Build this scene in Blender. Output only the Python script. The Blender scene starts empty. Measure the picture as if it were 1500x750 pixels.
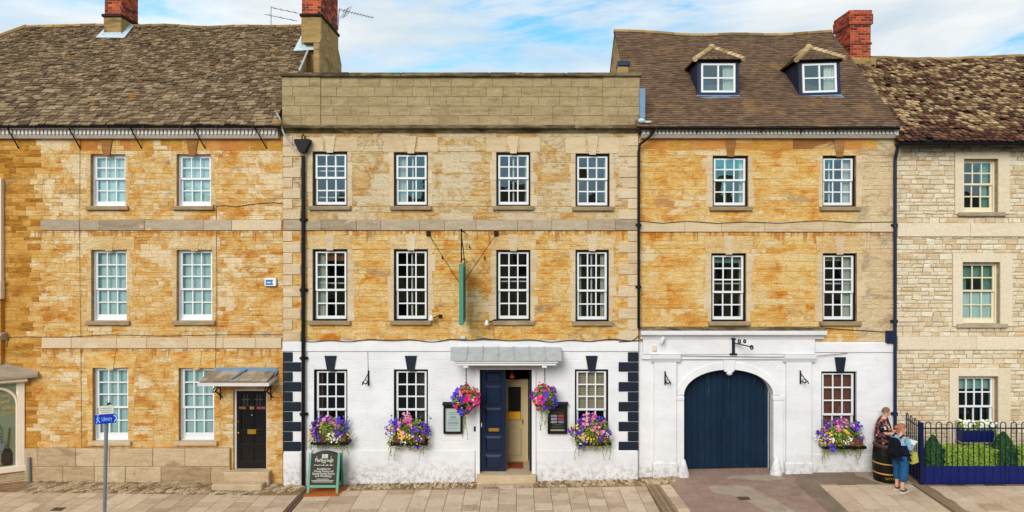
import bpy, math, random
from mathutils import Vector, Matrix

random.seed(11)
U = random.uniform
sc = bpy.context.scene
COL = sc.collection
PI = math.pi

# ------------------------------------------------------------------ survey
# the street fronts were measured off the photograph: facade plane y = 0, camera 18 m out,
# 58 px per metre on the facade.  wx / wz turn a measured column / row at depth y into metres.
CD, F, CH, PX, PY = 18.0, 1044.0, 6.03, 755.0, 355.0
def wx(p, y=0.0): return (p - PX) / F * (CD + y)
def wz(p, y=0.0): return CH + (PY - p) / F * (CD + y)

# ------------------------------------------------------------------ camera
cam = bpy.data.cameras.new('camera')
cam.sensor_width = 36.0
cam.lens = F / 1500.0 * 36.0
cam.shift_x = -5.0 / 1500.0
cam.shift_y = -20.0 / 1500.0
cam.clip_end = 3000.0
camo = bpy.data.objects.new('camera', cam)
camo.location = (0, -CD, CH)
camo.rotation_euler = (math.radians(90), 0, 0)
COL.objects.link(camo)
sc.camera = camo

# ------------------------------------------------------------------ sky, sun, exposure
SUN_EL, SUN_AZ = math.radians(28), math.radians(-20)      # azimuth measured from the street (-y) towards -x
world = bpy.data.worlds.new('World'); sc.world = world; world.use_nodes = True
wt = world.node_tree; wt.nodes.clear()
def wn(t, **k):
    n = wt.nodes.new(t)
    for a, b in k.items(): setattr(n, a, b)
    return n
sky = wn('ShaderNodeTexSky', sky_type='NISHITA', sun_disc=False)
sky.sun_elevation = SUN_EL
sky.sun_rotation = PI + SUN_AZ
sky.air_density = 1.0; sky.dust_density = 0.6; sky.ozone_density = 3.0
bg1 = wn('ShaderNodeBackground'); bg1.inputs['Strength'].default_value = 0.10
skym = wn('ShaderNodeMixRGB', blend_type='MULTIPLY'); skym.inputs[0].default_value = 1.0
skym.inputs[2].default_value = (0.45, 0.98, 1.02, 1)
wt.links.new(sky.outputs[0], skym.inputs[1]); wt.links.new(skym.outputs[0], bg1.inputs['Color'])
bg2 = wn('ShaderNodeBackground'); bg2.inputs['Strength'].default_value = 0.46
tc = wn('ShaderNodeTexCoord')
def wnoise(scale, detail, rough, mul, off=(0, 0, 0), dist=0.0):
    m = wn('ShaderNodeMapping'); m.inputs['Scale'].default_value = mul; m.inputs['Location'].default_value = off
    wt.links.new(tc.outputs['Generated'], m.inputs['Vector'])
    n = wn('ShaderNodeTexNoise'); n.inputs['Scale'].default_value = scale; n.inputs['Detail'].default_value = detail
    n.inputs['Roughness'].default_value = rough; n.inputs['Distortion'].default_value = dist
    wt.links.new(m.outputs[0], n.inputs['Vector']); return n.outputs['Fac']
def wramp(fac, pts):
    r = wn('ShaderNodeValToRGB'); e = r.color_ramp.elements
    while len(e) < len(pts): e.new(0.5)
    for i, (p, c) in enumerate(pts): e[i].position = p; e[i].color = c
    wt.links.new(fac, r.inputs[0]); return r.outputs[0]
cover = wramp(wnoise(2.6, 9, 0.62, (1.0, 1.0, 3.4), (3.35, 1.2, 0.30), 0.35), [(0.33, (0.12, 0.12, 0.12, 1)), (0.40, (0.70, 0.70, 0.70, 1)), (0.50, (1, 1, 1, 1))])
shade = wramp(wnoise(3.2, 7, 0.6, (1.0, 1.0, 4.0), (7.1, 3.3, 1.1), 0.2), [(0.32, (0.66, 0.80, 0.90, 1)), (0.52, (0.92, 0.97, 1.0, 1)), (0.68, (1.12, 1.13, 1.12, 1))])
wt.links.new(shade, bg2.inputs['Color'])
mx = wn('ShaderNodeMixShader')
wt.links.new(cover, mx.inputs[0]); wt.links.new(bg1.outputs[0], mx.inputs[1]); wt.links.new(bg2.outputs[0], mx.inputs[2])
wo = wn('ShaderNodeOutputWorld'); wt.links.new(mx.outputs[0], wo.inputs['Surface'])

sun = bpy.data.lights.new('sun', 'SUN'); sun.energy = 1.5; sun.angle = math.radians(32); sun.color = (1.0, 0.955, 0.88)
suno = bpy.data.objects.new('sun', sun); COL.objects.link(suno)
sd = Vector((math.sin(SUN_AZ) * math.cos(SUN_EL), -math.cos(SUN_AZ) * math.cos(SUN_EL), math.sin(SUN_EL)))   # towards the sun
suno.rotation_euler = sd.to_track_quat('Z', 'Y').to_euler(); suno.location = (-10, -30, 40)

sc.view_settings.view_transform = 'Standard'; sc.view_settings.look = 'None'
sc.view_settings.exposure = 1.0; sc.view_settings.gamma = 1.0; sc.view_settings.use_curve_mapping = False
sc.render.engine = 'CYCLES'

# ------------------------------------------------------------------ materials
def lin(r, g, b):
    f = lambda c: c / 12.92 if c <= 0.04045 else ((c + 0.055) / 1.055) ** 2.4
    return (f(r / 255), f(g / 255), f(b / 255), 1.0)
class NT:
    def __init__(s, name):
        s.m = bpy.data.materials.new(name); s.m.use_nodes = True; s.t = s.m.node_tree; s.t.nodes.clear()
        s.out = s.t.nodes.new('ShaderNodeOutputMaterial'); s._p = None
    def n(s, typ, **k):
        n = s.t.nodes.new(typ)
        for a, b in k.items(): setattr(n, a, b)
        return n
    def put(s, sock, v):
        if isinstance(v, bpy.types.NodeSocket): s.t.links.new(v, sock)
        else: sock.default_value = v
    def pos(s):
        if s._p is None: s._p = s.n('ShaderNodeNewGeometry').outputs['Position']
        return s._p
    def vec(s, mul, off=(0, 0, 0), src=None):
        m = s.n('ShaderNodeMapping'); m.inputs['Scale'].default_value = mul; m.inputs['Location'].default_value = off
        s.t.links.new(src or s.pos(), m.inputs['Vector']); return m.outputs[0]
    def noise(s, scale, detail=4, rough=0.55, mul=(1, 1, 1), off=(0, 0, 0), dist=0.0, src=None):
        n = s.n('ShaderNodeTexNoise'); n.inputs['Scale'].default_value = scale; n.inputs['Detail'].default_value = detail
        n.inputs['Roughness'].default_value = rough; n.inputs['Distortion'].default_value = dist
        s.t.links.new(s.vec(mul, off, src), n.inputs['Vector']); return n.outputs['Fac']
    def voro(s, scale, mul=(1, 1, 1), out='Color'):
        n = s.n('ShaderNodeTexVoronoi'); n.inputs['Scale'].default_value = scale
        s.t.links.new(s.vec(mul), n.inputs['Vector']); return n.outputs[out]
    def tint(s):
        return s.n('ShaderNodeAttribute', attribute_name='tint').outputs['Fac']
    def ramp(s, fac, pts, interp='LINEAR'):
        r = s.n('ShaderNodeValToRGB'); r.color_ramp.interpolation = interp; e = r.color_ramp.elements
        while len(e) < len(pts): e.new(0.5)
        for i, (p, c) in enumerate(pts):
            e[i].position = p; e[i].color = c if len(c) == 4 else (*c, 1)
        s.t.links.new(fac, r.inputs[0]); return r.outputs[0]
    def step(s, fac, a, b):
        m = s.n('ShaderNodeMapRange', interpolation_type='SMOOTHSTEP')
        s.put(m.inputs[0], fac); m.inputs[1].default_value = a; m.inputs[2].default_value = b
        return m.outputs[0]
    def mr(s, fac, a, b, c, d):
        m = s.n('ShaderNodeMapRange'); s.put(m.inputs[0], fac)
        for i, v in enumerate((a, b, c, d)): m.inputs[i + 1].default_value = v
        return m.outputs[0]
    def math(s, op, a, b=0.0):
        m = s.n('ShaderNodeMath', operation=op); s.put(m.inputs[0], a); s.put(m.inputs[1], b); return m.outputs[0]
    def mix(s, f, a, b, blend='MIX'):
        m = s.n('ShaderNodeMixRGB', blend_type=blend); s.put(m.inputs[0], f); s.put(m.inputs[1], a); s.put(m.inputs[2], b); return m.outputs[0]
    def bump(s, h, strength=0.3, dist=0.02):
        b = s.n('ShaderNodeBump'); b.inputs['Strength'].default_value = strength; b.inputs['Distance'].default_value = dist
        s.put(b.inputs['Height'], h); return b.outputs[0]
    def fin(s, col, rough=0.8, spec=0.3, normal=None, metal=0.0):
        p = s.n('ShaderNodeBsdfPrincipled'); s.put(p.inputs['Base Color'], col); s.put(p.inputs['Roughness'], rough)
        p.inputs['Specular IOR Level'].default_value = spec; p.inputs['Metallic'].default_value = metal
        if normal is not None: s.t.links.new(normal, p.inputs['Normal'])
        s.t.links.new(p.outputs[0], s.out.inputs[0]); return s.m
    def z(s):
        x = s.n('ShaderNodeSeparateXYZ'); s.t.links.new(s.pos(), x.inputs[0]); return x.outputs

def stone_mat(name, deep, mid, pale, cream, grey, patch=0.58, greyat=0.62, streak=0.5, off=(0, 0, 0), bump=0.5, psc=0.85, dirt=0.0, spots=0.0):
    t = NT(name)
    n1 = t.noise(psc, 6, 0.62, (1, 1, 1.5), off, 0.5)
    n2 = t.noise(2.4, 6, 0.65, (1, 1, 4.5), off)
    n3 = t.noise(1.1, 5, 0.6, (1, 1, 2.2), (off[0] + 9, off[1], off[2] + 4), 0.6)
    nf = t.noise(26, 5, 0.7, (1, 1, 1.6))
    f = t.math('ADD', t.math('MULTIPLY', t.tint(), 1 - streak), t.math('MULTIPLY', t.mr(n2, 0.28, 0.72, 0, 1), streak))
    c = t.ramp(f, [(0.08, deep), (0.45, mid), (0.88, pale)])
    c = t.mix(t.math('MULTIPLY', t.step(n1, patch, patch + 0.07), 0.85), c, cream)
    c = t.mix(t.math('MULTIPLY', t.step(n3, greyat, greyat + 0.1), 0.6), c, grey)
    if dirt:
        d = t.step(t.noise(5, 5, 0.7, (2.2, 2.2, 0.5), (4, 2, 1)), 0.60, 0.74)
        c = t.mix(t.math('MULTIPLY', d, dirt), c, lin(92, 66, 38))
    if spots:
        c = t.mix(t.math('MULTIPLY', t.step(t.voro(3.6, (1, 1, 0.05), 'Distance'), 0.085, 0.05), spots), c, lin(112, 98, 84))     # trodden-in gum
        c = t.mix(t.math('MULTIPLY', t.step(t.noise(1.6, 5, 0.7, (1, 1, 1), (5, 5, 5), 0.6), 0.56, 0.68), spots * 0.6), c, lin(126, 106, 86))
    c = t.mix(1.0, c, t.ramp(nf, [(0.25, (0.66, 0.64, 0.62)), (0.5, (0.98, 0.98, 0.98)), (0.75, (1.16, 1.16, 1.16))]), 'MULTIPLY')
    b = t.bump(t.math('ADD', nf, t.math('MULTIPLY', n2, 0.9)), bump, 0.03)
    return t.fin(c, 0.93, 0.15, b)

def weather_stone(name, deep, mid, pale, cream, grey, creamat=0.56, greyat=0.62, off=(0, 0, 0), speck=0.6, tint=0.30, edge=0.45, drips=(), xpale=None):
    """eroded coursed limestone: bedding streaks, cream repair patches, grey lichen, dark pitting, rusty runs below ledges"""
    t = NT(name); o2 = (off[0] + 9.0, off[1], off[2] + 4.0)
    bed = t.noise(2.6, 8, 0.72, (1, 1, 6.5), off, 0.3)
    blo = t.noise(1.3, 8, 0.68, (1, 1, 1.7), o2, 0.9)
    tj = t.mr(t.tint(), 0, 1, -0.05, 0.05)          # each stone weathers a little differently, so patches break at the joints
    cr1 = t.math('ADD', t.noise(0.8, 7, 0.66, (1, 1, 1.4), off, 0.35), tj); cr2 = t.math('ADD', t.noise(2.3, 6, 0.66, (1, 1, 1.9), o2, 0.3), tj)
    gr = t.noise(1.0, 8, 0.7, (1, 1, 2.4), (off[0] + 3, 0, off[2] + 8), 0.6)
    sp = t.noise(7, 7, 0.78, (1, 1, 2.6), off); nf = t.noise(30, 5, 0.72, (1, 1, 1.6)); g2 = t.noise(11, 5, 0.72, (1, 1, 3.2), o2)
    f = t.math('ADD', t.math('MULTIPLY', t.tint(), tint), t.math('ADD', t.math('MULTIPLY', t.mr(bed, 0.30, 0.70, 0, 1), 0.34), t.math('MULTIPLY', t.mr(blo, 0.35, 0.65, 0, 1), 0.66 - tint)))
    c = t.ramp(f, [(0.20, deep), (0.44, mid), (0.68, pale)])
    c = t.mix(t.math('MULTIPLY', t.step(gr, greyat, greyat + 0.09), 0.65), c, grey)
    c = t.mix(t.math('MULTIPLY', t.step(cr2, creamat + 0.07, creamat + 0.13), 0.75), c, cream)
    c = t.mix(t.math('MULTIPLY', t.step(cr1, creamat, creamat + 0.07), 0.85), c, cream)
    if edge:
        e = t.math('MULTIPLY', t.step(cr1, creamat - 0.022, creamat - 0.004), t.step(cr1, creamat + 0.014, creamat - 0.004))
        c = t.mix(t.math('MULTIPLY', e, edge), c, lin(128, 98, 64))
    c = t.mix(t.math('MULTIPLY', t.step(sp, 0.58, 0.68), speck), c, lin(120, 90, 58))
    if xpale:
        xx = t.math('ADD', t.z()[0], t.math('MULTIPLY', blo, 0.9))
        c = t.mix(t.math('MULTIPLY', t.step(xx, xpale + 0.25, xpale + 0.75), 0.75), c, t.mix(t.step(gr, 0.5, 0.58), lin(222, 204, 170), lin(178, 162, 142)))
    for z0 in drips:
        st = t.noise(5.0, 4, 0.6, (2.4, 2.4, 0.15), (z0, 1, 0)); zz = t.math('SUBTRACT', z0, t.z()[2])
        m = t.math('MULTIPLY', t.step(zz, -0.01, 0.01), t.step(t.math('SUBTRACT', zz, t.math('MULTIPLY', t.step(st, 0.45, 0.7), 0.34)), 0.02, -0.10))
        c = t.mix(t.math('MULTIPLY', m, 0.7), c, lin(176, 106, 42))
    c = t.mix(1.0, c, t.ramp(g2, [(0.28, (0.66, 0.63, 0.58)), (0.5, (1.0, 1.0, 1.0)), (0.72, (1.16, 1.16, 1.16))]), 'MULTIPLY')
    c = t.mix(1.0, c, t.ramp(nf, [(0.25, (0.72, 0.70, 0.68)), (0.5, (0.99, 0.99, 0.99)), (0.75, (1.14, 1.14, 1.14))]), 'MULTIPLY')
    b = t.bump(t.math('ADD', t.math('ADD', nf, t.math('MULTIPLY', bed, 1.2)), t.math('MULTIPLY', sp, -0.8)), 0.8, 0.04)
    return t.fin(c, 0.94, 0.12, b)

M = {}
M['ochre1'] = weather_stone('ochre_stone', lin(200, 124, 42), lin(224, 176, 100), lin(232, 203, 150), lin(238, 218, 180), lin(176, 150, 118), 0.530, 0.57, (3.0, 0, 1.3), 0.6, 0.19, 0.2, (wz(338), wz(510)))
M['ochre1b'] = weather_stone('ochre_stone_brickwork', lin(154, 100, 34), lin(200, 142, 58), lin(220, 170, 92), lin(222, 190, 130), lin(134, 110, 70), 0.66, 0.58, (1.0, 0, 8.3), 0.6, 0.45, 0.2)
M['mortar1'] = weather_stone('ochre_mortar', lin(168, 116, 60), lin(190, 142, 84), lin(202, 164, 110), lin(216, 188, 142), lin(150, 122, 90), 0.56, 0.58, (3.0, 0, 1.3), 0.6, 0.2, 0.0)
M['plinth1'] = stone_mat('plinth_stone', lin(150, 124, 92), lin(186, 162, 128), lin(206, 186, 154), lin(214, 200, 174), lin(132, 116, 94), 0.6, 0.6, 0.5, (0, 0, 3), dirt=0.5)
M['beige2'] = weather_stone('beige_stone', lin(194, 136, 66), lin(212, 176, 118), lin(218, 196, 152), lin(218, 202, 170), lin(156, 138, 112), 0.475, 0.56, (5.0, 0, 2.3), 0.75, 0.3, 0.45)
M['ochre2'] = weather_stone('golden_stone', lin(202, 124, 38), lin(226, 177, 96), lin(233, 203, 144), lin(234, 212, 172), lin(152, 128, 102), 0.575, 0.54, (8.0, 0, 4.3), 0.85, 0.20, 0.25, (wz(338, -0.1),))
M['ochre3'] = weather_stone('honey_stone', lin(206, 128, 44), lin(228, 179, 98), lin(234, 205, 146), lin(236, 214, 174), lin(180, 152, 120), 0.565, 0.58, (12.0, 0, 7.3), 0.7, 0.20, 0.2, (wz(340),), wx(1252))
M['rubble4'] = stone_mat('rubble_stone', lin(194, 164, 120), lin(212, 196, 166), lin(226, 218, 198), lin(230, 222, 204), lin(170, 154, 130), 0.60, 0.60, 0.45, (2.0, 0, 9.3), dirt=0.45)
M['frieze'] = stone_mat('stained_frieze_stone', lin(160, 98, 44), lin(190, 126, 62), lin(206, 150, 86), lin(200, 160, 104), lin(140, 104, 70), 0.62, 0.58, 0.4, (2.0, 0, 9.3), dirt=0.3)
M['pale_jamb'] = weather_stone('pale_jamb_stone', lin(210, 164, 100), lin(220, 184, 128), lin(228, 202, 154), lin(230, 208, 166), lin(190, 162, 124), 0.56, 0.64, (4, 0, 2), 0.4, 0.3, 0.2)
M['mortar4'] = stone_mat('rubble_mortar', lin(146, 124, 94), lin(168, 148, 118), lin(184, 166, 138), lin(194, 178, 150), lin(128, 108, 82), 0.58, 0.6, 0.5, (3.0, 0, 1.3))
M['dress'] = stone_mat('dressed_stone', lin(178, 152, 116), lin(202, 180, 146), lin(212, 194, 164), lin(214, 198, 172), lin(160, 144, 118), 0.6, 0.68, 0.5, (1, 0, 5), 0.3, dirt=0.15)
M['dress4'] = stone_mat('cream_dressed_stone', lin(206, 190, 160), lin(216, 202, 176), lin(222, 210, 188), lin(222, 210, 188), lin(190, 172, 144), 0.6, 0.68, 0.5, (1, 0, 5), 0.2)
M['band'] = stone_mat('weathered_band_stone', lin(128, 112, 92), lin(166, 150, 128), lin(192, 178, 154), lin(206, 186, 152), lin(118, 104, 86), 0.62, 0.6, 0.4, (6, 0, 2), 0.5, dirt=0.4)
M['key_brown'] = stone_mat('brown_keystone', lin(120, 80, 40), lin(150, 104, 58), lin(172, 126, 78), lin(196, 158, 108), lin(110, 80, 50), 0.6, 0.6, 0.5, (2, 0, 2), 0.5)
M['sill'] = stone_mat('sill_stone', lin(122, 102, 76), lin(150, 130, 102), lin(178, 158, 128), lin(186, 168, 138), lin(98, 82, 60), 0.6, 0.58, 0.5, (2, 0, 6), 0.5)
M['parapet'] = stone_mat('parapet_render', lin(144, 124, 88), lin(168, 148, 110), lin(182, 162, 124), lin(182, 162, 126), lin(132, 116, 86), 0.56, 0.6, 0.75, (2, 0, 2), 1.0, psc=1.4, dirt=0.3)
M['coping'] = stone_mat('lichen_coping', lin(72, 62, 46), lin(112, 98, 74), lin(160, 144, 110), lin(178, 160, 120), lin(52, 44, 32), 0.6, 0.5, 0.8, (2, 0, 3), 1.0, psc=3)
M['slate1'] = stone_mat('stone_slate', lin(70, 56, 43), lin(116, 96, 73), lin(168, 146, 114), lin(156, 114, 62), lin(72, 62, 54), 0.62, 0.58, 0.45, (2, 0, 6), 1.0, psc=2.2)
M['chim_stone'] = stone_mat('chimney_stone', lin(118, 92, 52), lin(158, 130, 84), lin(186, 160, 112), lin(190, 160, 100), lin(90, 76, 50), 0.6, 0.56, 0.5, (2, 0, 6), 0.9, psc=2, dirt=0.5)
M['step'] = stone_mat('doorstep_stone', lin(168, 140, 108), lin(196, 172, 140), lin(210, 192, 164), lin(214, 200, 176), lin(150, 124, 92), 0.6, 0.6, 0.5, (2, 0, 6), 0.5)
M['cobble'] = stone_mat('cobble_stone', lin(122, 98, 70), lin(176, 152, 118), lin(208, 188, 158), lin(206, 188, 160), lin(92, 72, 48), 0.62, 0.62, 0.15, (2, 0, 6), 0.8, psc=2)
M['paving'] = stone_mat('paving_slab', lin(174, 150, 124), lin(197, 174, 148), lin(211, 190, 164), lin(212, 192, 166), lin(164, 142, 118), 0.62, 0.60, 0.35, (2, 0, 6), 0.25, psc=1.2, dirt=0.3, spots=0.55)
M['paving_d'] = stone_mat('ribbed_paving', lin(130, 106, 82), lin(152, 128, 102), lin(170, 146, 120), lin(170, 146, 120), lin(118, 98, 78), 0.62, 0.62, 0.3, (2, 0, 6), 0.4)
M['joint'] = stone_mat('paving_joint', lin(96, 78, 60), lin(116, 98, 78), lin(134, 114, 92), lin(134, 114, 92), lin(100, 84, 66), 0.62, 0.62, 0.5, (2, 0, 6), 0.4)
M['earth'] = stone_mat('gritty_ground', lin(110, 84, 60), lin(142, 114, 84), lin(164, 136, 104), lin(160, 134, 104), lin(98, 78, 58), 0.58, 0.58, 0.6, (2, 0, 6), 0.8, psc=2)
M['tarmac_r'] = stone_mat('red_tarmac', lin(138, 112, 98), lin(154, 128, 114), lin(168, 142, 126), lin(166, 142, 126), lin(126, 104, 92), 0.6, 0.58, 0.7, (2, 0, 6), 0.5, psc=1.2, dirt=0.2)
M['tarmac_d'] = stone_mat('brown_tarmac', lin(112, 94, 78), lin(130, 112, 96), lin(146, 128, 110), lin(146, 128, 112), lin(102, 86, 72), 0.6, 0.6, 0.7, (2, 0, 6), 0.5, psc=1.2, dirt=0.2)
M['concrete'] = stone_mat('concrete_patch', lin(146, 128, 110), lin(166, 148, 130), lin(182, 166, 148), lin(182, 166, 148), lin(130, 112, 96), 0.6, 0.6, 0.7, (2, 0, 6), 0.4, psc=1.2)
M['asphalt'] = stone_mat('road_asphalt', lin(58, 57, 56), lin(68, 67, 66), lin(78, 77, 76), lin(74, 73, 72), lin(56, 55, 54), 0.6, 0.6, 0.7, (2, 0, 6), 0.5)
M['grass'] = stone_mat('far_ground', lin(78, 84, 54), lin(92, 96, 62), lin(106, 106, 74), lin(106, 106, 74), lin(80, 76, 58), 0.6, 0.6, 0.7, (2, 0, 6), 0.3)

def simple(name, col, rough=0.6, spec=0.4, vary=0.12, scale=6, metal=0.0, bump=0.0, tintamt=0.0, worn=None):
    t = NT(name); n = t.noise(scale, 5, 0.6)
    k = 1 - vary; q = 1 + vary
    c = t.mix(1.0, col, t.ramp(n, [(0.25, (k, k, k)), (0.75, (q, q, q))]), 'MULTIPLY')
    if tintamt:
        c = t.mix(1.0, c, t.ramp(t.tint(), [(0, (1 - tintamt,) * 3), (1, (1 + tintamt,) * 3)]), 'MULTIPLY')
    if worn:
        w = t.step(t.noise(worn[1], 6, 0.7, worn[3] if len(worn) > 3 else (1, 1, 1), (3, 1, 2)), worn[2], worn[2] + 0.1)
        c = t.mix(t.math('MULTIPLY', w, 0.75), c, worn[0])
    nb = t.bump(t.noise(scale * 5, 4, 0.6), bump, 0.01) if bump else None
    return t.fin(c, rough, spec, nb, metal)
M['white_wall'] = None
def white_wall():
    t = NT('white_painted_stone')
    n = t.noise(1.3, 6, 0.6, (1, 1, 1.6)); nf = t.noise(14, 5, 0.65, (1, 1, 2.2)); ns = t.noise(4, 5, 0.7, (3, 3, 0.5))
    c = t.ramp(n, [(0.3, lin(212, 214, 218)), (0.6, lin(226, 226, 229)), (0.8, lin(229, 230, 232))])
    c = t.mix(t.math('MULTIPLY', t.step(ns, 0.60, 0.76), 0.2), c, lin(170, 160, 146))
    x = t.z()
    lowz = t.math('MULTIPLY', t.step(x[2], 0.75, 0.05), t.step(t.noise(7, 6, 0.75, (1, 1, 1)), 0.43, 0.62))   # splashed grime above the pavement
    c = t.mix(t.math('MULTIPLY', lowz, 0.65), c, lin(146, 128, 106))
    return t.fin(c, 0.75, 0.25, t.bump(t.math('ADD', nf, n), 0.35, 0.03))
M['white_wall'] = white_wall()
M['white'] = simple('white_gloss_paint', lin(224, 226, 228), 0.4, 0.4, 0.03, 9, worn=(lin(180, 176, 166), 18, 0.68))
M['cream_paint'] = simple('cream_gloss_paint', lin(218, 208, 178), 0.45, 0.4, 0.04, 9)
M['offwhite'] = simple('off_white_woodwork', lin(206, 204, 202), 0.55, 0.3, 0.06, 9, worn=(lin(160, 150, 138), 12, 0.66))
M['black'] = simple('black_gloss_paint', lin(13, 14, 17), 0.45, 0.25, 0.2, 9)
M['iron'] = simple('black_iron', lin(14, 14, 16), 0.6, 0.25, 0.25, 14, bump=0.2)
M['navy_quoin'] = simple('blue_black_paint', lin(22, 32, 46), 0.55, 0.25, 0.18, 7, bump=0.25, worn=(lin(48, 62, 80), 9, 0.64))
M['navy_door'] = simple('navy_door_paint', lin(12, 30, 58), 0.32, 0.5, 0.12, 4)
M['gate_blue'] = simple('faded_blue_gate_paint', lin(9, 36, 58), 0.5, 0.25, 0.25, 1.8, bump=0.2, tintamt=0.08, worn=(lin(44, 86, 100), 2.0, 0.60, (3.2, 3.2, 0.7)))
M['door_black'] = simple('black_door_paint', lin(13, 13, 16), 0.3, 0.5, 0.1, 4)
M['brass'] = simple('brass', lin(214, 164, 60), 0.3, 0.5, 0.1, 20, metal=0.75)
M['gold'] = simple('gold_paint', lin(190, 144, 62), 0.45, 0.5, 0.05, 20)
M['rose_paint'] = simple('rose_lettering', lin(206, 120, 100), 0.5, 0.4, 0.05, 20)
M['lead'] = simple('lead_sheet', lin(168, 172, 174), 0.6, 0.3, 0.14, 5, bump=0.3, worn=(lin(128, 132, 132), 5, 0.6))
M['leadblue'] = simple('blue_grey_flashing', lin(104, 138, 170), 0.5, 0.4, 0.14, 6, bump=0.2)
M['leadpale'] = simple('pale_lead_flashing', lin(176, 194, 204), 0.5, 0.4, 0.14, 8, bump=0.2)
M['dormer_blue'] = simple('dark_blue_dormer', lin(16, 30, 58), 0.5, 0.4, 0.18, 6)
M['teal'] = simple('teal_green_paint', lin(66, 138, 116), 0.45, 0.4, 0.1, 8, worn=(lin(110, 160, 140), 9, 0.66))
M['teal_pale'] = simple('pale_teal_paint', lin(98, 156, 134), 0.5, 0.4, 0.1, 8)
M['chalk'] = simple('chalkboard_face', lin(44, 40, 34), 0.55, 0.3, 0.25, 6)
M['letter'] = simple('white_lettering', lin(222, 220, 206), 0.6, 0.3, 0.02, 20)
M['bluesign'] = simple('blue_sign_face', lin(14, 52, 176), 0.35, 0.5, 0.04, 10)
M['bluelet'] = simple('pale_blue_lettering', lin(150, 200, 236), 0.4, 0.4, 0.02, 10)
M['bluewhite'] = simple('alarm_blue', lin(30, 104, 186), 0.35, 0.5, 0.04, 10)
M['galv'] = simple('galvanised_steel', lin(136, 144, 148), 0.5, 0.5, 0.14, 14, metal=0.3, worn=(lin(104, 100, 96), 9, 0.6))
M['notice'] = simple('notice_card', lin(206, 206, 190), 0.6, 0.3, 0.04, 20)
M['paper'] = simple('menu_paper', lin(214, 222, 222), 0.5, 0.4, 0.03, 20)
M['ink'] = simple('grey_ink', lin(120, 134, 140), 0.6, 0.3, 0.05, 20)
M['poster'] = simple('dark_poster', lin(48, 44, 40), 0.5, 0.3, 0.2, 10)
M['rail_blue'] = simple('royal_blue_paint', lin(14, 28, 94), 0.4, 0.3, 0.14, 6)
M['rail_dark'] = simple('dark_blue_railing_paint', lin(12, 24, 66), 0.4, 0.3, 0.14, 8)
M['mat'] = simple('rust_orange_mat', lin(176, 96, 44), 0.85, 0.1, 0.18, 9, bump=0.4)
M['mat2'] = simple('red_brown_mat', lin(146, 74, 44), 0.85, 0.1, 0.18, 9, bump=0.4)
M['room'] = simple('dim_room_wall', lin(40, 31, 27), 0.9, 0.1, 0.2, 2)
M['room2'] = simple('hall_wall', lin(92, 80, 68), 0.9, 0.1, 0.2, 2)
M['curtain'] = simple('pale_curtain', lin(206, 210, 198), 0.9, 0.1, 0.06, 8)
M['curtain_g'] = simple('green_curtain', lin(120, 168, 150), 0.9, 0.1, 0.1, 8)
M['net'] = simple('net_blind', lin(208, 232, 230), 0.9, 0.1, 0.05, 5)
M['roman'] = simple('pale_teal_blind', lin(170, 212, 204), 0.9, 0.1, 0.05, 5)
M['blind_b'] = simple('red_brown_blind', lin(148, 88, 62), 0.7, 0.2, 0.14, 6)
M['blind_y'] = simple('beige_blind', lin(196, 180, 150), 0.8, 0.2, 0.08, 6)
M['innerdoor'] = simple('cream_inner_door', lin(196, 176, 136), 0.45, 0.4, 0.05, 6)
M['yellow'] = simple('orange_notice', lin(240, 176, 40), 0.5, 0.3, 0.05, 10)
M['redlamp'] = simple('red_lampshade', lin(214, 70, 40), 0.5, 0.3, 0.05, 10)
M['cable'] = simple('black_cable', lin(38, 34, 30), 0.6, 0.4, 0.2, 14)
M['cablepale'] = simple('grey_cable', lin(120, 92, 60), 0.6, 0.4, 0.2, 14)
M['slate_grey'] = stone_mat('grey_canopy_slate', lin(128, 116, 100), lin(156, 142, 122), lin(182, 168, 146), lin(170, 156, 132), lin(110, 100, 88), 0.6, 0.6, 0.4, (2, 0, 6), 0.7, psc=2)
M['terracotta'] = simple('terracotta_trough', lin(112, 62, 40), 0.8, 0.2, 0.15, 12)
M['soil'] = simple('potting_soil', lin(52, 38, 28), 0.95, 0.1, 0.3, 20)
def leafmat(name, a, b, rough=0.55):
    t = NT(name)
    c = t.ramp(t.tint(), [(0, a), (1, b)])
    p = t.fin(c, rough, 0.3); return p
M['leaf'] = leafmat('green_leaf', lin(46, 78, 26), lin(120, 150, 56))
M['leafy'] = leafmat('yellow_green_leaf', lin(104, 130, 44), lin(186, 190, 96))
M['box'] = leafmat('box_hedge_leaf', lin(96, 142, 34), lin(182, 206, 70))
M['yew'] = leafmat('dark_topiary_leaf', lin(28, 68, 26), lin(66, 118, 46))
M['p_violet'] = leafmat('violet_petal', lin(62, 26, 136), lin(112, 60, 190))
M['p_blue'] = leafmat('blue_petal', lin(58, 50, 190), lin(96, 84, 222))
M['p_pink'] = leafmat('pink_petal', lin(206, 90, 150), lin(232, 160, 190))
M['p_hot'] = leafmat('hot_pink_petal', lin(206, 26, 96), lin(228, 64, 140))
M['p_red'] = leafmat('red_petal', lin(196, 32, 40), lin(224, 66, 62))
M['p_yellow'] = leafmat('yellow_petal', lin(214, 168, 40), lin(232, 200, 84))
M['p_white'] = leafmat('white_petal', lin(216, 218, 200), lin(230, 230, 222))
M['p_orange'] = leafmat('salmon_petal', lin(222, 120, 80), lin(236, 158, 120))
M['stem'] = simple('plant_stem', lin(96, 110, 52), 0.7, 0.2, 0.15, 20)

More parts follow.
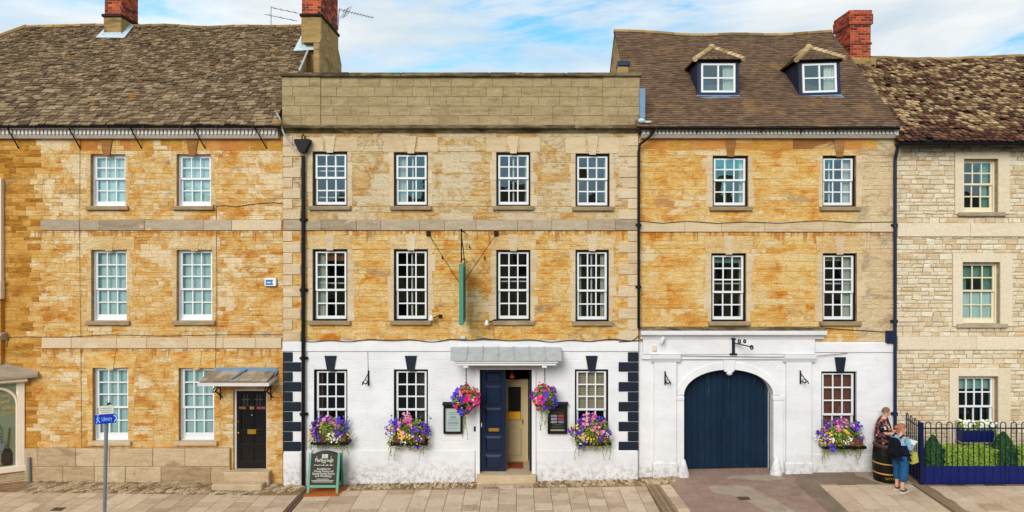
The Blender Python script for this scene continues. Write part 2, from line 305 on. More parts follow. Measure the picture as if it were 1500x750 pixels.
def tile_mat(name, a, b, c3, moss, mossat, rough=0.85):
    t = NT(name)
    c = t.ramp(t.tint(), [(0.05, a), (0.5, b), (0.95, c3)])
    n = t.noise(1.2, 6, 0.65, (1, 1, 1), (2, 1, 3), 0.4)
    c = t.mix(t.math('MULTIPLY', t.step(n, mossat, mossat + 0.12), 0.6), c, moss)
    nf = t.noise(30, 4, 0.7)
    c = t.mix(1.0, c, t.ramp(nf, [(0.25, (0.7, 0.7, 0.7)), (0.75, (1.2, 1.2, 1.2))]), 'MULTIPLY')
    return t.fin(c, rough, 0.2, t.bump(nf, 0.6, 0.01))
M['tile3'] = tile_mat('brown_plain_tile', lin(92, 71, 54), lin(104, 82, 64), lin(118, 94, 74), lin(146, 112, 70), 0.55)
M['tile4'] = tile_mat('lichen_stone_tile', lin(74, 54, 38), lin(128, 102, 70), lin(184, 158, 118), lin(150, 106, 54), 0.6)
M['tile4r'] = tile_mat('maroon_tile', lin(60, 36, 28), lin(92, 58, 44), lin(122, 86, 64), lin(80, 50, 38), 0.6)
M['underroof'] = simple('dark_roof_bed', lin(46, 30, 24), 0.95, 0.1, 0.3, 12)
M['underslate'] = simple('slate_bed', lin(44, 36, 30), 0.95, 0.1, 0.3, 12)
M['ridge'] = tile_mat('ridge_tile', lin(110, 90, 56), lin(140, 114, 72), lin(162, 136, 92), lin(190, 140, 56), 0.56)
M['bonnet'] = tile_mat('bonnet_tile', lin(150, 128, 92), lin(180, 156, 116), lin(200, 178, 140), lin(150, 130, 84), 0.6)
M['brick'] = tile_mat('chimney_brick', lin(66, 34, 30), lin(152, 62, 36), lin(204, 96, 52), lin(84, 46, 40), 0.66)
M['brick3'] = tile_mat('red_chimney_brick', lin(92, 36, 24), lin(150, 56, 34), lin(186, 80, 48), lin(92, 44, 34), 0.6)
M['bmortar'] = simple('brick_mortar', lin(176, 152, 128), 0.95, 0.1, 0.2, 12)
def glass(name, base, tintc=(1, 1, 1, 1)):
    t = NT(name)
    fr = t.n('ShaderNodeFresnel'); fr.inputs['IOR'].default_value = 1.5
    f = t.math('MINIMUM', t.math('ADD', t.math('MULTIPLY', fr.outputs[0], 1.0), base), 1.0)
    g = t.n('ShaderNodeBsdfGlossy'); g.inputs['Roughness'].default_value = 0.01; g.inputs['Color'].default_value = tintc
    nb = t.bump(t.noise(3.2, 2, 0.4), 0.035, 0.05); t.t.links.new(nb, g.inputs['Normal'])
    tr = t.n('ShaderNodeBsdfTransparent'); tr.inputs['Color'].default_value = (0.9, 0.94, 0.93, 1)
    m = t.n('ShaderNodeMixShader'); t.put(m.inputs[0], f)
    t.t.links.new(tr.outputs[0], m.inputs[1]); t.t.links.new(g.outputs[0], m.inputs[2]); t.t.links.new(m.outputs[0], t.out.inputs[0])
    return t.m
M['glass'] = glass('window_glass', 0.13, (0.58, 0.86, 1.0, 1))
M['glass_low'] = glass('shop_glass', 0.03)
# clothing
def shirt_mat():
    t = NT('floral_shirt')
    v = t.voro(21, (1, 1, 1)); s = t.n('ShaderNodeSeparateColor'); t.t.links.new(v, s.inputs[0])
    c = t.ramp(s.outputs[0], [(0.0, lin(28, 34, 58)), (0.30, lin(60, 80, 110)), (0.45, lin(30, 30, 46)), (0.60, lin(206, 110, 60)), (0.74, lin(222, 196, 150)), (0.84, lin(160, 50, 50)), (0.92, lin(40, 56, 84))], 'CONSTANT')
    return t.fin(c, 0.85, 0.15, t.bump(t.noise(13, 3, 0.55, (1.3, 1.3, 0.55), (1, 2, 3), 1.2), 1.0, 0.06))
M['shirt'] = shirt_mat()
def cloth(name, col, sc_=13, vary=0.16):
    t = NT(name); n = t.noise(sc_, 3, 0.55, (1.3, 1.3, 0.55), (1, 2, 3), 1.2); k = t.noise(5, 4, 0.6)
    c = t.mix(1.0, col, t.ramp(k, [(0.3, (1 - vary,) * 3), (0.7, (1 + vary,) * 3)]), 'MULTIPLY')
    return t.fin(c, 0.92, 0.1, t.bump(n, 1.0, 0.06))
M['skin'] = simple('skin', lin(214, 158, 134), 0.55, 0.35, 0.05, 20)
M['hair_grey'] = simple('grey_brown_hair', lin(122, 92, 72), 0.7, 0.3, 0.25, 60, bump=0.5)
M['hair_red'] = simple('auburn_hair', lin(164, 104, 76), 0.65, 0.3, 0.25, 60, bump=0.5)
M['cardigan'] = cloth('light_blue_cardigan', lin(142, 184, 212))
M['jeans'] = cloth('blue_denim', lin(38, 88, 134))
M['navy_cloth'] = cloth('navy_cloth', lin(26, 32, 54))
M['dark_cloth'] = simple('dark_trousers', lin(36, 34, 36), 0.9, 0.1, 0.15, 12)
M['pack'] = cloth('black_rucksack', lin(24, 25, 32))
M['shoe'] = simple('brown_trainer', lin(88, 76, 66), 0.7, 0.3, 0.2, 20)
M['sole'] = simple('white_sole', lin(210, 206, 200), 0.7, 0.3, 0.1, 20)
M['barrel'] = simple('black_barrel', lin(11, 10, 10), 0.45, 0.3, 0.3, 10)
M['rimbrown'] = simple('dark_brown_rim', lin(70, 40, 30), 0.45, 0.4, 0.2, 10)
M['bag'] = simple('olive_bag', lin(178, 180, 84), 0.8, 0.2, 0.2, 20, bump=0.3)
def dots():
    t = NT('spotted_fabric'); d = t.voro(14, (1, 1, 1), 'Distance'); v = t.voro(14)
    c = t.mix(t.step(d, 0.42, 0.36), lin(214, 222, 226), v)
    return t.fin(c, 0.9, 0.1)
M['dots'] = dots()
M['shopback'] = simple('pale_green_backboard', lin(232, 236, 204), 0.9, 0.1, 0.04, 4)
M['wood'] = simple('light_wood', lin(190, 148, 92), 0.6, 0.3, 0.15, 9)
M['shopcream'] = simple('shopfront_cream', lin(226, 208, 186), 0.5, 0.3, 0.05, 6)
M['dentil'] = simple('pale_cornice_paint', lin(220, 214, 208), 0.65, 0.3, 0.1, 8, worn=(lin(140, 126, 110), 9, 0.64))

# ------------------------------------------------------------------ mesh helpers
def link(o, parent=None):
    COL.objects.link(o)
    if parent is not None:
        o.parent = parent
        if parent.type == 'EMPTY': o.matrix_parent_inverse = Matrix.Translation(-parent.location)
    return o
def thing(name, label, cat, loc=(0, 0, 0), group=None):
    o = bpy.data.objects.new(name, None); o.empty_display_size = 0.2; o.location = loc; COL.objects.link(o)
    o['label'] = label; o['category'] = cat
    if group: o['group'] = group
    return o
def tag(o, label, cat, group=None):
    o['label'] = label; o['category'] = cat
    if group: o['group'] = group
    return o
class MB:
    def __init__(s): s.v = []; s.f = []; s.t = []; s.m = []; s.ct = 0.5; s.cm = 0; s.X = None
    def add(s, vs, fs, t=None, m=None):
        b = len(s.v)
        if s.X is not None: vs = [tuple(s.X @ Vector(p)) for p in vs]
        s.v += [tuple(p) for p in vs]
        for f in fs:
            s.f.append(tuple(i + b for i in f)); s.t.append(s.ct if t is None else t); s.m.append(s.cm if m is None else m)
        return s
    def box(s, x0, x1, y0, y1, z0, z1, t=None, m=None):
        if x0 > x1: x0, x1 = x1, x0
        if y0 > y1: y0, y1 = y1, y0
        if z0 > z1: z0, z1 = z1, z0
        return s.add([(x0, y0, z0), (x1, y0, z0), (x1, y1, z0), (x0, y1, z0), (x0, y0, z1), (x1, y0, z1), (x1, y1, z1), (x0, y1, z1)],
                     [(0, 3, 2, 1), (4, 5, 6, 7), (0, 1, 5, 4), (1, 2, 6, 5), (2, 3, 7, 6), (3, 0, 4, 7)], t, m)
    def bbox(s, x0, x1, y0, y1, z0, z1, b=0.01, t=None, m=None):
        # box with all edges chamfered: 8 corners x 3 verts
        vs = []; idx = {}
        for ix, x in ((0, x0), (1, x1)):
            for iy, y in ((0, y0), (1, y1)):
                for iz, z in ((0, z0), (1, z1)):
                    sx = b if ix == 0 else -b; sy = b if iy == 0 else -b; sz = b if iz == 0 else -b
                    idx[ix, iy, iz] = len(vs)
                    vs += [(x, y + sy, z + sz), (x + sx, y, z + sz), (x + sx, y + sy, z)]
        I = lambda a, c, d, k: idx[a, c, d] + k
        fs = [(I(0, 0, 0, 0), I(0, 0, 1, 0), I(0, 1, 1, 0), I(0, 1, 0, 0)), (I(1, 0, 0, 0), I(1, 1, 0, 0), I(1, 1, 1, 0), I(1, 0, 1, 0)),
              (I(0, 0, 0, 1), I(1, 0, 0, 1), I(1, 0, 1, 1), I(0, 0, 1, 1)), (I(0, 1, 0, 1), I(0, 1, 1, 1), I(1, 1, 1, 1), I(1, 1, 0, 1)),
              (I(0, 0, 0, 2), I(0, 1, 0, 2), I(1, 1, 0, 2), I(1, 0, 0, 2)), (I(0, 0, 1, 2), I(1, 0, 1, 2), I(1, 1, 1, 2), I(0, 1, 1, 2))]
        for a in (0, 1):
            for c in (0, 1):
                fs.append((I(a, c, 0, 0), I(a, c, 1, 0), I(a, c, 1, 1), I(a, c, 0, 1)))
                fs.append((I(a, 0, c, 0), I(a, 1, c, 0), I(a, 1, c, 2), I(a, 0, c, 2)))
                fs.append((I(0, a, c, 1), I(1, a, c, 1), I(1, a, c, 2), I(0, a, c, 2)))
                for d in (0, 1): fs.append((I(a, c, d, 0), I(a, c, d, 1), I(a, c, d, 2)))
        return s.add(vs, fs, t, m)
    def prism(s, poly, axis, a, b, t=None, m=None):
        # poly: list of 2D points in the other two axes (order x,y,z without axis)
        n = len(poly)
        def P(p, k):
            return {'x': (k, p[0], p[1]), 'y': (p[0], k, p[1]), 'z': (p[0], p[1], k)}[axis]
        vs = [P(p, a) for p in poly] + [P(p, b) for p in poly]
        fs = [tuple(range(n)), tuple(range(2 * n - 1, n - 1, -1))] + [(i, (i + 1) % n, n + (i + 1) % n, n + i) for i in range(n)]
        return s.add(vs, fs, t, m)
    def tube(s, pts, r, n=8, caps=True, t=None, m=None, flat=1.0):
        pts = [Vector(p) for p in pts]; k = len(pts); rs = r if isinstance(r, (list, tuple)) else [r] * k
        vs = []; prev = None
        for i, p in enumerate(pts):
            d = (pts[min(i + 1, k - 1)] - pts[max(i - 1, 0)])
            if d.length < 1e-9: d = Vector((0, 0, 1))
            d.normalize()
            if prev is None: a = d.orthogonal().normalized()
            else:
                a = prev - d * prev.dot(d)
                a = a.normalized() if a.length > 1e-6 else d.orthogonal().normalized()
            prev = a; b = d.cross(a)
            for j in range(n):
                q = 2 * PI * j / n
                vs.append(p + a * (math.cos(q) * rs[i]) + b * (math.sin(q) * rs[i] * flat))
        fs = []
        for i in range(k - 1):
            for j in range(n):
                fs.append((i * n + j, i * n + (j + 1) % n, (i + 1) * n + (j + 1) % n, (i + 1) * n + j))
        if caps: fs += [tuple(range(n - 1, -1, -1)), tuple(range((k - 1) * n, k * n))]
        return s.add(vs, fs, t, m)
    def lathe(s, prof, c, n=24, t=None, m=None, a0=0.0, a1=2 * PI):
        full = abs(a1 - a0 - 2 * PI) < 1e-6; k = n if full else n + 1
        vs = []
        for (r, z) in prof:
            for j in range(k):
                q = a0 + (a1 - a0) * j / n
                vs.append((c[0] + r * math.cos(q), c[1] + r * math.sin(q), c[2] + z))
        fs = []
        for i in range(len(prof) - 1):
            for j in range(n):
                j2 = (j + 1) % k if full else j + 1
                fs.append((i * k + j, i * k + j2, (i + 1) * k + j2, (i + 1) * k + j))
        return s.add(vs, fs, t, m)
    def ball(s, c, r, n=10, sc_=(1, 1, 1), t=None, m=None):
        k = max(4, n // 2); vs = []; fs = []
        for i in range(k + 1):
            th = PI * i / k
            for j in range(n):
                q = 2 * PI * j / n
                vs.append((c[0] + r * sc_[0] * math.sin(th) * math.cos(q), c[1] + r * sc_[1] * math.sin(th) * math.sin(q), c[2] - r * sc_[2] * math.cos(th)))
        for i in range(k):
            for j in range(n):
                fs.append((i * n + j, i * n + (j + 1) % n, (i + 1) * n + (j + 1) % n, (i + 1) * n + j))
        return s.add(vs, fs, t, m)
    def build(s, name, mat, parent=None, smooth=False, kind=None, recalc=True):
        me = bpy.data.meshes.new(name)
        me.from_pydata(s.v, [], s.f)
        mats = mat if isinstance(mat, (list, tuple)) else [mat]
        for q in mats: me.materials.append(M[q] if isinstance(q, str) else q)
        if len(mats) > 1: me.polygons.foreach_set('material_index', s.m)
        a = me.attributes.new('tint', 'FLOAT', 'FACE'); a.data.foreach_set('value', s.t)
        if smooth: me.polygons.foreach_set('use_smooth', [True] * len(me.polygons))
        if recalc:
            import bmesh
            bm = bmesh.new(); bm.from_mesh(me); bmesh.ops.recalc_face_normals(bm, faces=bm.faces); bm.to_mesh(me); bm.free()
        me.update()
        o = bpy.data.objects.new(name, me); link(o, parent)
        if kind: o['kind'] = kind
        return o
def struct(o): o['kind'] = 'structure'; return o

def text_mesh(body, size, mat, name, parent, xf, align='CENTER', width=None, extrude=0.002, bend=None):
    cu = bpy.data.curves.new(name, 'FONT'); cu.body = body; cu.size = size; cu.align_x = align; cu.align_y = 'CENTER'; cu.extrude = extrude
    cu.resolution_u = 2
    ob = bpy.data.objects.new(name, cu); COL.objects.link(ob)
    dg = bpy.context.evaluated_depsgraph_get(); dg.update()
    me = bpy.data.meshes.new_from_object(ob.evaluated_get(dg), depsgraph=dg)
    bpy.data.objects.remove(ob); bpy.data.curves.remove(cu)
    me.name = name
    xs = [v.co.x for v in me.vertices] or [0, 1]
    k = 1.0 if not width else width / max(1e-6, max(xs) - min(xs))
    for v in me.vertices:
        v.co.x *= k
        v.co = bend(v.co) if bend else xf @ v.co
    me.materials.clear(); me.materials.append(M[mat])
    o = bpy.data.objects.new(name, me); return link(o, parent)
def face_xf(x, y, z, rz=0.0, tilt=0.0, roll=0.0):
    # text plane facing -y
    return Matrix.Translation((x, y, z)) @ Matrix.Rotation(rz, 4, 'Z') @ Matrix.Rotation(PI / 2 + tilt, 4, 'X') @ Matrix.Rotation(roll, 4, 'Z')

# ------------------------------------------------------------------ ground level along the street
GP = [(-1500, 702), (-300, 702), (0, 703), (100, 704), (420, 708), (700, 703), (935, 699), (1000, 694.5), (1200, 691), (1500, 689), (3000, 688)]
def gz(x):
    p = PX + x * 58.0
    for (a, b), (c, d) in zip(GP, GP[1:]):
        if a <= p <= c: return wz(b + (d - b) * (p - a) / (c - a))
    return wz(702) if p < 0 else wz(688)

# ------------------------------------------------------------------ masonry
def wall_cells(mb, x0, x1, z0, z1, holes, y, depth, back=None):
    xs = sorted({x0, x1} | {min(max(h[i], x0), x1) for h in holes for i in (0, 1)})
    zs = sorted({z0, z1} | {min(max(h[i], z0), z1) for h in holes for i in (2, 3)})
    for a, b in zip(xs, xs[1:]):
        for c, d in zip(zs, zs[1:]):
            mx_, mz = (a + b) / 2, (c + d) / 2
            if any(h[0] < mx_ < h[1] and h[2] < mz < h[3] for h in holes): continue
            mb.add([(a, y, c), (b, y, c), (b, y, d), (a, y, d)], [(0, 1, 2, 3)])
    for h in holes:
        a, b, c, d = h[:4]
        if b <= x0 or a >= x1 or d <= z0 or c >= z1: continue
        mb.add([(a, y, c), (a, y, d), (a, y + depth, d), (a, y + depth, c)], [(0, 1, 2, 3)])
        mb.add([(b, y, c), (b, y, d), (b, y + depth, d), (b, y + depth, c)], [(3, 2, 1, 0)])
        mb.add([(a, y, d), (b, y, d), (b, y + depth, d), (a, y + depth, d)], [(0, 1, 2, 3)])
        mb.add([(a, y, c), (b, y, c), (b, y + depth, c), (a, y + depth, c)], [(3, 2, 1, 0)])
def coursed(x0, x1, z0, z1, holes, ch, ln, jit=0.004):
    """list of stones (xa, xb, za, zb) in courses between the openings"""
    out = []
    br = sorted({z0, z1} | {h[i] for h in holes for i in (2, 3) if z0 < h[i] < z1})
    for a, b in zip(br, br[1:]):
        z = a
        while z < b - 1e-4:
            h = U(*ch)
            if b - z - h < ch[0] * 0.6: h = b - z
            mz = z + h / 2
            iv = [(x0, x1)]
            for q in holes:
                if q[2] < mz < q[3]:
                    nv = []
                    for (p, r) in iv:
                        if q[1] <= p or q[0] >= r: nv.append((p, r)); continue
                        if q[0] > p: nv.append((p, q[0]))
                        if q[1] < r: nv.append((q[1], r))
                    iv = nv
            for (p, r) in iv:
                x = p
                first = True
                while x < r - 1e-4:
                    l = U(*ln) * (U(0.4, 1) if first else 1); first = False
                    if r - x - l < ln[0] * 0.6: l = r - x
                    out.append((x, x + l, z, z + h)); x += l
            z += h
    return out
def stone_geo(mb, s, y, joint, proud, cham, jit, t, bow=0.0):
    a, b, c, d = s; j = joint / 2
    a += j; b -= j; c += j; d -= j
    if b - a < 0.02 or d - c < 0.015: return
    w = min(cham, (b - a) * 0.3, (d - c) * 0.3)
    J = lambda: U(-jit, jit)
    o = [(a + J(), c + J()), (b + J(), c + J()), (b + J(), d + J()), (a + J(), d + J())]
    cx, cz = (a + b) / 2, (c + d) / 2
    i = [(p + (w if p < cx else -w), q + (w if q < cz else -w)) for p, q in o]
    p1 = [proud + U(-bow, bow) for _ in range(4)]
    vs = [(p, y + 0.004, q) for p, q in o] + [(p, y - proud * 0.45, q) for p, q in o] + [(p, y - pr, q) for (p, q), pr in zip(i, p1)]
    fs = [(0, 1, 5, 4), (1, 2, 6, 5), (2, 3, 7, 6), (3, 0, 4, 7), (4, 5, 9, 8), (5, 6, 10, 9), (6, 7, 11, 10), (7, 4, 8, 11), (8, 9, 10, 11)]
    mb.add(vs, fs, t)
def lay(stones, y, mat, parent, name='stone', restname='small_stones', joint=0.008, proud=(0.004, 0.010), cham=0.006, jit=0.004, nobj=300, bow=0.0, matf=None, score=None):
    area = lambda s: (s[1] - s[0]) * (s[3] - s[2])
    key = score or area
    order = sorted(range(len(stones)), key=lambda i: -key(stones[i]))
    big = set(order[:nobj])
    rest = {}
    for i, s in enumerate(stones):
        mt = matf(s) if matf else mat
        if i in big:
            mb = MB(); stone_geo(mb, s, y, joint, U(*proud), cham, jit, U(0, 1), bow)
            if mb.v: mb.build(name, mt, parent, recalc=False)
        else:
            mb = rest.setdefault(mt, MB()); stone_geo(mb, s, y, joint, U(*proud), cham, jit, U(0, 1), bow)
    for mt, mb in rest.items():
        if mb.v: mb.build(restname, mt, parent, kind='stuff', recalc=False)

def keystone(parent, cx, z0, z1, wb, wt_, y, mat, proud=0.03, name='keystone'):
    mb = MB(); mb.prism([(cx - wb / 2, z0), (cx + wb / 2, z0), (cx + wt_ / 2, z1), (cx - wt_ / 2, z1)], 'y', y - proud, y + 0.01, U(0.3, 0.8))
    return mb.build(name, mat, parent)
def block(parent, name, x0, x1, z0, z1, y, proud, mat, b=0.008, t=None, depth=0.02):
    mb = MB(); mb.bbox(x0, x1, y - proud, y + depth, z0, z1, b, U(0.2, 0.9) if t is None else t); return mb.build(name, mat, parent)
def band(parent, x0, x1, z0, z1, y, proud, mat, ln=(0.7, 1.3), name='band_stone', matf=None):
    x = x0
    while x < x1 - 0.01:
        l = U(*ln)
        if x1 - x - l < ln[0] * 0.5: l = x1 - x
        block(parent, name, x + 0.003, x + l - 0.003, z0, z1, y, proud + U(-0.003, 0.003), matf((x + l / 2)) if matf else mat, 0.008); x += l

# ------------------------------------------------------------------ sash windows
_pane = {}
def pane_mesh(mat):
    if mat not in _pane:
        me = bpy.data.meshes.new('pane'); me.from_pydata([(0, 0, 0), (1, 0, 0), (1, 0, 1), (0, 0, 1)], [], [(0, 1, 2, 3)])
        me.materials.append(M[mat]); _pane[mat] = me
    return _pane[mat]
def drape(x0, x1, y, z0, z1, folds, amp):
    mb = MB(); n = folds * 6; vs = []
    for k, z in enumerate((z0, z1)):
        for i in range(n + 1):
            q = i / n
            vs.append((x0 + (x1 - x0) * q, y + math.sin(q * folds * 2 * PI) * amp * (1.2 - 0.4 * k) + 0.3 * amp * math.sin(q * folds * 5 + x0), z))
    mb.add(vs, [(i, i + 1, n + 2 + i, n + 1 + i) for i in range(n)]); return mb
def slats(x0, x1, y, z0, z1, pitch):
    mb = MB(); z = z0
    while z < z1:
        mb.add([(x0, y - 0.012, z), (x1, y - 0.012, z), (x1, y + 0.012, z + pitch * 0.8), (x0, y + 0.012, z + pitch * 0.8)], [(0, 1, 2, 3)], U(0, 1)); z += pitch
    return mb
def sash(parent, name, x0, x1, z0, z1, y, cols, rows, fm, st, bar, top, bot, dep=0.035, gm='glass'):
    mb = MB()
    mb.box(x0, x0 + st, y, y + dep, z0, z1); mb.box(x1 - st, x1, y, y + dep, z0, z1)
    mb.box(x0 + st, x1 - st, y + 0.001, y + dep, z1 - top, z1); mb.box(x0 + st, x1 - st, y + 0.001, y + dep, z0, z0 + bot)
    gx0, gx1, g0, g1 = x0 + st, x1 - st, z0 + bot, z1 - top
    for i in range(1, cols):
        x = gx0 + (gx1 - gx0) * i / cols; mb.box(x - bar / 2, x + bar / 2, y + 0.004, y + dep - 0.003, g0, g1)
    for i in range(1, rows):
        z = g0 + (g1 - g0) * i / rows; mb.box(gx0, gx1, y + 0.006, y + dep - 0.005, z - bar / 2, z + bar / 2)
    o = mb.build(name, fm, parent)
    me = pane_mesh(gm)
    for i in range(cols):
        for j in range(rows):
            p = bpy.data.objects.new('pane', me); COL.objects.link(p); p.parent = parent
            p.location = (gx0 + (gx1 - gx0) * i / cols, y + dep * 0.6, g0 + (g1 - g0) * j / rows)
            p.scale = ((gx1 - gx0) / cols, 1, (g1 - g0) / rows)
            p.rotation_euler = (U(-0.006, 0.006), 0, U(-0.012, 0.012))
    return o
def window(parent, hole, y, up, lo, cols=3, fm='white', bm='black', rec=0.07, box=0.045, curtain=None, second=None, sillm='sill', sill=0.07, st=0.05, bar=0.032, low_rail=0.075, sill_ext=0.09, bottom=None, label=None):
    x0, x1, z0, z1 = hole[:4]
    yb = y + rec
    mb = MB(); e = 0.002
    bt = box * 1.25; bb = box * (0.9 if bottom is None else bottom)
    mb.box(x0 + e, x0 + box, yb, yb + 0.12, z0 + e, z1 - e); mb.box(x1 - box, x1 - e, yb, yb + 0.12, z0 + e, z1 - e)
    mb.box(x0 + box, x1 - box, yb + 0.001, yb + 0.12, z1 - bt, z1 - e); mb.box(x0 + box, x1 - box, yb - 0.02, yb + 0.12, z0 + e, z0 + bb)
    w = mb.build('window', bm, parent)
    if label: w['label'] = label
    a, b, c, d = x0 + box, x1 - box, z0 + bb, z1 - bt
    hz = (d - c - low_rail) / (up + lo)
    mid = c + low_rail + hz * lo
    sash(w, 'upper_sash', a, b, mid - 0.02, d, yb + 0.02, cols, up, fm, st, bar, 0.04, 0.05)
    if lo: sash(w, 'lower_sash', a, b, c, mid + 0.02, yb + 0.058, cols, lo, fm, st, bar, 0.045, low_rail)
    # room behind
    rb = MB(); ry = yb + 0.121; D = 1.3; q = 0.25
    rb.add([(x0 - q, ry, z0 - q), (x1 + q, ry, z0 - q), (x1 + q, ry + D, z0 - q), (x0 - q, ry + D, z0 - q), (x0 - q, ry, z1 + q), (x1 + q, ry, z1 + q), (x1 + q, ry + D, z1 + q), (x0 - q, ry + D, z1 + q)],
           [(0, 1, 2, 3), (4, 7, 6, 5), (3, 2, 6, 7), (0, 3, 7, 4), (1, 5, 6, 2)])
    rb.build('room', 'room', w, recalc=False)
    cw = x1 - x0
    for cu in (curtain or []):
        kind, cm = cu[0], cu[1]
        if kind == 'L': drape(x0 + 0.02, x0 + cw * (cu[2] if len(cu) > 2 else 0.34), yb + 0.18, z0 - 0.05, z1 + 0.05, 4, 0.02).build('curtain', cm, w, smooth=True)
        if kind == 'R': drape(x1 - cw * (cu[2] if len(cu) > 2 else 0.34), x1 - 0.02, yb + 0.18, z0 - 0.05, z1 + 0.05, 4, 0.02).build('curtain', cm, w, smooth=True)
        if kind == 'P': drape(x0 + 0.01, x1 - 0.01, yb + 0.19, z1 - (cu[2] if len(cu) > 2 else 0.25), z1 + 0.05, 6, 0.012).build('pelmet', cm, w, smooth=True)
        if kind == 'N': drape(x0 - 0.05, x1 + 0.05, yb + 0.135, z0 - 0.05, z1 - (cu[2] if len(cu) > 2 else 0.0), 9, 0.004).build('net_curtain', cm, w, smooth=True)
        if kind == 'S': slats(x0 + 0.01, x1 - 0.01, yb + 0.17, z0 + (cu[2] if len(cu) > 2 else 0.0), z1, 0.05).build('blind', cm, w)
    if second:
        sb = MB()
        for k, v in second:
            if k == 'v': sb.box(x0 + cw * v - 0.02, x0 + cw * v + 0.02, yb + 0.14, yb + 0.16, z0, z1)
            else: sb.box(x0, x1, yb + 0.142, yb + 0.158, z0 + (z1 - z0) * v - 0.016, z0 + (z1 - z0) * v + 0.016)
        sb.build('secondary_glazing_bar', 'white', w)
    if sill:
        mb = MB(); mb.bbox(x0 - sill_ext, x1 + sill_ext, y - 0.09, y + rec - 0.012, z0 - sill - 0.03, z0 + 0.003, 0.012, U(0.3, 0.7)); mb.build('sill', sillm, w)
    return w
def hole(px0, px1, py0, py1, y=0.0): return (wx(px0, y), wx(px1, y), wz(py1, y), wz(py0, y))

# ------------------------------------------------------------------ ground, road, pavement
def xs_range(a, b, n): return [a + (b - a) * i / n for i in range(n + 1)]
g = MB(); g.add([(-900, -900, -0.6), (900, -900, -0.6), (900, 900, -0.6), (-900, 900, -0.6)], [(0, 1, 2, 3)])
struct(g.build('ground', 'grass'))
def strip(mb, x0, x1, y0, y1, dz, n=60, t=0.5):
    xs = xs_range(x0, x1, n)
    vs = [(x, y0, gz(x) + dz) for x in xs] + [(x, y1, gz(x) + dz) for x in xs]
    mb.add(vs, [(i, i + 1, n + 2 + i, n + 1 + i) for i in range(n)], t)
g = MB(); strip(g, -40, 40, -20.5, -3.2, -0.14, 80); struct(g.build('road', 'asphalt'))
kerb = MB(); strip(kerb, -40, 40, -3.40, -3.20, 0.0, 80); strip(kerb, -40, 40, -3.40, -3.3999, -0.3, 80)
for i in range(80):
    a = -40 + i; b = a + 1
    kerb.add([(a, -3.40, gz(a) - 0.3), (b, -3.40, gz(b) - 0.3), (b, -3.40, gz(b)), (a, -3.40, gz(a))], [(0, 1, 2, 3)], U(0, 1))
struct(kerb.build('kerb', 'concrete'))
g = MB(); strip(g, -40, 40, -3.20, 0.6, -0.022, 120); pav = struct(g.build('pavement', 'joint'))
g = MB(); strip(g, -40, 40, -24.0, -20.5, 0.0, 80); struct(g.build('far_pavement', 'paving'))
g = MB(); strip(g, -13.2, 9.75, -0.86, 0.3, -0.012, 60); strip(g, 9.75, 30, -0.4, 0.3, -0.012, 40); g.build('gritty_strip', 'earth', pav)

def flag(mb, q, lift, cham, t, slope=0.0):
    cx = sum(p[0] for p in q) / 4; cy = sum(p[1] for p in q) / 4
    i = [(p[0] + (cham if p[0] < cx else -cham), p[1] + (cham if p[1] < cy else -cham)) for p in q]
    vs = [(x, y, gz(x) - 0.02) for x, y in q] + [(x, y, gz(x) + lift - cham * 0.6) for x, y in q] + [(x, y, gz(x) + lift + U(-.001, .001)) for x, y in i]
    mb.add(vs, [(0, 1, 5, 4), (1, 2, 6, 5), (2, 3, 7, 6), (3, 0, 4, 7), (4, 5, 9, 8), (5, 6, 10, 9), (6, 7, 11, 10), (7, 4, 8, 11), (8, 9, 10, 11)], t)
flags = []
def columns(x0, x1, w, row, y0, y1, shear=0.0, header=None):
    x = x0; k = 0
    while x < x1 - 0.05:
        ww = min(w, x1 - x)
        if x1 - x - ww < 0.12: ww = x1 - x
        y = y0; first = True
        if header:
            if k % 2 == 0: flags.append((x, x + ww, y0 + header, y0, shear, 'paving_d'))
        while y > y1 + 0.05:
            l = row * (0.55 if first and k % 2 else 1.0); first = False
            l = min(l, y - y1)
            flags.append((x, x + ww, y, y - l, shear, 'paving')); y -= l
        x += ww; k += 1
columns(-16.0, -5.21, 0.43, 0.43, -0.86, -3.2, 0.02)
columns(-5.05, -2.45, 0.65, 0.60, -0.62, -3.2, 0.0)
columns(-2.45, 3.18, 0.412, 0.40, -0.66, -3.2, 0.0, 0.14)
columns(3.50, 3.76, 0.3, 0.40, -0.66, -3.2, -0.03)
columns(7.33, 9.52, 0.44, 0.43, -0.96, -3.2, 0.06, 0.10)
columns(9.84, 16.0, 0.46, 0.43, -1.12, -3.2, 0.05, 0.11)
columns(-0.95, 0.45, 0.46, 0.42, -0.24, -0.66, 0.0)
rest = MB(); nfl = 0
